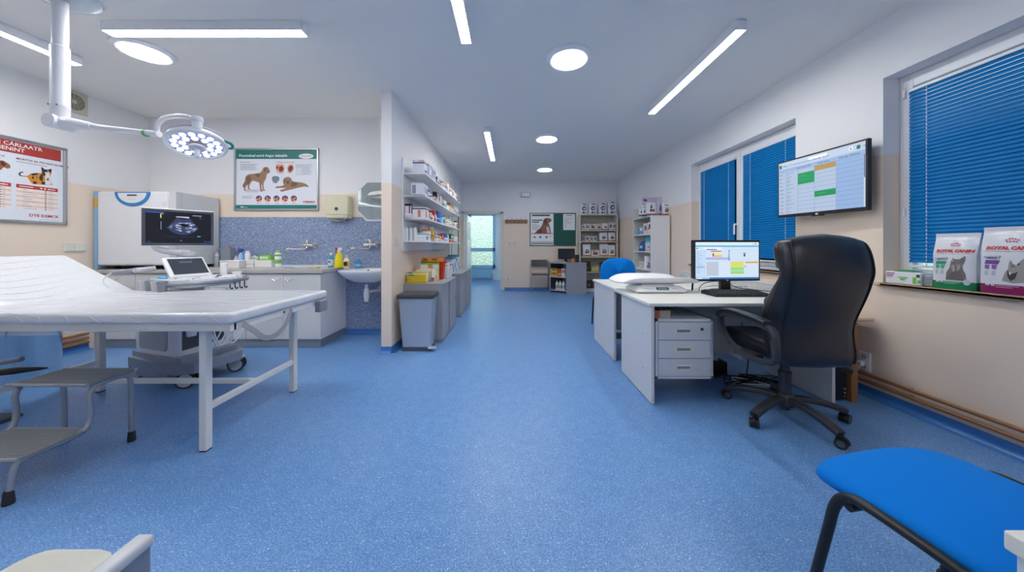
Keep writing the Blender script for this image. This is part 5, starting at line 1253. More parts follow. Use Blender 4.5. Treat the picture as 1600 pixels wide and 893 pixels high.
for i, (y, x0, x1, hh, c, l) in enumerate(((5.22, -1.14, -.97, .26, '#D9E2EE', 'white and navy patterned pack, near end of the farther grey cabinet'), (5.40, -1.14, -.96, .27, '#CBD9E8', 'white and navy patterned pack, middle of the farther grey cabinet'), (5.58, -1.12, -.93, .30, '#C9DCE4', 'white and teal patterned pack, last on the farther grey cabinet'))):
    carton('food_pack', x0, x1, y, y + .12, CT, hh, c, [(.88, 1.0, '#5E8494')], l, None, [('n', .1, .4, .4, .6, '#243A78'), ('n', .5, .9, .2, .45, '#E8ECF2'), ('r', .1, .5, .3, .6, '#22366E'), ('r', .55, .9, .1, .3, '#2E4A94'), ('n', .55, .85, .6, .8, '#31508E'), ('n', .1, .3, .75, .95, '#2F6A5E')], cat='pack')

# ================= pedal bin =================
t = thing('pedal_bin', 'brushed steel pedal bin with black lid in front of the grey cabinets', 'bin', (-1.065, 3.63, 0))
def rr(x0, x1, y0, y1, z, r=.03, n=5):
    out = []
    for cx, cy, a in ((x1 - r, y1 - r, 0), (x0 + r, y1 - r, 90), (x0 + r, y0 + r, 180), (x1 - r, y0 + r, 270)):
        for i in range(n): q = R(a + 90 * i / (n - 1)); out.append((cx + r * math.cos(q), cy + r * math.sin(q), z))
    return out
b = MB().ring_loft([rr(-1.225, -.905, 3.525, 3.745, .04), rr(-1.26, -.875, 3.495, 3.765, .595)])
obj('body', b, STEEL, t, sharp=40)
obj('base', MB().ring_loft([rr(-1.232, -.90, 3.515, 3.755, 0), rr(-1.235, -.897, 3.512, 3.757, .045)]), DGREY, t)
obj('lid', MB().ring_loft([rr(-1.275, -.86, 3.478, 3.775, .592, .035), rr(-1.28, -.856, 3.472, 3.78, .61, .035), rr(-1.275, -.86, 3.48, 3.775, .636, .035), rr(-1.25, -.885, 3.51, 3.75, .645, .03)]), mat('bin_lid', '#3C4145', .4), t, sharp=50)
obj('pedal', MB().box(-.925, -.84, 3.49, 3.56, .028, .05, bev=.008).tube([(-.95, 3.56, .03), (-.885, 3.52, .04)], .01, 8), STEEL, t)

# ================= far end: grey chair, corner desk =================
t = thing('side_chair', 'grey plastic chair with steel legs against the far wall', 'chair', (.75, 8.06, 0))
cxa, cxb = .525, .98
DG = mat('charcoal_plastic', '#4B4A4B', .45)
def sl(u, v): return (cxa + .02 + u * (cxb - cxa - .04), 8.26 + .03 * (1 - (2 * u - 1) ** 2) + .02 * v, .66 + v * .155)
bk = MB().ring_loft([[(cxa + .02 + u * (cxb - cxa - .04), 8.25 + .03 * (1 - (2 * u - 1) ** 2) + o_, z) for u in [i / 8 for i in range(9)]] + [(cxa + .02 + u * (cxb - cxa - .04), 8.268 + .03 * (1 - (2 * u - 1) ** 2) + o_, z) for u in [1 - i / 8 for i in range(9)]] for z, o_ in ((.655, 0), (.66, -.003), (.80, .02), (.815, .024))])
obj('backrest', bk, DG, t)
st = MB().box(cxa + .02, cxb - .02, 7.86, 8.24, .445, .468, bev=.01); obj('seat', st, DG, t)
for x in (cxa, cxb):
    s_ = 1 if x == cxb else -1
    obj('leg', MB().tube([(x - s_ * .06, 7.90, .445), (x - s_ * .01, 7.88, .44), (x, 7.86, .40), (x + s_ * .005, 7.84, .0)], .011, 10, sub=4), CHROME, t)
    obj('leg', MB().tube([(x, 8.28, .8), (x, 8.255, .62), (x, 8.24, .45), (x, 8.3, .0)], .011, 10, sub=4), CHROME, t)
obj('side_rail', MB().tube([(cxa, 7.86, .42), (cxa, 8.24, .44)], .01, 8).tube([(cxb, 7.86, .42), (cxb, 8.24, .44)], .01, 8), CHROME, t)

t = thing('corner_desk', 'grey wood corner desk with open shelves against the far wall', 'desk', (1.43, 8.08, 0))
kx0, kx1, kx2, kyf, kyb, kz = 1.005, 1.385, 1.885, 7.80, 8.36, .762
obj('top', MB().prism([(kx0 - .015, 8.34), (kx0 - .015, 8.02), (kx1, kyf - .015), (kx2 + .01, kyf - .015), (kx2 + .01, 8.045), (1.765, 8.045), (1.765, 8.34)], kz - .025, kz), WOODG, t)
obj('front_panel', MB().box(kx1, kx2, kyf, kyf + .018, 0.0, kz - .026), WOODG, t)
obj('side_panel', MB().box(kx2 - .018, kx2, kyf + .019, 8.04, 0, kz - .026), WOODG, t)
obj('side_panel', MB().box(kx0, kx0 + .018, 8.03, kyb - .02, 0, kz - .026), WOODG, t)
obj('divider', MB().box(kx1 - .0, kx1 + .018, kyf + .019, kyb - .02, 0, kz - .026), WOODG, t)
for z in (.06, .40): obj('shelf', MB().prism([(kx0 + .019, 8.3), (kx0 + .019, 8.035), (kx1 - .002, kyf + .012), (kx1 - .002, 8.3)], z - .018, z), LGREY, t)
obj('back', MB().box(kx0 + .019, kx1 - .002, 8.3, 8.31, .05, kz - .03), DGREY, t)
for i, (x0, x1, z0, h, col, l, y) in enumerate(((1.03, 1.21, .4015, .10, '#C9A227', 'yellow pack lying low on the middle shelf of the corner desk', 8.06), (1.03, 1.2, .5025, .10, '#D2AE38', 'yellow pack stacked on another in the corner desk', 8.06), (1.215, 1.29, .4015, .19, '#D96A35', 'orange and white pack on the corner desk shelf', 7.99), (1.30, 1.375, .4015, .20, '#E6E6E8', 'white and red pack at the right end of the corner desk shelf', 7.95))):
    carton('carton', x0, x1, y, y + .14, z0, h, col, [(.3, .4, '#EFE9DA')], l, None, [('n', .2, .8, .5, .8, '#C5503A' if i > 1 else '#8C6E1A')])
for i, x in enumerate((1.19, 1.265, 1.34)):
    bottle('bottle', x, 8.06 - i * .04, .0605, [(.0, 0), (.034, 0), (.036, .01), (.036, .16), (.018, .2)], PLAST, [(.019, .198), (.019, .225), (.001, .227)], LGREY, 'white bottle on the bottom shelf of the corner desk, %s' % ('first beside the dark gap', 'the middle one', 'last beside the grey panel')[i], 'white bottles in the corner desk', lab=(.04, .12, .0363, paint('#AEB6BC')))
t = thing('small_monitor', 'small black monitor on the grey corner desk', 'monitor', (1.43, 8.12, kz))
a = fq(715, 586, 8.1); b = fq(838, 508, 8.1)
obj('screen', MB().box(a[0], b[0], 8.10, 8.135, a[1], b[1], bev=.006).box(a[0] + .012, b[0] - .012, 8.0985, 8.1005, a[1] + .015, b[1] - .012, 1), [BLACK, mat('dark_screen', '#2C323A', .15)], t)
obj('stand', MB().box(1.40, 1.47, 8.14, 8.17, kz + .015, a[1] + .1).lathe([(.001, kz), (.11, kz), (.105, kz + .012), (.02, kz + .02)], 28, sy=.8, T=Matrix.Translation((1.435, 8.13, 0))), BLACK, t)
t = thing('small_keyboard', 'pale keyboard and mouse cluster in front of the small monitor', 'keyboard', (1.3, 7.98, kz))
obj('body', MB().box(1.10, 1.40, 7.95, 8.05, kz + .0005, kz + .02, bev=.005), LGREY, t)
kk = MB()
for i in range(12):
    for j in range(4): kk.box(1.112 + i * .0235, 1.13 + i * .0235, 7.957 + j * .022, 7.974 + j * .022, kz + .019, kz + .025)
obj('key', kk, BLACK, t)
carton('wooden_block', 1.55, 1.63, 8.0, 8.06, kz + .0005, .105, '#B98B5A', [(.9, .96, '#8E6640')], 'small wooden block on the corner desk right of the monitor')
t = thing('speaker', 'small black speaker on the corner desk beside the wooden block', 'speaker', (1.70, 8.09, kz))
obj('cabinet', MB().box(1.672, 1.755, 8.05, 8.15, kz + .0005, kz + .19, bev=.008), BLACK, t)
obj('driver', MB().cyl((1.713, 8.052, kz + .07), (1.713, 8.046, kz + .07), .033).cyl((1.713, 8.052, kz + .14), (1.713, 8.046, kz + .14), .018), DGREY, t)

# ================= bookcases and pet food =================
def bag(name, w, d, h, body, foot, label, loc, rz=0, group=None, art=None, footh=.16, cat='pet food bag', nu=14, nv=12, clear=False):
    """a gusset bag: flat bottom, bulging middle, pinched and crimped top"""
    t = thing(name, label, cat, loc, rz, group)
    def dep(v): return d / 2 * (1 if v < .06 else (1.06 - .25 * ((v - .06) / .94) ** 1.5 - .78 * max(0, (v - .55) / .45) ** 1.3)) if v < .93 else d / 2 * .06
    def wid(v): return w / 2 * (1 - .05 * math.sin(math.pi * min(v / .9, 1)) * .5 - (.03 if v < .03 else 0) + .02 * (v > .9))
    def yf(x, v):
        s = min(1, abs(x) / max(wid(v), 1e-5)); return -dep(v) * (1 - s ** 5 * .35) - .004 * math.sin(x * 40 + v * 9) * (v > .5) * (v < .92)
    rings = []
    vs = [0, .03, .08, .14, .2, .3, .4, .5, .6, .68, .75, .81, .86, .9, .93, .95, 1.0]
    for v in vs:
        ring = []; wv = wid(v)
        for i in range(nu + 1): x = -wv + 2 * wv * i / nu; ring.append((x, yf(x, v), v * h))
        for i in range(nu + 1): x = wv - 2 * wv * i / nu; ring.append((x, -yf(x, v) , v * h))
        rings.append(ring)
    mb = MB(); n = len(rings[0])
    mb.ring_loft(rings, 0, True)
    kf = 0
    for i in range(len(vs) - 1):
        for j in range(n):
            if vs[i + 1] <= footh + .03: mb.m[i * n + j] = 1
    obj('bag_body', mb, [body, foot], t, W=False, sharp=50)
    if art:
        A = MB(); ms = []
        def M_(c):
            pm = paint(c, .4)
            if pm not in ms: ms.append(pm)
            return ms.index(pm)
        wp = lambda e: (lambda x, y, z: (x, yf(x, min(max(y / h, 0), 1)) - e, y))
        for a in art:
            if a[0] == 'poly':
                e = a[3] if len(a) > 3 else .0012; pts = [(x * w / 2, y * h) for x, y in a[1]]
                cx = sum(p_[0] for p_ in pts) / len(pts); cy = sum(p_[1] for p_ in pts) / len(pts)
                vsx = []; fs = []
                P2 = []
                for i in range(len(pts)):
                    q0, q1 = pts[i], pts[(i + 1) % len(pts)]
                    P2.append(q0); P2.append(((q0[0] + q1[0]) / 2, (q0[1] + q1[1]) / 2))
                m_ = len(P2)
                vsx = [wp(e)(*p_, 0) for p_ in P2] + [wp(e)(cx + (p_[0] - cx) * .5, cy + (p_[1] - cy) * .5, 0) for p_ in P2] + [wp(e)(cx, cy, 0)]
                ar = sum(P2[i][0] * P2[(i + 1) % m_][1] - P2[(i + 1) % m_][0] * P2[i][1] for i in range(m_))
                for i in range(m_):
                    j = (i + 1) % m_; fs.append((i, j, m_ + j, m_ + i)); fs.append((m_ + i, m_ + j, 2 * m_))
                if ar < 0: fs = [f_[::-1] for f_ in fs]
                A.add(vsx, fs, M_(a[2]))
            else:
                _, s_, size, x, y, c, al, sh, e, bo = a
                A.text(s_, size * h, None, M_(c), al, z=0, shear=sh, bold=bo, warp=lambda px_, py_, z_: wp(e)(px_ + x * w / 2, py_ + y * h, 0))
        obj('bag_print', A, ms, t, W=False, sharp=180)
    return t


BAGW = mat('white_foil_bag', '#E4E6EC', .32, var=.02, bump=.12, bscale=14)
def mini(seed, red=True, dark='#2E2A2C'):
    q = random.Random(seed); a = []
    if red: a.append(('poly', [(-.45, .78), (.5, .74), (.5, .80), (-.45, .84)], '#8E2A30'))
    a.append(('poly', [(-.5 + q.uniform(-.1, .1), .30), (.1, .26), (.5, .34), (.45, .5), (.1, .62), (-.3, .56)], dark, .0014))
    a.append(('poly', [(-.2, .36), (.2, .34), (.25, .48), (-.1, .5)], q.choice(['#8C8F98', '#B9AFA6', '#6F5A50']), .0022))
    a.append(('poly', [(-.6, .06), (.6, .06), (.6, .12), (-.6, .12)], q.choice(['#7A2C34', '#B48A5A', '#40507C']), .0014))
    return a

t = thing('bookcase', 'cream bookcase of pet food against the far wall', 'bookcase', (2.26, 8.2, 0))
ba, bb, bf, bbk = 1.775, 2.755, 8.06, 8.37
for x in (ba, bb - .022): obj('side_panel', MB().box(x, x + .022, bf, bbk, 0, 1.975), CREAM, t)
obj('top', MB().box(ba, bb, bf - .003, bbk, 1.976, 2.0, bev=.002), CREAM, t)
obj('back_panel', MB().box(ba + .0225, bb - .0225, bbk - .01, bbk - .004, .05, 1.975), mat('bookcase_back', '#B9B5A8', .6), t)
BZ = [1.59, 1.297, .902, .512, .085]
for z in BZ: obj('shelf', MB().box(ba + .0225, bb - .0225, bf + .002, bbk - .011, z - .02, z), CREAM, t)
obj('kick_board', MB().box(ba + .0225, bb - .0225, bf + .01, bf + .025, 0, .064), CREAM, t)
def bx(c): return XX(720 + c / 4.7, 8.1)
for i, (c0, c1, hh) in enumerate(((879, 936, .30), (945, 1003, .31), (1019, 1075, .32), (1086, 1147, .36))):
    x0, x1 = bx(c0), bx(c1)
    bag('pet_food_bag', x1 - x0, .1, hh, BAGW, paint('#D9DADF'), 'white pet food bag on top of the far bookcase, %s' % ('leftmost of four', 'second of four from its left', 'third of four from its left', 'tallest one at its right')[i], ((x0 + x1) / 2, 8.18, 2.0005), 0, 'bags on top of the far bookcase', [('poly', [(-.3, .84), (.6, .80), (.6, .88), (-.3, .92)], '#9A2A30'), ('poly', [(-.6, .5), (-.2, .66), (.3, .7), (.6, .5), (.3, .34), (-.3, .32)], '#3B4254', .0014), ('poly', [(-.35, .48), (.3, .62), (.35, .46), (0, .38)], '#C9D2E2', .0022), ('poly', [(-.5, .08), (.0, .06), (.1, .2), (-.3, .24)], '#5A4038', .0014), ('poly', [(.2, .1), (.5, .1), (.5, .2), (.2, .2)], '#7A5A50', .0014)])
SHN = ['top', 'second', 'middle', 'fourth', 'bottom']
def fpack(r, c0, c1, hpx, kind, look, col='#E6E6E8', foot='#C99A5E', seed=0, dark='#2E2A2C'):
    x0, x1 = bx(c0), bx(c1); hh = hpx / 4.7 * 8.1 / 490; z = BZ[r] + .0006; lab = look + ', %s shelf of far bookcase' % SHN[r]
    if kind == 'bag': bag('pet_food_bag', x1 - x0, .12, hh, mat('bag_' + col[1:], col, .4), paint(foot), lab, ((x0 + x1) / 2, 8.16, z), 0, 'pet food in the far bookcase', mini(seed, False, dark), footh=.14, nu=8)
    else: carton('pet_food_box', x0, x1, 8.10, 8.22, z, hh, col, [(.0, .14, foot)], lab, 'pet food in the far bookcase', [('n', .2, .75, .3, .7, dark), ('n', .35, .6, .4, .6, '#9A8478'), ('n', .1, .5, .8, .9, '#8E5A5E')], 'pet food box')
for a in ((0, 889, 915, 44, 'box', 'small white and brown box at the left end', '#E0DED8', '#8A6A5A'), (0, 918, 944, 46, 'box', 'white box, second from the left end'), (0, 950, 993, 44, 'box', 'wide white box with two dark heads', '#E3E2DE', '#6E4A44'), (0, 996, 1036, 48, 'bag', 'bag with a dark brown dog', '#D8CFC4', '#C9B49A', 3, '#3A2226'), (0, 1041, 1084, 52, 'bag', 'white bag with a red-brown dog', '#E6E4E2', '#7A4A44', 4, '#6A3A38'), (0, 1089, 1114, 56, 'box', 'tall narrow box right of the dog bag', '#DCDCE0', '#C49C66'), (0, 1117, 1137, 54, 'box', 'tall narrow box at the right end', '#E6E6E6', '#B78A58'),
          (1, 890, 913, 42, 'box', 'blue grey box at the left end', '#9AA0B8', '#B98E60'), (1, 916, 943, 42, 'box', 'white box with ochre side', '#E2DCD0', '#C99A5E'), (1, 950, 974, 38, 'box', 'left of two squat white boxes', '#E4E4E2', '#B9AFA0'), (1, 976, 999, 38, 'box', 'right of two squat white boxes', '#E4E4E2', '#B9AFA0'), (1, 1021, 1079, 68, 'bag', 'left of the two big white bags', '#E3E3E6', '#C88F5C', 6), (1, 1086, 1137, 68, 'bag', 'right of the two big white bags', '#E3E3E6', '#C88F5C', 7),
          (2, 899, 956, 92, 'bag', 'tall white bag with blue letters block', '#E6E6E8', '#CFA05E', 8, '#39486E'), (2, 960, 1019, 48, 'box', 'low white box with red brown pictures', '#E4DFD8', '#C99A5E', 0, '#7A2E2C'), (2, 1023, 1085, 94, 'bag', 'tall white bag leaning in the middle', '#E4E4E8', '#CFA05E', 9, '#3F5C94'), (2, 1086, 1136, 86, 'bag', 'tall white bag with navy block at the right', '#EAE6E0', '#D0A878', 10, '#2B3454'),
          (3, 893, 955, 74, 'bag', 'dark brown bag with red blot at the left', '#2C2122', '#4A2A26', 11, '#8C3A34'), (3, 958, 1018, 44, 'box', 'green and yellow low box', '#B6BE72', '#C98E4A', 0, '#E5E0CE'), (3, 1022, 1092, 70, 'bag', 'dark bag with a yellow green panel', '#2E2829', '#4E4030', 12, '#C8BE62'),
          (4, 918, 966, 58, 'bag', 'black and gold bag', '#2F2A28', '#6A5030', 13, '#B09058'), (4, 969, 1032, 60, 'bag', 'brown bag with cream centre', '#5A3A28', '#3F2A20', 14, '#C9B694')): fpack(*a)

# bookcase by the right wall, its side towards the viewer
t = thing('bookcase', 'white bookcase standing side-on against the right wall', 'bookcase', (2.64, 5.91, 0))
fx, wx, fy0, fy1 = 2.467, XR - .03, 5.52, 6.32
obj('side_panel', MB().box(fx, wx, fy0, fy0 + .022, 0, 1.70), WHITE, t)
obj('side_panel', MB().box(fx, wx, fy1 - .022, fy1, 0, 1.92), CREAM, t)
obj('top', MB().box(fx - .003, wx + .003, fy0 - .003, fy1 - .0225, 1.70, 1.722, bev=.002), CREAM, t)
obj('back_panel', MB().box(wx - .012, wx - .004, fy0 + .0225, fy1 - .0225, .05, 1.69), CREAM, t)
RZ = [1.40, 1.08, .75, .42, .085]
for z in RZ: obj('shelf', MB().box(fx + .002, wx - .0125, fy0 + .0225, fy1 - .0225, z - .02, z), WHITE, t)
obj('kick_board', MB().box(fx + .01, fx + .025, fy0 + .0225, fy1 - .0225, 0, .064), WHITE, t)
G2 = 'pet goods in the side-on bookcase'
bottle('jar', fx + .09, 6.18, RZ[0] + .0006, [(.0, 0), (.055, 0), (.06, .01), (.06, .07), (.05, .09)], paint('#5E9CC8', .3), [(.055, .088), (.055, .11), (.001, .112)], paint('#4A7FA8'), 'round blue tub at the far end of the highest shelf, side-on bookcase', G2, cat='tub')
carton('carton', fx + .03, fx + .16, 5.93, 6.09, RZ[0] + .0006, .15, '#A8BED2', [(.1, .4, '#6A8FB4')], 'pale blue box right of the round blue tub', G2, [('l', .2, .8, .5, .8, '#DCE6EE')])
carton('carton', fx + .03, fx + .17, 5.76, 5.90, RZ[0] + .0006, .22, '#E2DEDA', [(.9, 1.0, '#8C3A38')], 'white box with dark red lid edge on the highest shelf, side-on bookcase', G2, [('l', .1, .6, .3, .7, '#7A5A44')])
carton('carton', fx + .03, fx + .16, 5.58, 5.73, RZ[0] + .0006, .21, '#E6E2DC', [(.4, .5, '#A8763E')], 'white and brown box nearest the side panel on the highest shelf', G2, [('l', .1, .6, .5, .8, '#5A4A40')])
bag('soft_pack', .3, .16, .19, mat('bag_blue', '#2A5FA0', .4), paint('#23508C'), 'plump royal blue pack on the second shelf of the side-on bookcase', (fx + .11, 6.02, RZ[1] + .0006), -math.pi / 2, G2, [('poly', [(-.3, .3), (.5, .3), (.5, .55), (-.3, .55)], '#D5DCE8')], cat='pack')
carton('carton', fx + .03, fx + .18, 5.62, 5.82, RZ[1] + .0006, .16, '#DEDCD8', [(.0, .3, '#CFC9C0')], 'white low box under the teal pack', G2, [('l', .1, .5, .4, .6, '#8A8F9C')])
carton('carton', fx + .03, fx + .16, 5.64, 5.80, RZ[1] + .1612, .10, '#3F9AB8', [(.1, .3, '#8CC6D8')], 'teal pack lying on the white low box', G2)
carton('carton', fx + .03, fx + .16, 5.95, 6.13, RZ[2] + .0006, .13, '#DDDAD4', [(.6, .7, '#B4B0A8')], 'beige white box on the third shelf of the side-on bookcase', G2)
for i, (y, z, l) in enumerate(((5.86, 0, 'lower white paper roll on the third shelf'), (5.84, .121, 'white paper roll balanced on another'))):
    single('paper_roll', MB().lathe([(.02, 0), (.058, 0), (.06, .006), (.06, .114), (.058, .12), (.02, .12)], 24, T=Matrix.Translation((fx + .09, y, RZ[2] + .0006 + z))), PAPER, l + ', side-on bookcase', 'paper roll', G2)
carton('carton', fx + .03, fx + .17, 5.60, 5.76, RZ[2] + .0006, .16, '#D6D9E2', [(.2, .5, '#6F7FA6')], 'grey blue box nearest the side panel on the third shelf', G2, [('l', .2, .7, .55, .8, '#A05A5E')])
LIL = mat('lilac_foil_bag', '#C7C3DA', .35, bump=.1, bscale=14)
tz = 1.7226
G3 = 'bags on top of the side-on bookcase'
def tb(name, px0, px1, Y, h, body, foot, lab, art, d=.09):
    x0, x1 = XX(px0, Y), XX(px1, Y); bag(name, x1 - x0, d, h, body, paint(foot), lab, ((x0 + x1) / 2, Y, tz), 0, G3, art)
tb('pet_food_bag', 1003.5, 1026.5, 5.98, .38, LIL, '#8A88A8', 'largest lilac pet food bag at the back on the side-on bookcase', [('poly', [(-.9, .82), (-.4, .8), (-.4, .9), (-.9, .92)], '#8E2E30'), ('poly', [(-.5, .3), (.4, .3), (.4, .7), (-.5, .7)], '#DAD8E6', .0014)])
tb('pet_food_bag', 999, 1002.8, 5.74, .19, BAGW, '#5A3A36', 'narrow white and brown bag at the left end on the side-on bookcase', mini(21, True, '#4A2C2C'), .06)
tb('pet_food_bag', 1003.2, 1008.5, 5.72, .2, BAGW, '#3E3A42', 'narrow dark printed bag second on top of the side-on bookcase', mini(22, True, '#2A2A30'), .06)
tb('pet_food_bag', 1010, 1024.5, 5.64, .24, BAGW, '#8A4A44', 'white cat food bag in front of the lilac bag', [('poly', [(-.5, .3), (-.2, .75), (.0, .9), (.1, .6), (.3, .3)], '#3A3038', .0014), ('poly', [(-.3, .3), (.5, .28), (.6, .45), (.1, .5)], '#8A5A4C', .002)], .08)
tb('pet_food_bag', 1026.8, 1033, 5.78, .36, LIL, '#77748E', 'narrow lilac bag right of the white cat food bag', mini(24, False, '#5C5878'), .09)
tb('pet_food_bag', 1034.5, 1045.5, 5.66, .24, BAGW, '#8A4038', 'white and brown dog food bag at the right end on the side-on bookcase', mini(25, True, '#5A3630'), .08)
# ================= desks =================
DTOP = mat('desk_top_laminate', '#E6E5DC', .4, var=.02)
DBODY = mat('desk_body_laminate', '#D3D6DA', .42, var=.02)
TZ = .757
t = thing('desk', 'pale office desk with a drawer block, nearest the armchair', 'desk', (1.72, 2.72, 0))
d0, d1, e0, e1 = 1.045, 2.415, 2.32, 3.13
obj('tabletop', MB().box(d0 - .02, d1 + .02, e0, e1, TZ - .027, TZ, bev=.006), DTOP, t)
for nm, x in (('l', d0), ('r', d1 - .024)):
    s_ = obj('side_panel', MB().box(x, x + .024, e0 + .012, e1 - .17, .006, TZ - .0275, bev=.002), DBODY, t)
    if nm == 'l': obj('screw_cap', MB().cyl((x - .0015, 2.48, .49), (x + .001, 2.48, .49), .006).cyl((x - .0015, 2.48, .22), (x + .001, 2.48, .22), .006), MGREY, s_)
obj('modesty_panel', MB().box(d0 + .0245, d1 - .0245, e1 - .28, e1 - .26, .20, TZ - .028), mat('desk_back_panel', '#B9BBBE', .5), t)
b = MB(); q0, q1, z0, z1 = 1.085, 1.517, .185, .632
b.box(q0, q1, e0 + .03, e0 + .50, z0, z0 + .018); b.box(q0, q1, e0 + .03, e0 + .50, z1 - .018, z1); b.box(q0, q0 + .018, e0 + .03, e0 + .50, z0, z1); b.box(q1 - .018, q1, e0 + .03, e0 + .50, z0, z1); b.box(q0, q1, e0 + .49, e0 + .50, z0, z1)
b.box(d0 + .024, q0 + .001, e0 + .08, e0 + .48, z0 + .05, z1 - .05)
obj('drawer_housing', b, DBODY, t)
hz = (z1 - z0 - .04) / 3
for i in range(3):
    za = z0 + .02 + i * hz + .002; zb = za + hz - .004
    d = obj('drawer', MB().box(q0 + .02, q1 - .02, e0 + .022, e0 + .045, za, zb, bev=.002), mat('drawer_front', '#C9CCD2', .42) if i == 0 else DBODY, t)
    xm, zm = (q0 + q1) / 2 - .01, (za + zb) / 2
    obj('handle', MB().ring_loft([[(x, e0 + .0215 + y, z) for x, z in ((xm - .06 + e, zm - .02 + e), (xm + .06 - e, zm - .02 + e), (xm + .06 - e, zm + .02 - e), (xm - .06 + e, zm + .02 - e))] for e, y in ((0, 0), (.002, -.006), (.008, -.006), (.012, .001))], 0, False), CREAM, d)
    obj('recess', MB().box(xm - .047, xm + .047, e0 + .019, e0 + .0215, zm - .008, zm + .008), MGREY, d)
    if i == 2: obj('lock', MB().cyl((q1 - .09, e0 + .0215, zm + .015), (q1 - .09, e0 + .016, zm + .015), .011), DGREY, d)
carton('carton', 1.10, 1.225, 2.40, 2.52, .6325, .055, '#BDB5A8', [(.94, 1.0, '#8E8578')], 'small beige carton with orange end on the drawer block', None, [('n', 0, .32, 0, .94, '#C9683E')])
single('plastic_bag', MB().grid(lambda u, v: (1.10 + u * .155, 2.40 + v * .13, .689 + .028 * math.sin(math.pi * u) ** .5 * math.sin(math.pi * (v * .9 + .05)) + .006 * math.sin(u * 23 + v * 11)), 16, 10).box(1.16, 1.24, 2.44, 2.5, .688, .715, 1, bev=.01), [mat('dark_film', '#4F524E', .4), paint('#5E9A4A')], 'dark crumpled bag with green corner on the beige carton', 'bag', sharp=60)

t = thing('desk', 'second pale desk standing back to back behind the first', 'desk', (1.72, 3.55, 0))
obj('tabletop', MB().box(d0 - .005, 2.40, 3.145, 3.99, TZ - .027, TZ, bev=.006), DTOP, t)
for x in (d0 + .012, 2.37): obj('side_panel', MB().box(x, x + .024, 3.21, 3.97, .006, TZ - .0275, bev=.002), DBODY, t)
obj('modesty_panel', MB().box(d0 + .0365, 2.369, 3.30, 3.32, .30, TZ - .028), mat('desk_back_panel', '#B9BBBE', .5), t)
obj('stretcher', MB().box(d0 + .0365, 2.369, 3.24, 3.27, .22, .28), DGREY, t)

# ---- blue chair behind the second desk
t = thing('desk_chair', 'blue upholstered chair behind the far desk, only its back showing', 'chair', (1.46, 4.35, 0))
def seatback(hw, hh, z0, y, th):
    rings = []
    for k_, s in ((0, .0), (th * .25, .9), (th * .6, 1.0), (th, .96), (th * 1.05, .0)):
        s = max(s, .02); rings.append([(1.465 + hw * s * math.copysign(abs(math.cos(q)) ** .62, math.cos(q)) * (1 - .12 * max(0, math.sin(q))), y + k_ + .03 * (math.cos(q) ** 2), z0 + hh * s * math.copysign(abs(math.sin(q)) ** .62, math.sin(q))) for q in [2 * math.pi * i / 36 for i in range(36)]])
    return MB().ring_loft(rings, 0, True)
obj('backrest', seatback(.245, .20, .815, 4.22, .06), BLUEFAB, t, sharp=80)
obj('seat', MB().box(1.235, 1.695, 4.26, 4.70, .42, .485, bev=.028), BLUEFAB, t)
for s in (-1, 1):
    obj('frame_tube', MB().tube([(1.465 + s * .23, 4.20, .005), (1.465 + s * .23, 4.25, .38), (1.465 + s * .225, 4.30, .41), (1.465 + s * .225, 4.62, .41), (1.465 + s * .23, 4.68, .38), (1.465 + s * .235, 4.74, .005)], .012, 10, sub=4), BLACK, t)
obj('back_post', MB().tube([(1.465, 4.5, .41), (1.465, 4.27, .42), (1.465, 4.265, .8)], .015, 10, sub=3).cyl((1.235, 4.45, .405), (1.695, 4.45, .405), .01), BLACK, t)

# ---- infant / small animal scale
t = thing('pet_scale', 'white small-animal scale with curved pan on the near desk', 'scale', (1.36, 2.95, TZ))
obj('base', MB().ring_loft([rr(1.13, 1.575, 2.80, 3.09, TZ + .006, .04), rr(1.12, 1.585, 2.79, 3.10, TZ + .022, .04), rr(1.15, 1.555, 2.825, 3.085, TZ + .055, .04), rr(1.18, 1.525, 2.86, 3.06, TZ + .062, .04)]), PLAST, t, sharp=40)
for x in (1.15, 1.51):
    for y in (2.82, 3.03): obj('foot', MB().box(x, x + .04, y, y + .03, TZ + .0003, TZ + .006), RUBBER, t)
Tp = frame((1.36, 2.8095, TZ + .0405), (1, 0, 0), (0, .73, .68))
dp = MB().box(-.055, .055, -.014, .014, 0, .003, 0, T=Tp); dp.box(-.043, .043, -.010, .010, .003, .0036, 1, T=Tp)
obj('display', dp, [BLACK, mat('lcd', '#8A97A0', .25)], t)
kb = MB()
for x in (-.17, -.145, -.12, -.095, .09, .11, .13): kb.box(x - .007, x + .007, -.007, .007, 0, .003, T=Tp, bev=.001, seg=1)
obj('button', kb, LGREY, t)
def pan(u, v, off=0):
    x = (u - .5) * .66; e = abs(2 * u - 1); w_ = (v - .5); sd = abs(2 * v - 1)
    z = .078 + .062 * sd ** 2.4 * (1 - .75 * e ** 5) + .012 * e ** 4 + .016 * (v > .5) * sd * (1 - e ** 4)
    return (1.345 + x - .07 * (v - .35), 2.955 + w_ * (.30 - .05 * e ** 4), TZ + z + off)
mbp = MB().grid(lambda u, v: pan(u, v), 30, 16); mbp.grid(lambda u, v: pan(1 - u, v, -.011), 30, 16)
rimp = [pan(i / 24, 0, -.006) for i in range(25)] + [pan(1, i / 12, -.006) for i in range(1, 13)] + [pan(1 - i / 24, 1, -.006) for i in range(1, 25)] + [pan(0, 1 - i / 12, -.006) for i in range(1, 12)]
mbp.tube(rimp, .0065, 8, closed=True)
obj('pan', mbp, PLAST, t, sharp=70)
obj('pan_support', MB().box(1.2, 1.5, 2.87, 3.03, TZ + .058, TZ + .073, bev=.006), PLAST, t)

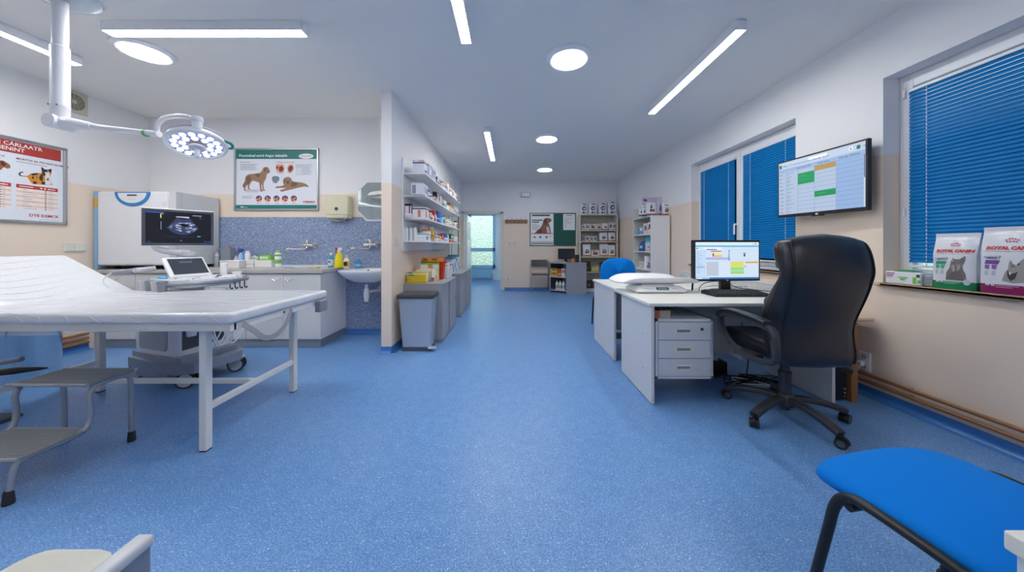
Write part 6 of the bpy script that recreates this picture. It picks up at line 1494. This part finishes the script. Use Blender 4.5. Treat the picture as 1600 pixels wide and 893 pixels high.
# ---- monitor, keyboard, odds and ends
t = thing('computer_monitor', 'black computer monitor showing a calendar on the near desk', 'monitor', (2.0, 2.92, TZ))
TMn = Matrix.Translation((2.003, 2.90, 1.045)) @ Matrix.Rotation(R(4), 4, 'Z')
M2 = TMn @ frame((0, 0, 0), (1, 0, 0), (0, 0, 1))
mw, mh = .325, .19
obj('bezel', MB().box(-mw, mw, -mh, mh, -.045, 0, bev=.008, T=M2), BLACK, t)
s_ = MB(); sw, sh = .308, .170
C2 = []
def sc_(u0, u1, v0, v1, col, st=1.0, z=.0012):
    m_ = glow(col, st)
    if m_ not in C2: C2.append(m_)
    s_.rect(-sw + 2 * sw * u0, -sw + 2 * sw * u1, sh - 2 * sh * v1, sh - 2 * sh * v0, z, C2.index(m_), M2)
S = .78
sc_(0, 1, 0, 1, '#CFE0F3', S, .0008); sc_(0, 1, 0, .09, '#D9ECF4', S); sc_(0, 1, .09, .13, '#58B4D8', S, .0014); sc_(.0, .4, .13, .2, '#E9F1FA', S, .0013)
sc_(0, .15, .2, .96, '#C2DAF3', S, .0011); sc_(.15, .152, .2, .96, '#9DB6D8', S, .0016)
sc_(0, 1, .955, 1, '#2C6FB4', S, .0016); sc_(0, .22, .955, 1, '#8FBBE0', S, .0018); sc_(.03, .10, .965, .99, '#E8EEF4', S, .002)
sc_(.17, .33, .19, .21, '#2F4C8C', .6, .0018); sc_(.24, .40, .235, .26, '#C84A6E', S, .0018); sc_(.28, .41, .26, .4, '#D9E6D8', S, .0016); sc_(.285, .41, .335, .39, '#E0D36A', S, .002); sc_(.265, .285, .30, .39, '#B0303C', S, .0021); sc_(.285, .41, .385, .40, '#E2A090', S, .0021)
sc_(.16, .54, .415, .43, '#B78BC4', S, .0016); sc_(.16, .55, .44, .475, '#8FB8F0', S, .0016)
sc_(.17, .36, .53, .91, '#BDC7D6', S, .0016); sc_(.36, .53, .53, .95, '#D3E2F4', S, .0014)
for i in range(10): sc_(.18, .35, .56 + i * .034, .562 + i * .034, '#A8B3C6', S, .0018)
sc_(.55, .76, .53, .66, '#DCD86E', S, .0016); sc_(.55, .76, .66, .69, '#BFE0A0', S, .0016); sc_(.55, .76, .69, .86, '#9AD66A', S, .0016); sc_(.55, .76, .745, .80, '#A6DCB4', S, .0018)
sc_(.785, .985, .53, .57, '#E0A02A', S, .0016); sc_(.775, .79, .64, .675, '#C2443A', S, .0018)
for i in range(6): sc_(.515, .535, .22 + i * .05, .245 + i * .05, ('#3A3C52', '#6E92C0', '#4A6AA8', '#3E4C7C', '#5C7FC0', '#6D7FB0')[i], .6, .0018)
sc_(.75, .79, .29, .31, '#27304E', .5, .0018); sc_(.755, .785, .32, .39, '#5A6C92', .6, .0018)
for i in range(12): sc_(.02, .05 + .07 * ((i * 7) % 5) / 5, .26 + i * .05, .268 + i * .05, '#7A93B8', .7, .0016)
sc_(.01, .14, .66, .685, '#7FA2D8', S, .0018); sc_(.01, .04, .155, .18, '#223040', .5, .0018); sc_(.055, .12, .16, .17, '#7A93B8', .7, .0018); sc_(.9, .915, .045, .075, '#B4C43C', S, .0018); sc_(.935, .95, .03, .06, '#2B2F44', .5, .0018); sc_(.96, .985, .04, .05, '#5F6C88', .6, .0018)
sc_(.53, .985, .22, .222, '#9FB4D2', S, .0016); sc_(.55, .985, .49, .492, '#9FB4D2', S, .0016); sc_(.985, .987, .22, .95, '#9FB4D2', S, .0016)
obj('screen', s_, C2, t)
obj('brand_mark', MB().text('LG', .014, M2 @ Matrix.Translation((0, -mh + .004, 0)), 0, 'CENTER', z=.0006, bold=.0006), PLAST, t)
st = MB().ring_loft([[(1.965, 2.93, TZ + .012), (2.055, 2.93, TZ + .012), (2.055, 2.965, TZ + .012), (1.965, 2.965, TZ + .012)], [(1.96, 2.93, 1.0), (2.05, 2.93, 1.0), (2.05, 2.96, 1.0), (1.96, 2.96, 1.0)]])
st.lathe([(.001, .0005), (.13, .0005), (.13, .008), (.12, .013), (.03, .016), (.001, .016)], 40, sy=.75, T=Matrix.Translation((2.01, 2.955, TZ)))
obj('stand', st, BLACK, t)
t = thing('keyboard', 'black keyboard in front of the calendar monitor', 'keyboard', (1.93, 2.70, TZ))
obj('body', MB().prism([(2.60, TZ + .0005), (2.80, TZ + .0005), (2.80, TZ + .032), (2.60, TZ + .016)], 1.70, 2.17, 0, Matrix(((0, 0, 1, 0), (1, 0, 0, 0), (0, 1, 0, 0), (0, 0, 0, 1)))), BLACK, t)
kk = MB(); zs = lambda y: TZ + .0155 + (y - 2.60) * .08
for j in range(6):
    for i in range(22):
        x = 1.708 + i * .0206; y = 2.612 + j * .0295
        if i in (15, 19) and j < 5: continue
        kk.ring_loft([[(x + e, y + e, zs(y) + z_), (x + .0185 - e, y + e, zs(y) + z_), (x + .0185 - e, y + .025 - e, zs(y) + z_ + .002), (x + e, y + .025 - e, zs(y) + z_ + .002)] for e, z_ in ((0, 0), (.003, .0085))])
obj('keys', kk, mat('key_black', '#25262B', .5), t)
t = thing('desk_stand', 'thin black stem on a round white base left of the monitor', 'stand', (1.69, 2.96, TZ))
obj('base', MB().lathe([(.001, .0005), (.078, .0005), (.08, .006), (.07, .011), (.001, .013)], 32, T=Matrix.Translation((1.66, 2.90, TZ))), PLAST, t)
obj('stem', MB().cyl((1.69, 2.92, TZ + .011), (1.695, 2.92, TZ + .11), .008), BLACK, t)
single('cable', MB().tube([(1.98, 3.0, TZ + .09), (1.86, 3.0, TZ + .07), (1.79, 2.97, TZ + .03), (1.76, 2.93, TZ + .006), (1.72, 2.90, TZ + .006)], .0035, 8, sub=6), BLACK, 'black cable curving from the monitor to the white base', 'cable')
single('cable', MB().tube([(2.06, 3.0, TZ + .10), (2.12, 3.02, TZ + .05), (2.2, 3.03, TZ + .02), (2.3, 3.0, TZ + .006), (2.36, 2.92, TZ + .006), (2.40, 2.8, TZ + .006)], .0035, 8, sub=6), BLACK, 'black cable lying right of the monitor stand', 'cable')
ws = MB()
for j, yy in enumerate((3.08, 3.05)):
    ws.tube([(1.8, yy, TZ + .006), (2.0, yy + .01, TZ + .03 + .01 * j), (2.2, yy - .01, TZ + .02), (2.4, yy, TZ + .006)], .0045, 8, sub=5)
single('white_cables', ws, PLAST, 'pair of white cables along the back edge of the near desk', 'cable')
t = thing('power_strip', 'white multiway socket strip lying behind the calendar monitor', 'power strip', (2.2, 3.06, TZ))
ps = MB().box(2.10, 2.34, 3.09, 3.125, TZ + .0005, TZ + .035, bev=.006); obj('body', ps, PLAST, t)
oo = MB()
for i in range(5): oo.cyl((2.13 + i * .045, 3.091, TZ + .018), (2.13 + i * .045, 3.088, TZ + .018), .012)
obj('outlet', oo, LGREY, t)

# cables on the floor, computer, wooden stand
cbm = MB(); q = random.Random(5)
for i in range(9):
    x, y = 2.02 + q.uniform(-.12, .18), 2.74 + q.uniform(-.08, .08)
    pts = [(x + q.uniform(-.16, .16), y + q.uniform(-.10, .10), .008 + q.uniform(0, .05) * (k_ % 2)) for k_ in range(7)]
    cbm.tube(pts, .0045, 7, sub=5, m=1 if i == 4 else 0)
cbm.tube([(2.12, 2.82, .02), (2.15, 2.84, .2), (2.1, 2.85, .42), (2.12, 2.86, .6)], .005, 7, sub=4)
single('cable_tangle', cbm, [BLACK, PLAST], 'tangle of black and white cables on the floor under the near desk', 'cables')
t = thing('floor_power_strip', 'black power block on the floor among the cables under the desk', 'power strip', (1.85, 2.82, 0))
obj('body', MB().box(1.72, 1.98, 2.86, 2.98, .0005, .12, bev=.01), BLACK, t)
obj('plug', MB().box(1.86, 1.92, 2.90, 2.95, .119, .16, bev=.008), LGREY, t)
t = thing('computer_tower', 'black computer tower between the desk side and the brown board', 'computer', (2.48, 2.6, 0))
obj('case', MB().box(2.435, 2.555, 2.385, 2.80, .012, .42, bev=.004), BLACK, t)
obj('foot', MB().box(2.44, 2.55, 2.40, 2.43, 0, .013).box(2.44, 2.55, 2.74, 2.77, 0, .013), RUBBER, t)
obj('power_button', MB().cyl((2.535, 2.3855, .265), (2.535, 2.3825, .265), .006), glow('#A9B8F4', 1.2), t)
obj('port', MB().box(2.535, 2.547, 2.3835, 2.386, .09, .10).box(2.535, 2.547, 2.3835, 2.386, .06, .07).cyl((2.54, 2.386, .04), (2.54, 2.383, .04), .004), LGREY, t)
t = thing('side_table', 'low wooden side table behind the armchair against the right wall', 'side table', (2.68, 2.7, 0))
obj('side_panel', MB().box(2.565, 2.615, 2.36, 2.95, 0, .60, bev=.004), WOODB, t)
obj('top', MB().box(2.56, XR - .04, 2.40, 3.0, .6, .632, bev=.012), WOODL, t)
obj('rear_panel', MB().box(2.6155, XR - .045, 2.90, 2.92, .20, .60), mat('greige_board', '#B4AA9E', .5), t)

# ================= leather armchair on castors =================
t = thing('office_chair', 'black leather swivel armchair with its back to the viewer', 'office chair', (1.905, 2.18, 0))
hx, hy = 1.905, 2.18
BASEM = mat('base_plastic', '#33363D', .4)
cb_ = MB().lathe([(.06, .085), (.062, .10), (.05, .15), (.042, .16), (.04, .155)], 24, T=Matrix.Translation((hx, hy, 0)))
cb_.cyl((hx, hy, .05), (hx, hy, .09), .03)
obj('base_hub', cb_, BASEM, t)
for a in (131, 203, 275, 347, 59):
    c, s = math.cos(R(a)), math.sin(R(a))
    pt = lambda r, z: (hx + r * c, hy + r * s, z)
    lg = obj('base_leg', MB().tube([pt(.03, .128), pt(.12, .13), pt(.22, .115), pt(.30, .094), pt(.345, .078)], .02, sub=3, flat=(.055, .038, (0, 0, 1))), BASEM, t)
    w_ = MB(); tx_, ty_ = math.cos(R(a + 35)), math.sin(R(a + 35))
    ctr = Vector(pt(.345, .029)); ax_ = Vector((-ty_, tx_, 0))
    for k_ in (-1, 1): w_.cyl(ctr + ax_ * k_ * .007, ctr + ax_ * k_ * .025, .029, seg=24)
    w_.cyl(ctr - ax_ * .01, ctr + ax_ * .01, .012); w_.cyl(ctr + Vector((0, 0, .02)), ctr + Vector((0, 0, .062)), .011)
    w_.tube([ctr + Vector((tx_, ty_, 0)) * .03 + Vector((0, 0, .0)), ctr + Vector((tx_, ty_, 0)) * .025 + Vector((0, 0, .022)), ctr + Vector((0, 0, .036)), ctr - Vector((tx_, ty_, 0)) * .02 + Vector((0, 0, .026))], .009, 8, sub=3)
    obj('caster', w_, BLACK, lg)
    hub_ = MB()
    for k_ in (-1, 1): hub_.cyl(ctr + ax_ * k_ * .0245, ctr + ax_ * k_ * .0262, .019, seg=20)
    obj('caster_cap', hub_, DGREY, lg)
gc = MB().cyl((hx, hy, .15), (hx, hy, .31), .035); gc.cyl((hx, hy, .30), (hx, hy, .42), .026); gc.cyl((hx, hy, .29), (hx, hy, .312), .038)
obj('gas_column', gc, BASEM, t)
mc_ = MB().box(hx - .13, hx + .13, hy - .12, hy + .14, .41, .45, bev=.01)
mc_.tube([(hx + .05, hy - .05, .425), (hx + .16, hy - .14, .415), (hx + .20, hy - .2, .405)], .007, 8); mc_.tube([(hx + .19, hy - .185, .408), (hx + .225, hy - .23, .395)], .016, 10)
obj('tilt_mechanism', mc_, BLACK, t)
obj('seat', MB().box(1.655, 2.135, 1.97, 2.50, .44, .555, bev=.05, seg=5), LEATHER, t)
obj('seat_piping', MB().tube([(1.66, 1.99, .51), (1.66, 2.42, .51), (1.70, 2.49, .505), (2.09, 2.49, .505), (2.13, 2.42, .51), (2.13, 1.99, .51)], .006, 8, sub=4), BLACK, t)
# backrest: lofted cross-sections; (z, rear face y, half width, thickness, front crown)
prof = [(.45, 1.90, .215, .07), (.47, 1.885, .228, .12), (.52, 1.880, .236, .155), (.58, 1.885, .236, .18), (.66, 1.893, .238, .20), (.72, 1.885, .242, .205), (.78, 1.868, .247, .20), (.85, 1.845, .252, .18), (.92, 1.825, .255, .15), (.98, 1.812, .256, .115), (1.02, 1.806, .257, .10), (1.06, 1.805, .257, .125), (1.11, 1.81, .256, .15), (1.16, 1.822, .251, .15), (1.195, 1.84, .243, .125), (1.212, 1.862, .225, .085), (1.222, 1.89, .19, .03)]
bcx = 1.868
rings = []; rear = []
for z, y, hw, th in prof:
    rg = []
    N_ = 28
    for i in range(N_):
        q_ = 2 * math.pi * i / N_; c, s = math.cos(q_), math.sin(q_)
        x = hw * math.copysign(abs(c) ** .35, c)
        crown = .02 * (1 - (x / hw) ** 2)
        yy = y + th / 2 + th / 2 * math.copysign(abs(s) ** .55, s) + (-crown if s < 0 else -.03 * (1 - (x / hw) ** 2))
        zz = z + (.03 * (1 - (x / hw) ** 2) if z > 1.19 else 0)
        rg.append((bcx + x, yy, zz))
    rings.append(rg)
obj('backrest', MB().ring_loft(rings, 0, True), LEATHER, t, sharp=70)
pp = MB()
for s in (-1, 1):
    pp.tube([(bcx + s * hw * .89, y + .085 * th - .006, z) for z, y, hw, th in prof[1:-1]], .005, 8, sub=3)
    pp.tube([(bcx + s * (hw - .003), y + th * .5, z) for z, y, hw, th in prof[2:-2]], .0045, 8, sub=3)
pp.tube([(bcx + x, 1.838 + .035 * (abs(x) / .235) ** 4 - .012 * (1 - (x / .235) ** 2), 1.197 + .012 * (1 - (x / .235) ** 2)) for x in [-.235 + .047 * i for i in range(11)]], .005, 8, sub=3)
obj('piping', pp, mat('piping_black', '#0E0F13', .5), t)
hp = MB().box(bcx - .2, bcx + .2, 1.93, 2.0, 1.03, 1.2, bev=.034, seg=4); hp.box(bcx - .21, bcx + .21, 1.99, 2.085, .60, .86, bev=.045, seg=4)
obj('front_pads', hp, LEATHER, t)
for s, x, o in ((-1, 1.545, -.085), (1, 2.165, .12)):
    ring = [(x, 2.36 + o, .685), (x, 2.395 + o, .66), (x, 2.385 + o, .60), (x, 2.33 + o, .53), (x, 2.22 + o, .475), (x, 2.08 + o, .465), (x, 1.95 + o, .485), (x, 1.915 + o, .53), (x, 1.915 + o, .60), (x, 1.925 + o, .665), (x, 1.97 + o, .69), (x, 2.08 + o, .695), (x, 2.22 + o, .70), (x, 2.31 + o, .70)]
    ar = MB().tube(ring, .02, sub=3, closed=True, flat=(.032, .04, (1, 0, 0)))
    arm = obj('arm_loop', ar, BASEM, t)
    obj('arm_pad', MB().tube([(x, 1.97 + o, .712), (x, 2.06 + o, .722), (x, 2.2 + o, .728), (x, 2.30 + o, .725), (x, 2.38 + o, .70), (x, 2.40 + o, .665)], .03, sub=4, flat=(.058, .036, (0, 0, 1))), LEATHER, arm)
    obj('arm_bracket', MB().box(min(x, x - s * .1), max(x, x - s * .1), 2.12 + o, 2.26 + o, .445, .475, bev=.006).cyl((x + s * .012, 1.925 + o, .53), (x + s * .022, 1.925 + o, .53), .009).cyl((x + s * .012, 1.925 + o, .64), (x + s * .022, 1.925 + o, .64), .009).cyl((x + s * .012, 2.28 + o, .505), (x + s * .022, 2.28 + o, .505), .009), BLACK, arm)

# ================= wall screen =================
t = thing('wall_tv', 'wall-mounted flat screen showing an appointment table between the windows', 'television', (2.74, 2.78, 1.73))
ya, yb = 3.156, 2.40
pa, pb_ = Vector((2.685, ya, 1.737)), Vector((2.735, yb, 1.731))
u_ = (pb_ - pa).normalized(); TT = frame((pa + pb_) / 2, u_, (0, 0, 1))
tw, th_ = (pb_ - pa).length / 2, .277
obj('housing', MB().box(-tw, tw, -th_, th_, -.035, 0, bev=.006, T=TT).box(-tw * .6, tw * .6, -th_ * .6, th_ * .5, -.06, -.034, T=TT), BLACK, t)
s_ = MB(); C3 = []; sw, sh = tw - .016, th_ - .022; oy = .006
def tv(u0, u1, v0, v1, col, st=.62, z=.001):
    m_ = glow(col, st)
    if m_ not in C3: C3.append(m_)
    s_.rect(-sw + 2 * sw * u0, -sw + 2 * sw * u1, oy + sh - 2 * sh * v1, oy + sh - 2 * sh * v0, z, C3.index(m_), TT)
def tt(s__, u, v, h_, col='#28426E', al='LEFT'):
    m_ = glow(col, .4)
    if m_ not in C3: C3.append(m_)
    s_.text(s__, h_, TT @ Matrix.Translation((-sw + 2 * sw * u, oy + sh - 2 * sh * v, 0)), C3.index(m_), al, z=.0022)
tv(0, 1, 0, 1, '#C3D6F3'); tv(0, 1, 0, .13, '#CBDDF6', .66, .0012); tv(0, 1, .13, .2, '#A9C6F0', .62, .0013); tv(.72, .985, .2, 1, '#A4C4F2', .62, .0012); tv(.985, 1, .2, 1, '#DCE8F8', .62, .0014); tv(.988, .997, .2, .55, '#3E5C94', .5, .0018)
tv(.01, .045, .045, .11, '#2E8C5A', .5, .0016); tt('Office | Tretovaný kontrola Calendár Spolu', .06, .095, .024, '#4E5F7C')
tv(.4, .62, .03, .075, '#F2F6FC', .8, .0016); m_ = glow('#F2F6FC', .7); C3.append(m_) if m_ not in C3 else None; s_.disc(-sw + 2 * sw * .865, oy + sh - 2 * sh * .065, .017, .0016, C3.index(m_), TT); tv(.858, .872, .06, .08, '#2B3A5C', .4, .002); tv(.92, .955, .04, .1, '#2E8C6A', .5, .0016); tt('14', .97, .085, .022, '#3D5C90')
tt('Document AM', .34, .18, .022, al='CENTER'); tt('Prezentácia', .58, .18, .022, al='CENTER'); tt('Fábrega Oblekov', .85, .18, .022, al='CENTER')
for u in (.1, .265, .475, .715): tv(u, u + .002, .2, 1, '#6F8FC4', .5, .0016)
for i in range(11):
    v = .2 + i * .0727
    tv(.265, .985, v, v + .0035, '#7C9ACC', .5, .0016)
    tt('%d:%02d' % (8 + i // 2, 30 * (i % 2)), .012, v + .05, .018, '#3D5378'); tt(('Nový pacient', 'Kontrola', 'Vakcína', 'Odber krvi')[i % 4], .115, v + .035, .014, '#4B5F86'); tt(('Rex', 'Micka', 'Bella', 'Max', 'Luna')[i % 5], .115, v + .062, .013, '#5D6F94')
tv(.268, .474, .275, .475, '#1FB06A', .55, .0018); tv(.477, .714, .205, .29, '#C9A45A', .6, .0018); tv(.477, .714, .645, .745, '#1FB06A', .55, .0018)
tt('Kontrola', .285, .34, .016, '#BFE8D2'); tt('Konzultácia 45', .285, .41, .016, '#8FD8B2'); tt('Prehliadka', .50, .265, .016, '#F0DCB8'); tt('Očkovanie', .50, .70, .016, '#A9E0C4')
obj('screen', s_, C3, t)
obj('brand_bar', MB().box(-.05, .05, -th_ - .012, -th_ + .004, -.02, -.004, bev=.003, T=TT).rect(-.012, .012, -th_ + .002, -th_ + .014, .0008, 1, TT).box(.0, .02, -th_ - .013, -th_ - .008, -.01, -.003, 2, T=TT), [BLACK, PLAST, paint('#B5482E')], t)
obj('wall_mount', MB().box(2.745, XR - .001, 2.68, 2.88, 1.68, 1.80), BLACK, t)

# ================= things on the near window sill =================
SZ = .9055
carton('glove_box', XR - .005, XR + .095, 2.162, 2.365, SZ, .088, '#E6E8EE', [], 'white and green glove box at the far end of the near window sill', None,
       [('l', .72, .96, .80, .88, '#4A50A0'), ('l', .76, .96, .62, .72, '#C8504E'), ('l', .8, .96, .48, .54, '#8FA2C8'), ('l', .35, .62, .45, .62, '#9CC98A'), ('l', .42, .55, .3, .5, '#7EBB66'), ('l', .12, .2, .12, .62, '#7CC03C'), ('l', .01, .07, .16, .42, '#7CC03C'), ('l', .02, .10, .62, .85, '#3A3C44')])
single('green_pouch', MB().grid(lambda u, v: (XR + .01 + v * .07, 2.19 + u * .14, SZ + .0885 + .014 * math.sin(math.pi * u) ** .5 * math.sin(math.pi * (v * .8 + .1))), 14, 6).box(XR + .0, XR + .006, 2.2, 2.32, SZ + .07, SZ + .091), paint('#3E8F4E'), 'dark green pouch lying across the top of the glove box', 'pouch', sharp=70)
carton('grey_pack', XR + .01, XR + .09, 2.112, 2.158, SZ, .075, '#A3A9AE', [(.1, .8, '#8E959C')], 'small grey printed pack between glove box and cat food bag')
FOIL = mat('grey_white_foil', '#DADDE4', .3, var=.02, bump=.2, bscale=9, coat=.3)
def rc_art(c1, c2, c3, animal):
    a = [('text', 'ROYAL CANIN', .068, .05, .66, '#C22A26', 'CENTER', .12, .0018, .0016),
         ('poly', [(-.78, .632), (.8, .632), (.8, .638), (.1, .634), (.0, .625), (-.1, .634), (-.78, .638)], '#C22A26', .0018)]
    for i, (x, y) in enumerate(((-.12, .80), (-.02, .815), (.08, .82), (.18, .815), (.28, .80), (-.08, .775), (.02, .78), (.14, .78), (.24, .775))): a.append(('poly', [(x - .035, y - .008), (x + .035, y - .008), (x + .03, y + .01), (x - .03, y + .01)], '#C22A26', .0018))
    a += [('poly', [(-.8, .535), (-.2, .545), (-.2, .57), (-.78, .56)], '#AEB4C0', .0016), ('poly', [(-.78, .44), (-.28, .44), (-.22, .50), (-.72, .50)], c1, .0018), ('poly', [(-.76, .37), (-.6, .36), (-.58, .43), (-.76, .43)], c2, .0018), ('poly', [(-.5, .37), (-.36, .36), (-.32, .43), (-.5, .43)], c2, .0018), ('poly', [(-.76, .27), (-.64, .27), (-.64, .34), (-.76, .34)], '#B8BCC6', .0018), ('poly', [(-.5, .27), (-.38, .27), (-.38, .34), (-.5, .34)], '#B8BCC6', .0018),
          ('text', 'ADULT', .04, -.68, .52, '#4A5470', 'LEFT', .1, .0018, .0004), ('poly', [(.55, .12), (.62, .09), (.75, .09), (.82, .12), (.82, .16), (.75, .19), (.62, .19), (.55, .16)], '#C6CAD4', .0034)]
    if animal == 'cat':
        a += [('poly', [(-.25, .16), (-.22, .3), (-.08, .38), (-.02, .50), (.02, .56), (.12, .54), (.36, .54), (.62, .60), (.58, .5), (.46, .42), (.5, .36), (.62, .28), (.68, .16)], '#77716E', .0022), ('poly', [(.0, .42), (.14, .46), (.18, .34), (.06, .30)], '#A29A96', .003), ('poly', [(.24, .46), (.40, .46), (.42, .38), (.28, .32)], '#A29A96', .003), ('poly', [(.06, .47), (.14, .46), (.12, .44)], '#2A2A2C', .0036), ('poly', [(.28, .46), (.38, .46), (.32, .44)], '#2A2A2C', .0036)]
        for i in range(4): a.append(('poly', [(-.15 + i * .05, .19 + i * .035), (.55 - i * .03, .18 + i * .04), (.54 - i * .03, .19 + i * .04), (-.14 + i * .05, .205 + i * .035)], '#4F4A49', .003))
    else:
        a += [('poly', [(-.15, .20), (-.05, .32), (.05, .38), (.08, .52), (.16, .46), (.3, .44), (.44, .50), (.62, .56), (.6, .44), (.7, .3), (.85, .22), (.6, .19), (.2, .17)], '#9A9694', .0022), ('poly', [(.02, .36), (.14, .30), (.36, .34), (.28, .24), (.14, .20), (.04, .26)], '#3A3638', .003), ('poly', [(.08, .33), (.12, .28), (.15, .33)], '#EDEDED', .0036), ('poly', [(.14, .43), (.22, .42), (.2, .40)], '#2A2A2C', .0034), ('poly', [(.34, .46), (.44, .46), (.38, .43)], '#2A2A2C', .0034)]
    a += [('text', 'FIT 32', .035, -.72, .115, '#F0F2F4', 'LEFT', 0, .0016, .0006), ('poly', [(-.35, .118), (.4, .118), (.4, .13), (-.35, .13)], c3, .0016), ('poly', [(-.35, .095), (.2, .095), (.2, .105), (-.35, .105)], c3, .0016)]
    return a
bag('cat_food_bag', .19, .09, .355, FOIL, paint('#12804E', .35), 'white pet food bag with green foot and a grey cat on the sill', (XR + .022, 2.0, SZ), -math.pi / 2 + R(4), 'pet food bags on the near sill', rc_art('#1E9A72', '#3CB08E', '#7FC8A4', 'cat'), footh=.15)
bag('cat_food_bag', .215, .095, .385, FOIL, paint('#8E1F5C', .35), 'white pet food bag with plum foot and a yawning cat on the sill', (XR + .022, 1.775, SZ), -math.pi / 2 + R(3), 'pet food bags on the near sill', rc_art('#7A3E96', '#8A5AA8', '#C48AB0', 'yawn'), footh=.15)

# ================= blue visitor chair, cut by the frame =================
t = thing('visitor_chair', 'bright blue padded visitor chair with black tube frame in the foreground', 'chair', (1.27, .86, 0), R(10))
def cush(s, z, dz=0):
    pts = []
    for i in range(56):
        q_ = 2 * math.pi * i / 56; c, s_ = math.cos(q_), math.sin(q_)
        e = .36 if (s_ > 0 and c < 0) else .5
        x = .262 * s * math.copysign(abs(c) ** e, c); y = .245 * s * math.copysign(abs(s_) ** e, s_)
        crown = .016 * (1 - (x / .27) ** 2) * (s < .99); wf = -.022 * max(0, (y - .14) / .105) ** 2 - .012 * max(0, -x / .26) ** 3 * max(0, y / .245)
        pts.append((x, y, z + crown + wf))
    return pts
obj('seat', MB().ring_loft([cush(.05, .428), cush(.9, .430), cush(.985, .440), cush(1.0, .453), cush(.975, .468), cush(.9, .477), cush(.7, .480), cush(.4, .481), cush(.05, .481)]), BLUEFAB, t, W=False, sharp=80)
obj('seat_pan', MB().box(-.22, .22, -.21, .20, .417, .430, bev=.006), BLACK, t, W=False)
for s in (-1, 1):
    obj('frame_tube', MB().tube([(s * .297, .20, .0), (s * .286, .148, .30), (s * .280, .128, .41), (s * .276, .095, .450), (s * .275, .03, .456), (s * .275, -.14, .440), (s * .277, -.20, .41), (s * .285, -.26, .18), (s * .295, -.29, .0)], .0135, 12, sub=6), BLACK, t, W=False)
    obj('foot_cap', MB().cyl((s * .297, .201, .0), (s * .296, .197, .025), .016).cyl((s * .295, -.291, .0), (s * .293, -.287, .025), .016), RUBBER, t, W=False)
    obj('back_post', MB().tube([(s * .2, -.05, .41), (s * .2, -.25, .42), (s * .2, -.30, .50), (s * .19, -.33, .72)], .011, 10, sub=4), BLACK, t, W=False)
for y in (.1, -.12): obj('cross_tube', MB().cyl((-.275, y, .422), (.275, y, .422), .012), BLACK, t, W=False)
obj('backrest', MB().box(-.23, .23, -.37, -.315, .60, .88, bev=.026, seg=4), BLUEFAB, t, W=False)

# near furniture cut by the bottom edge
t = thing('side_cabinet', 'corner of a pale cabinet at the right edge beside the blue chair', 'cabinet', (.88, .3, 0))
obj('top', MB().box(.757, 1.0, .05, .483, .715, .745, bev=.004), DTOP, t)
obj('body', MB().box(.764, .995, .055, .474, .0, .715, bev=.002), DBODY, t)
t = thing('low_cart', 'pale low cart with cream seat pad and upright side panel', 'cart', (-1.0, .5, 0))
pz = .50
obj('side_panel', MB().box(-.872, -.836, .0, .735, .06, .503, bev=.012), mat('panel_grey', '#7C8798', .45), t)
obj('panel_edge', MB().box(-.875, -.833, .0, .738, .480, .508, bev=.01), LGREY, t)
obj('seat_pad', MB().ring_loft([rr(-1.13, -.925, .12, .745, z, .05) for z in (.44, .444)] + [rr(-1.135, -.92, .115, .75, .452, .05), rr(-1.13, -.925, .12, .745, .46, .05)]), mat('cream_plastic', '#DEDCCF', .3), t, sharp=50)
obj('body', MB().box(-1.10, -.873, .15, .70, .06, .44, bev=.006), LGREY, t)
for x in (-1.06, -.88):
    for y in (.2, .66): obj('foot', MB().cyl((x, y, 0), (x, y, .062), .02), RUBBER, t)
# ================= daylight, camera, colour =================
w = bpy.data.worlds.new('daylight'); sc.world = w; w.use_nodes = True
bg = w.node_tree.nodes['Background']; bg.inputs[1].default_value = 1.0
_n = w.node_tree.nodes; _l = w.node_tree.links       # overcast sky over pale greenery
_c = _n.new('ShaderNodeTexCoord'); _s = _n.new('ShaderNodeSeparateXYZ'); _r = _n.new('ShaderNodeValToRGB'); _m = _n.new('ShaderNodeMapRange')
_m.inputs[1].default_value = -1; _m.inputs[2].default_value = 1
_e = _r.color_ramp.elements; _e[0].position = .44; _e[0].color = (.20, .27, .22, 1); _e[1].position = .75; _e[1].color = (.62, .84, 1.0, 1)
for _p, _k in ((.50, (.40, .52, .46, 1)), (.56, (.80, .92, .90, 1))): _q = _e.new(_p); _q.color = _k
_l.new(_c.outputs['Generated'], _s.inputs[0]); _l.new(_s.outputs['Z'], _m.inputs[0]); _l.new(_m.outputs[0], _r.inputs[0]); _l.new(_r.outputs[0], bg.inputs[0])
cam = bpy.data.cameras.new('camera'); co = bpy.data.objects.new('camera', cam); COL.objects.link(co)
co.location = (0, 0, H); co.rotation_euler = (math.pi / 2, 0, 0)
cam.sensor_width = 36; cam.sensor_fit = 'HORIZONTAL'; cam.lens = F * 36 / 1600
cam.shift_x = (800 - CX) / 1600; cam.shift_y = -(446.5 - CY) / 1600
cam.clip_start = .02; cam.clip_end = 100
sc.camera = co
vs = sc.view_settings
sc.display_settings.display_device = 'sRGB'
vs.view_transform = 'Standard'; vs.look = 'None'; vs.gamma = 1; vs.use_curve_mapping = False
vs.exposure = 1.1
cy = sc.cycles
cy.max_bounces = 10; cy.diffuse_bounces = 6; cy.glossy_bounces = 4; cy.transmission_bounces = 6; cy.transparent_max_bounces = 12
cy.caustics_reflective = True; cy.caustics_refractive = False
cy.sample_clamp_indirect = 6
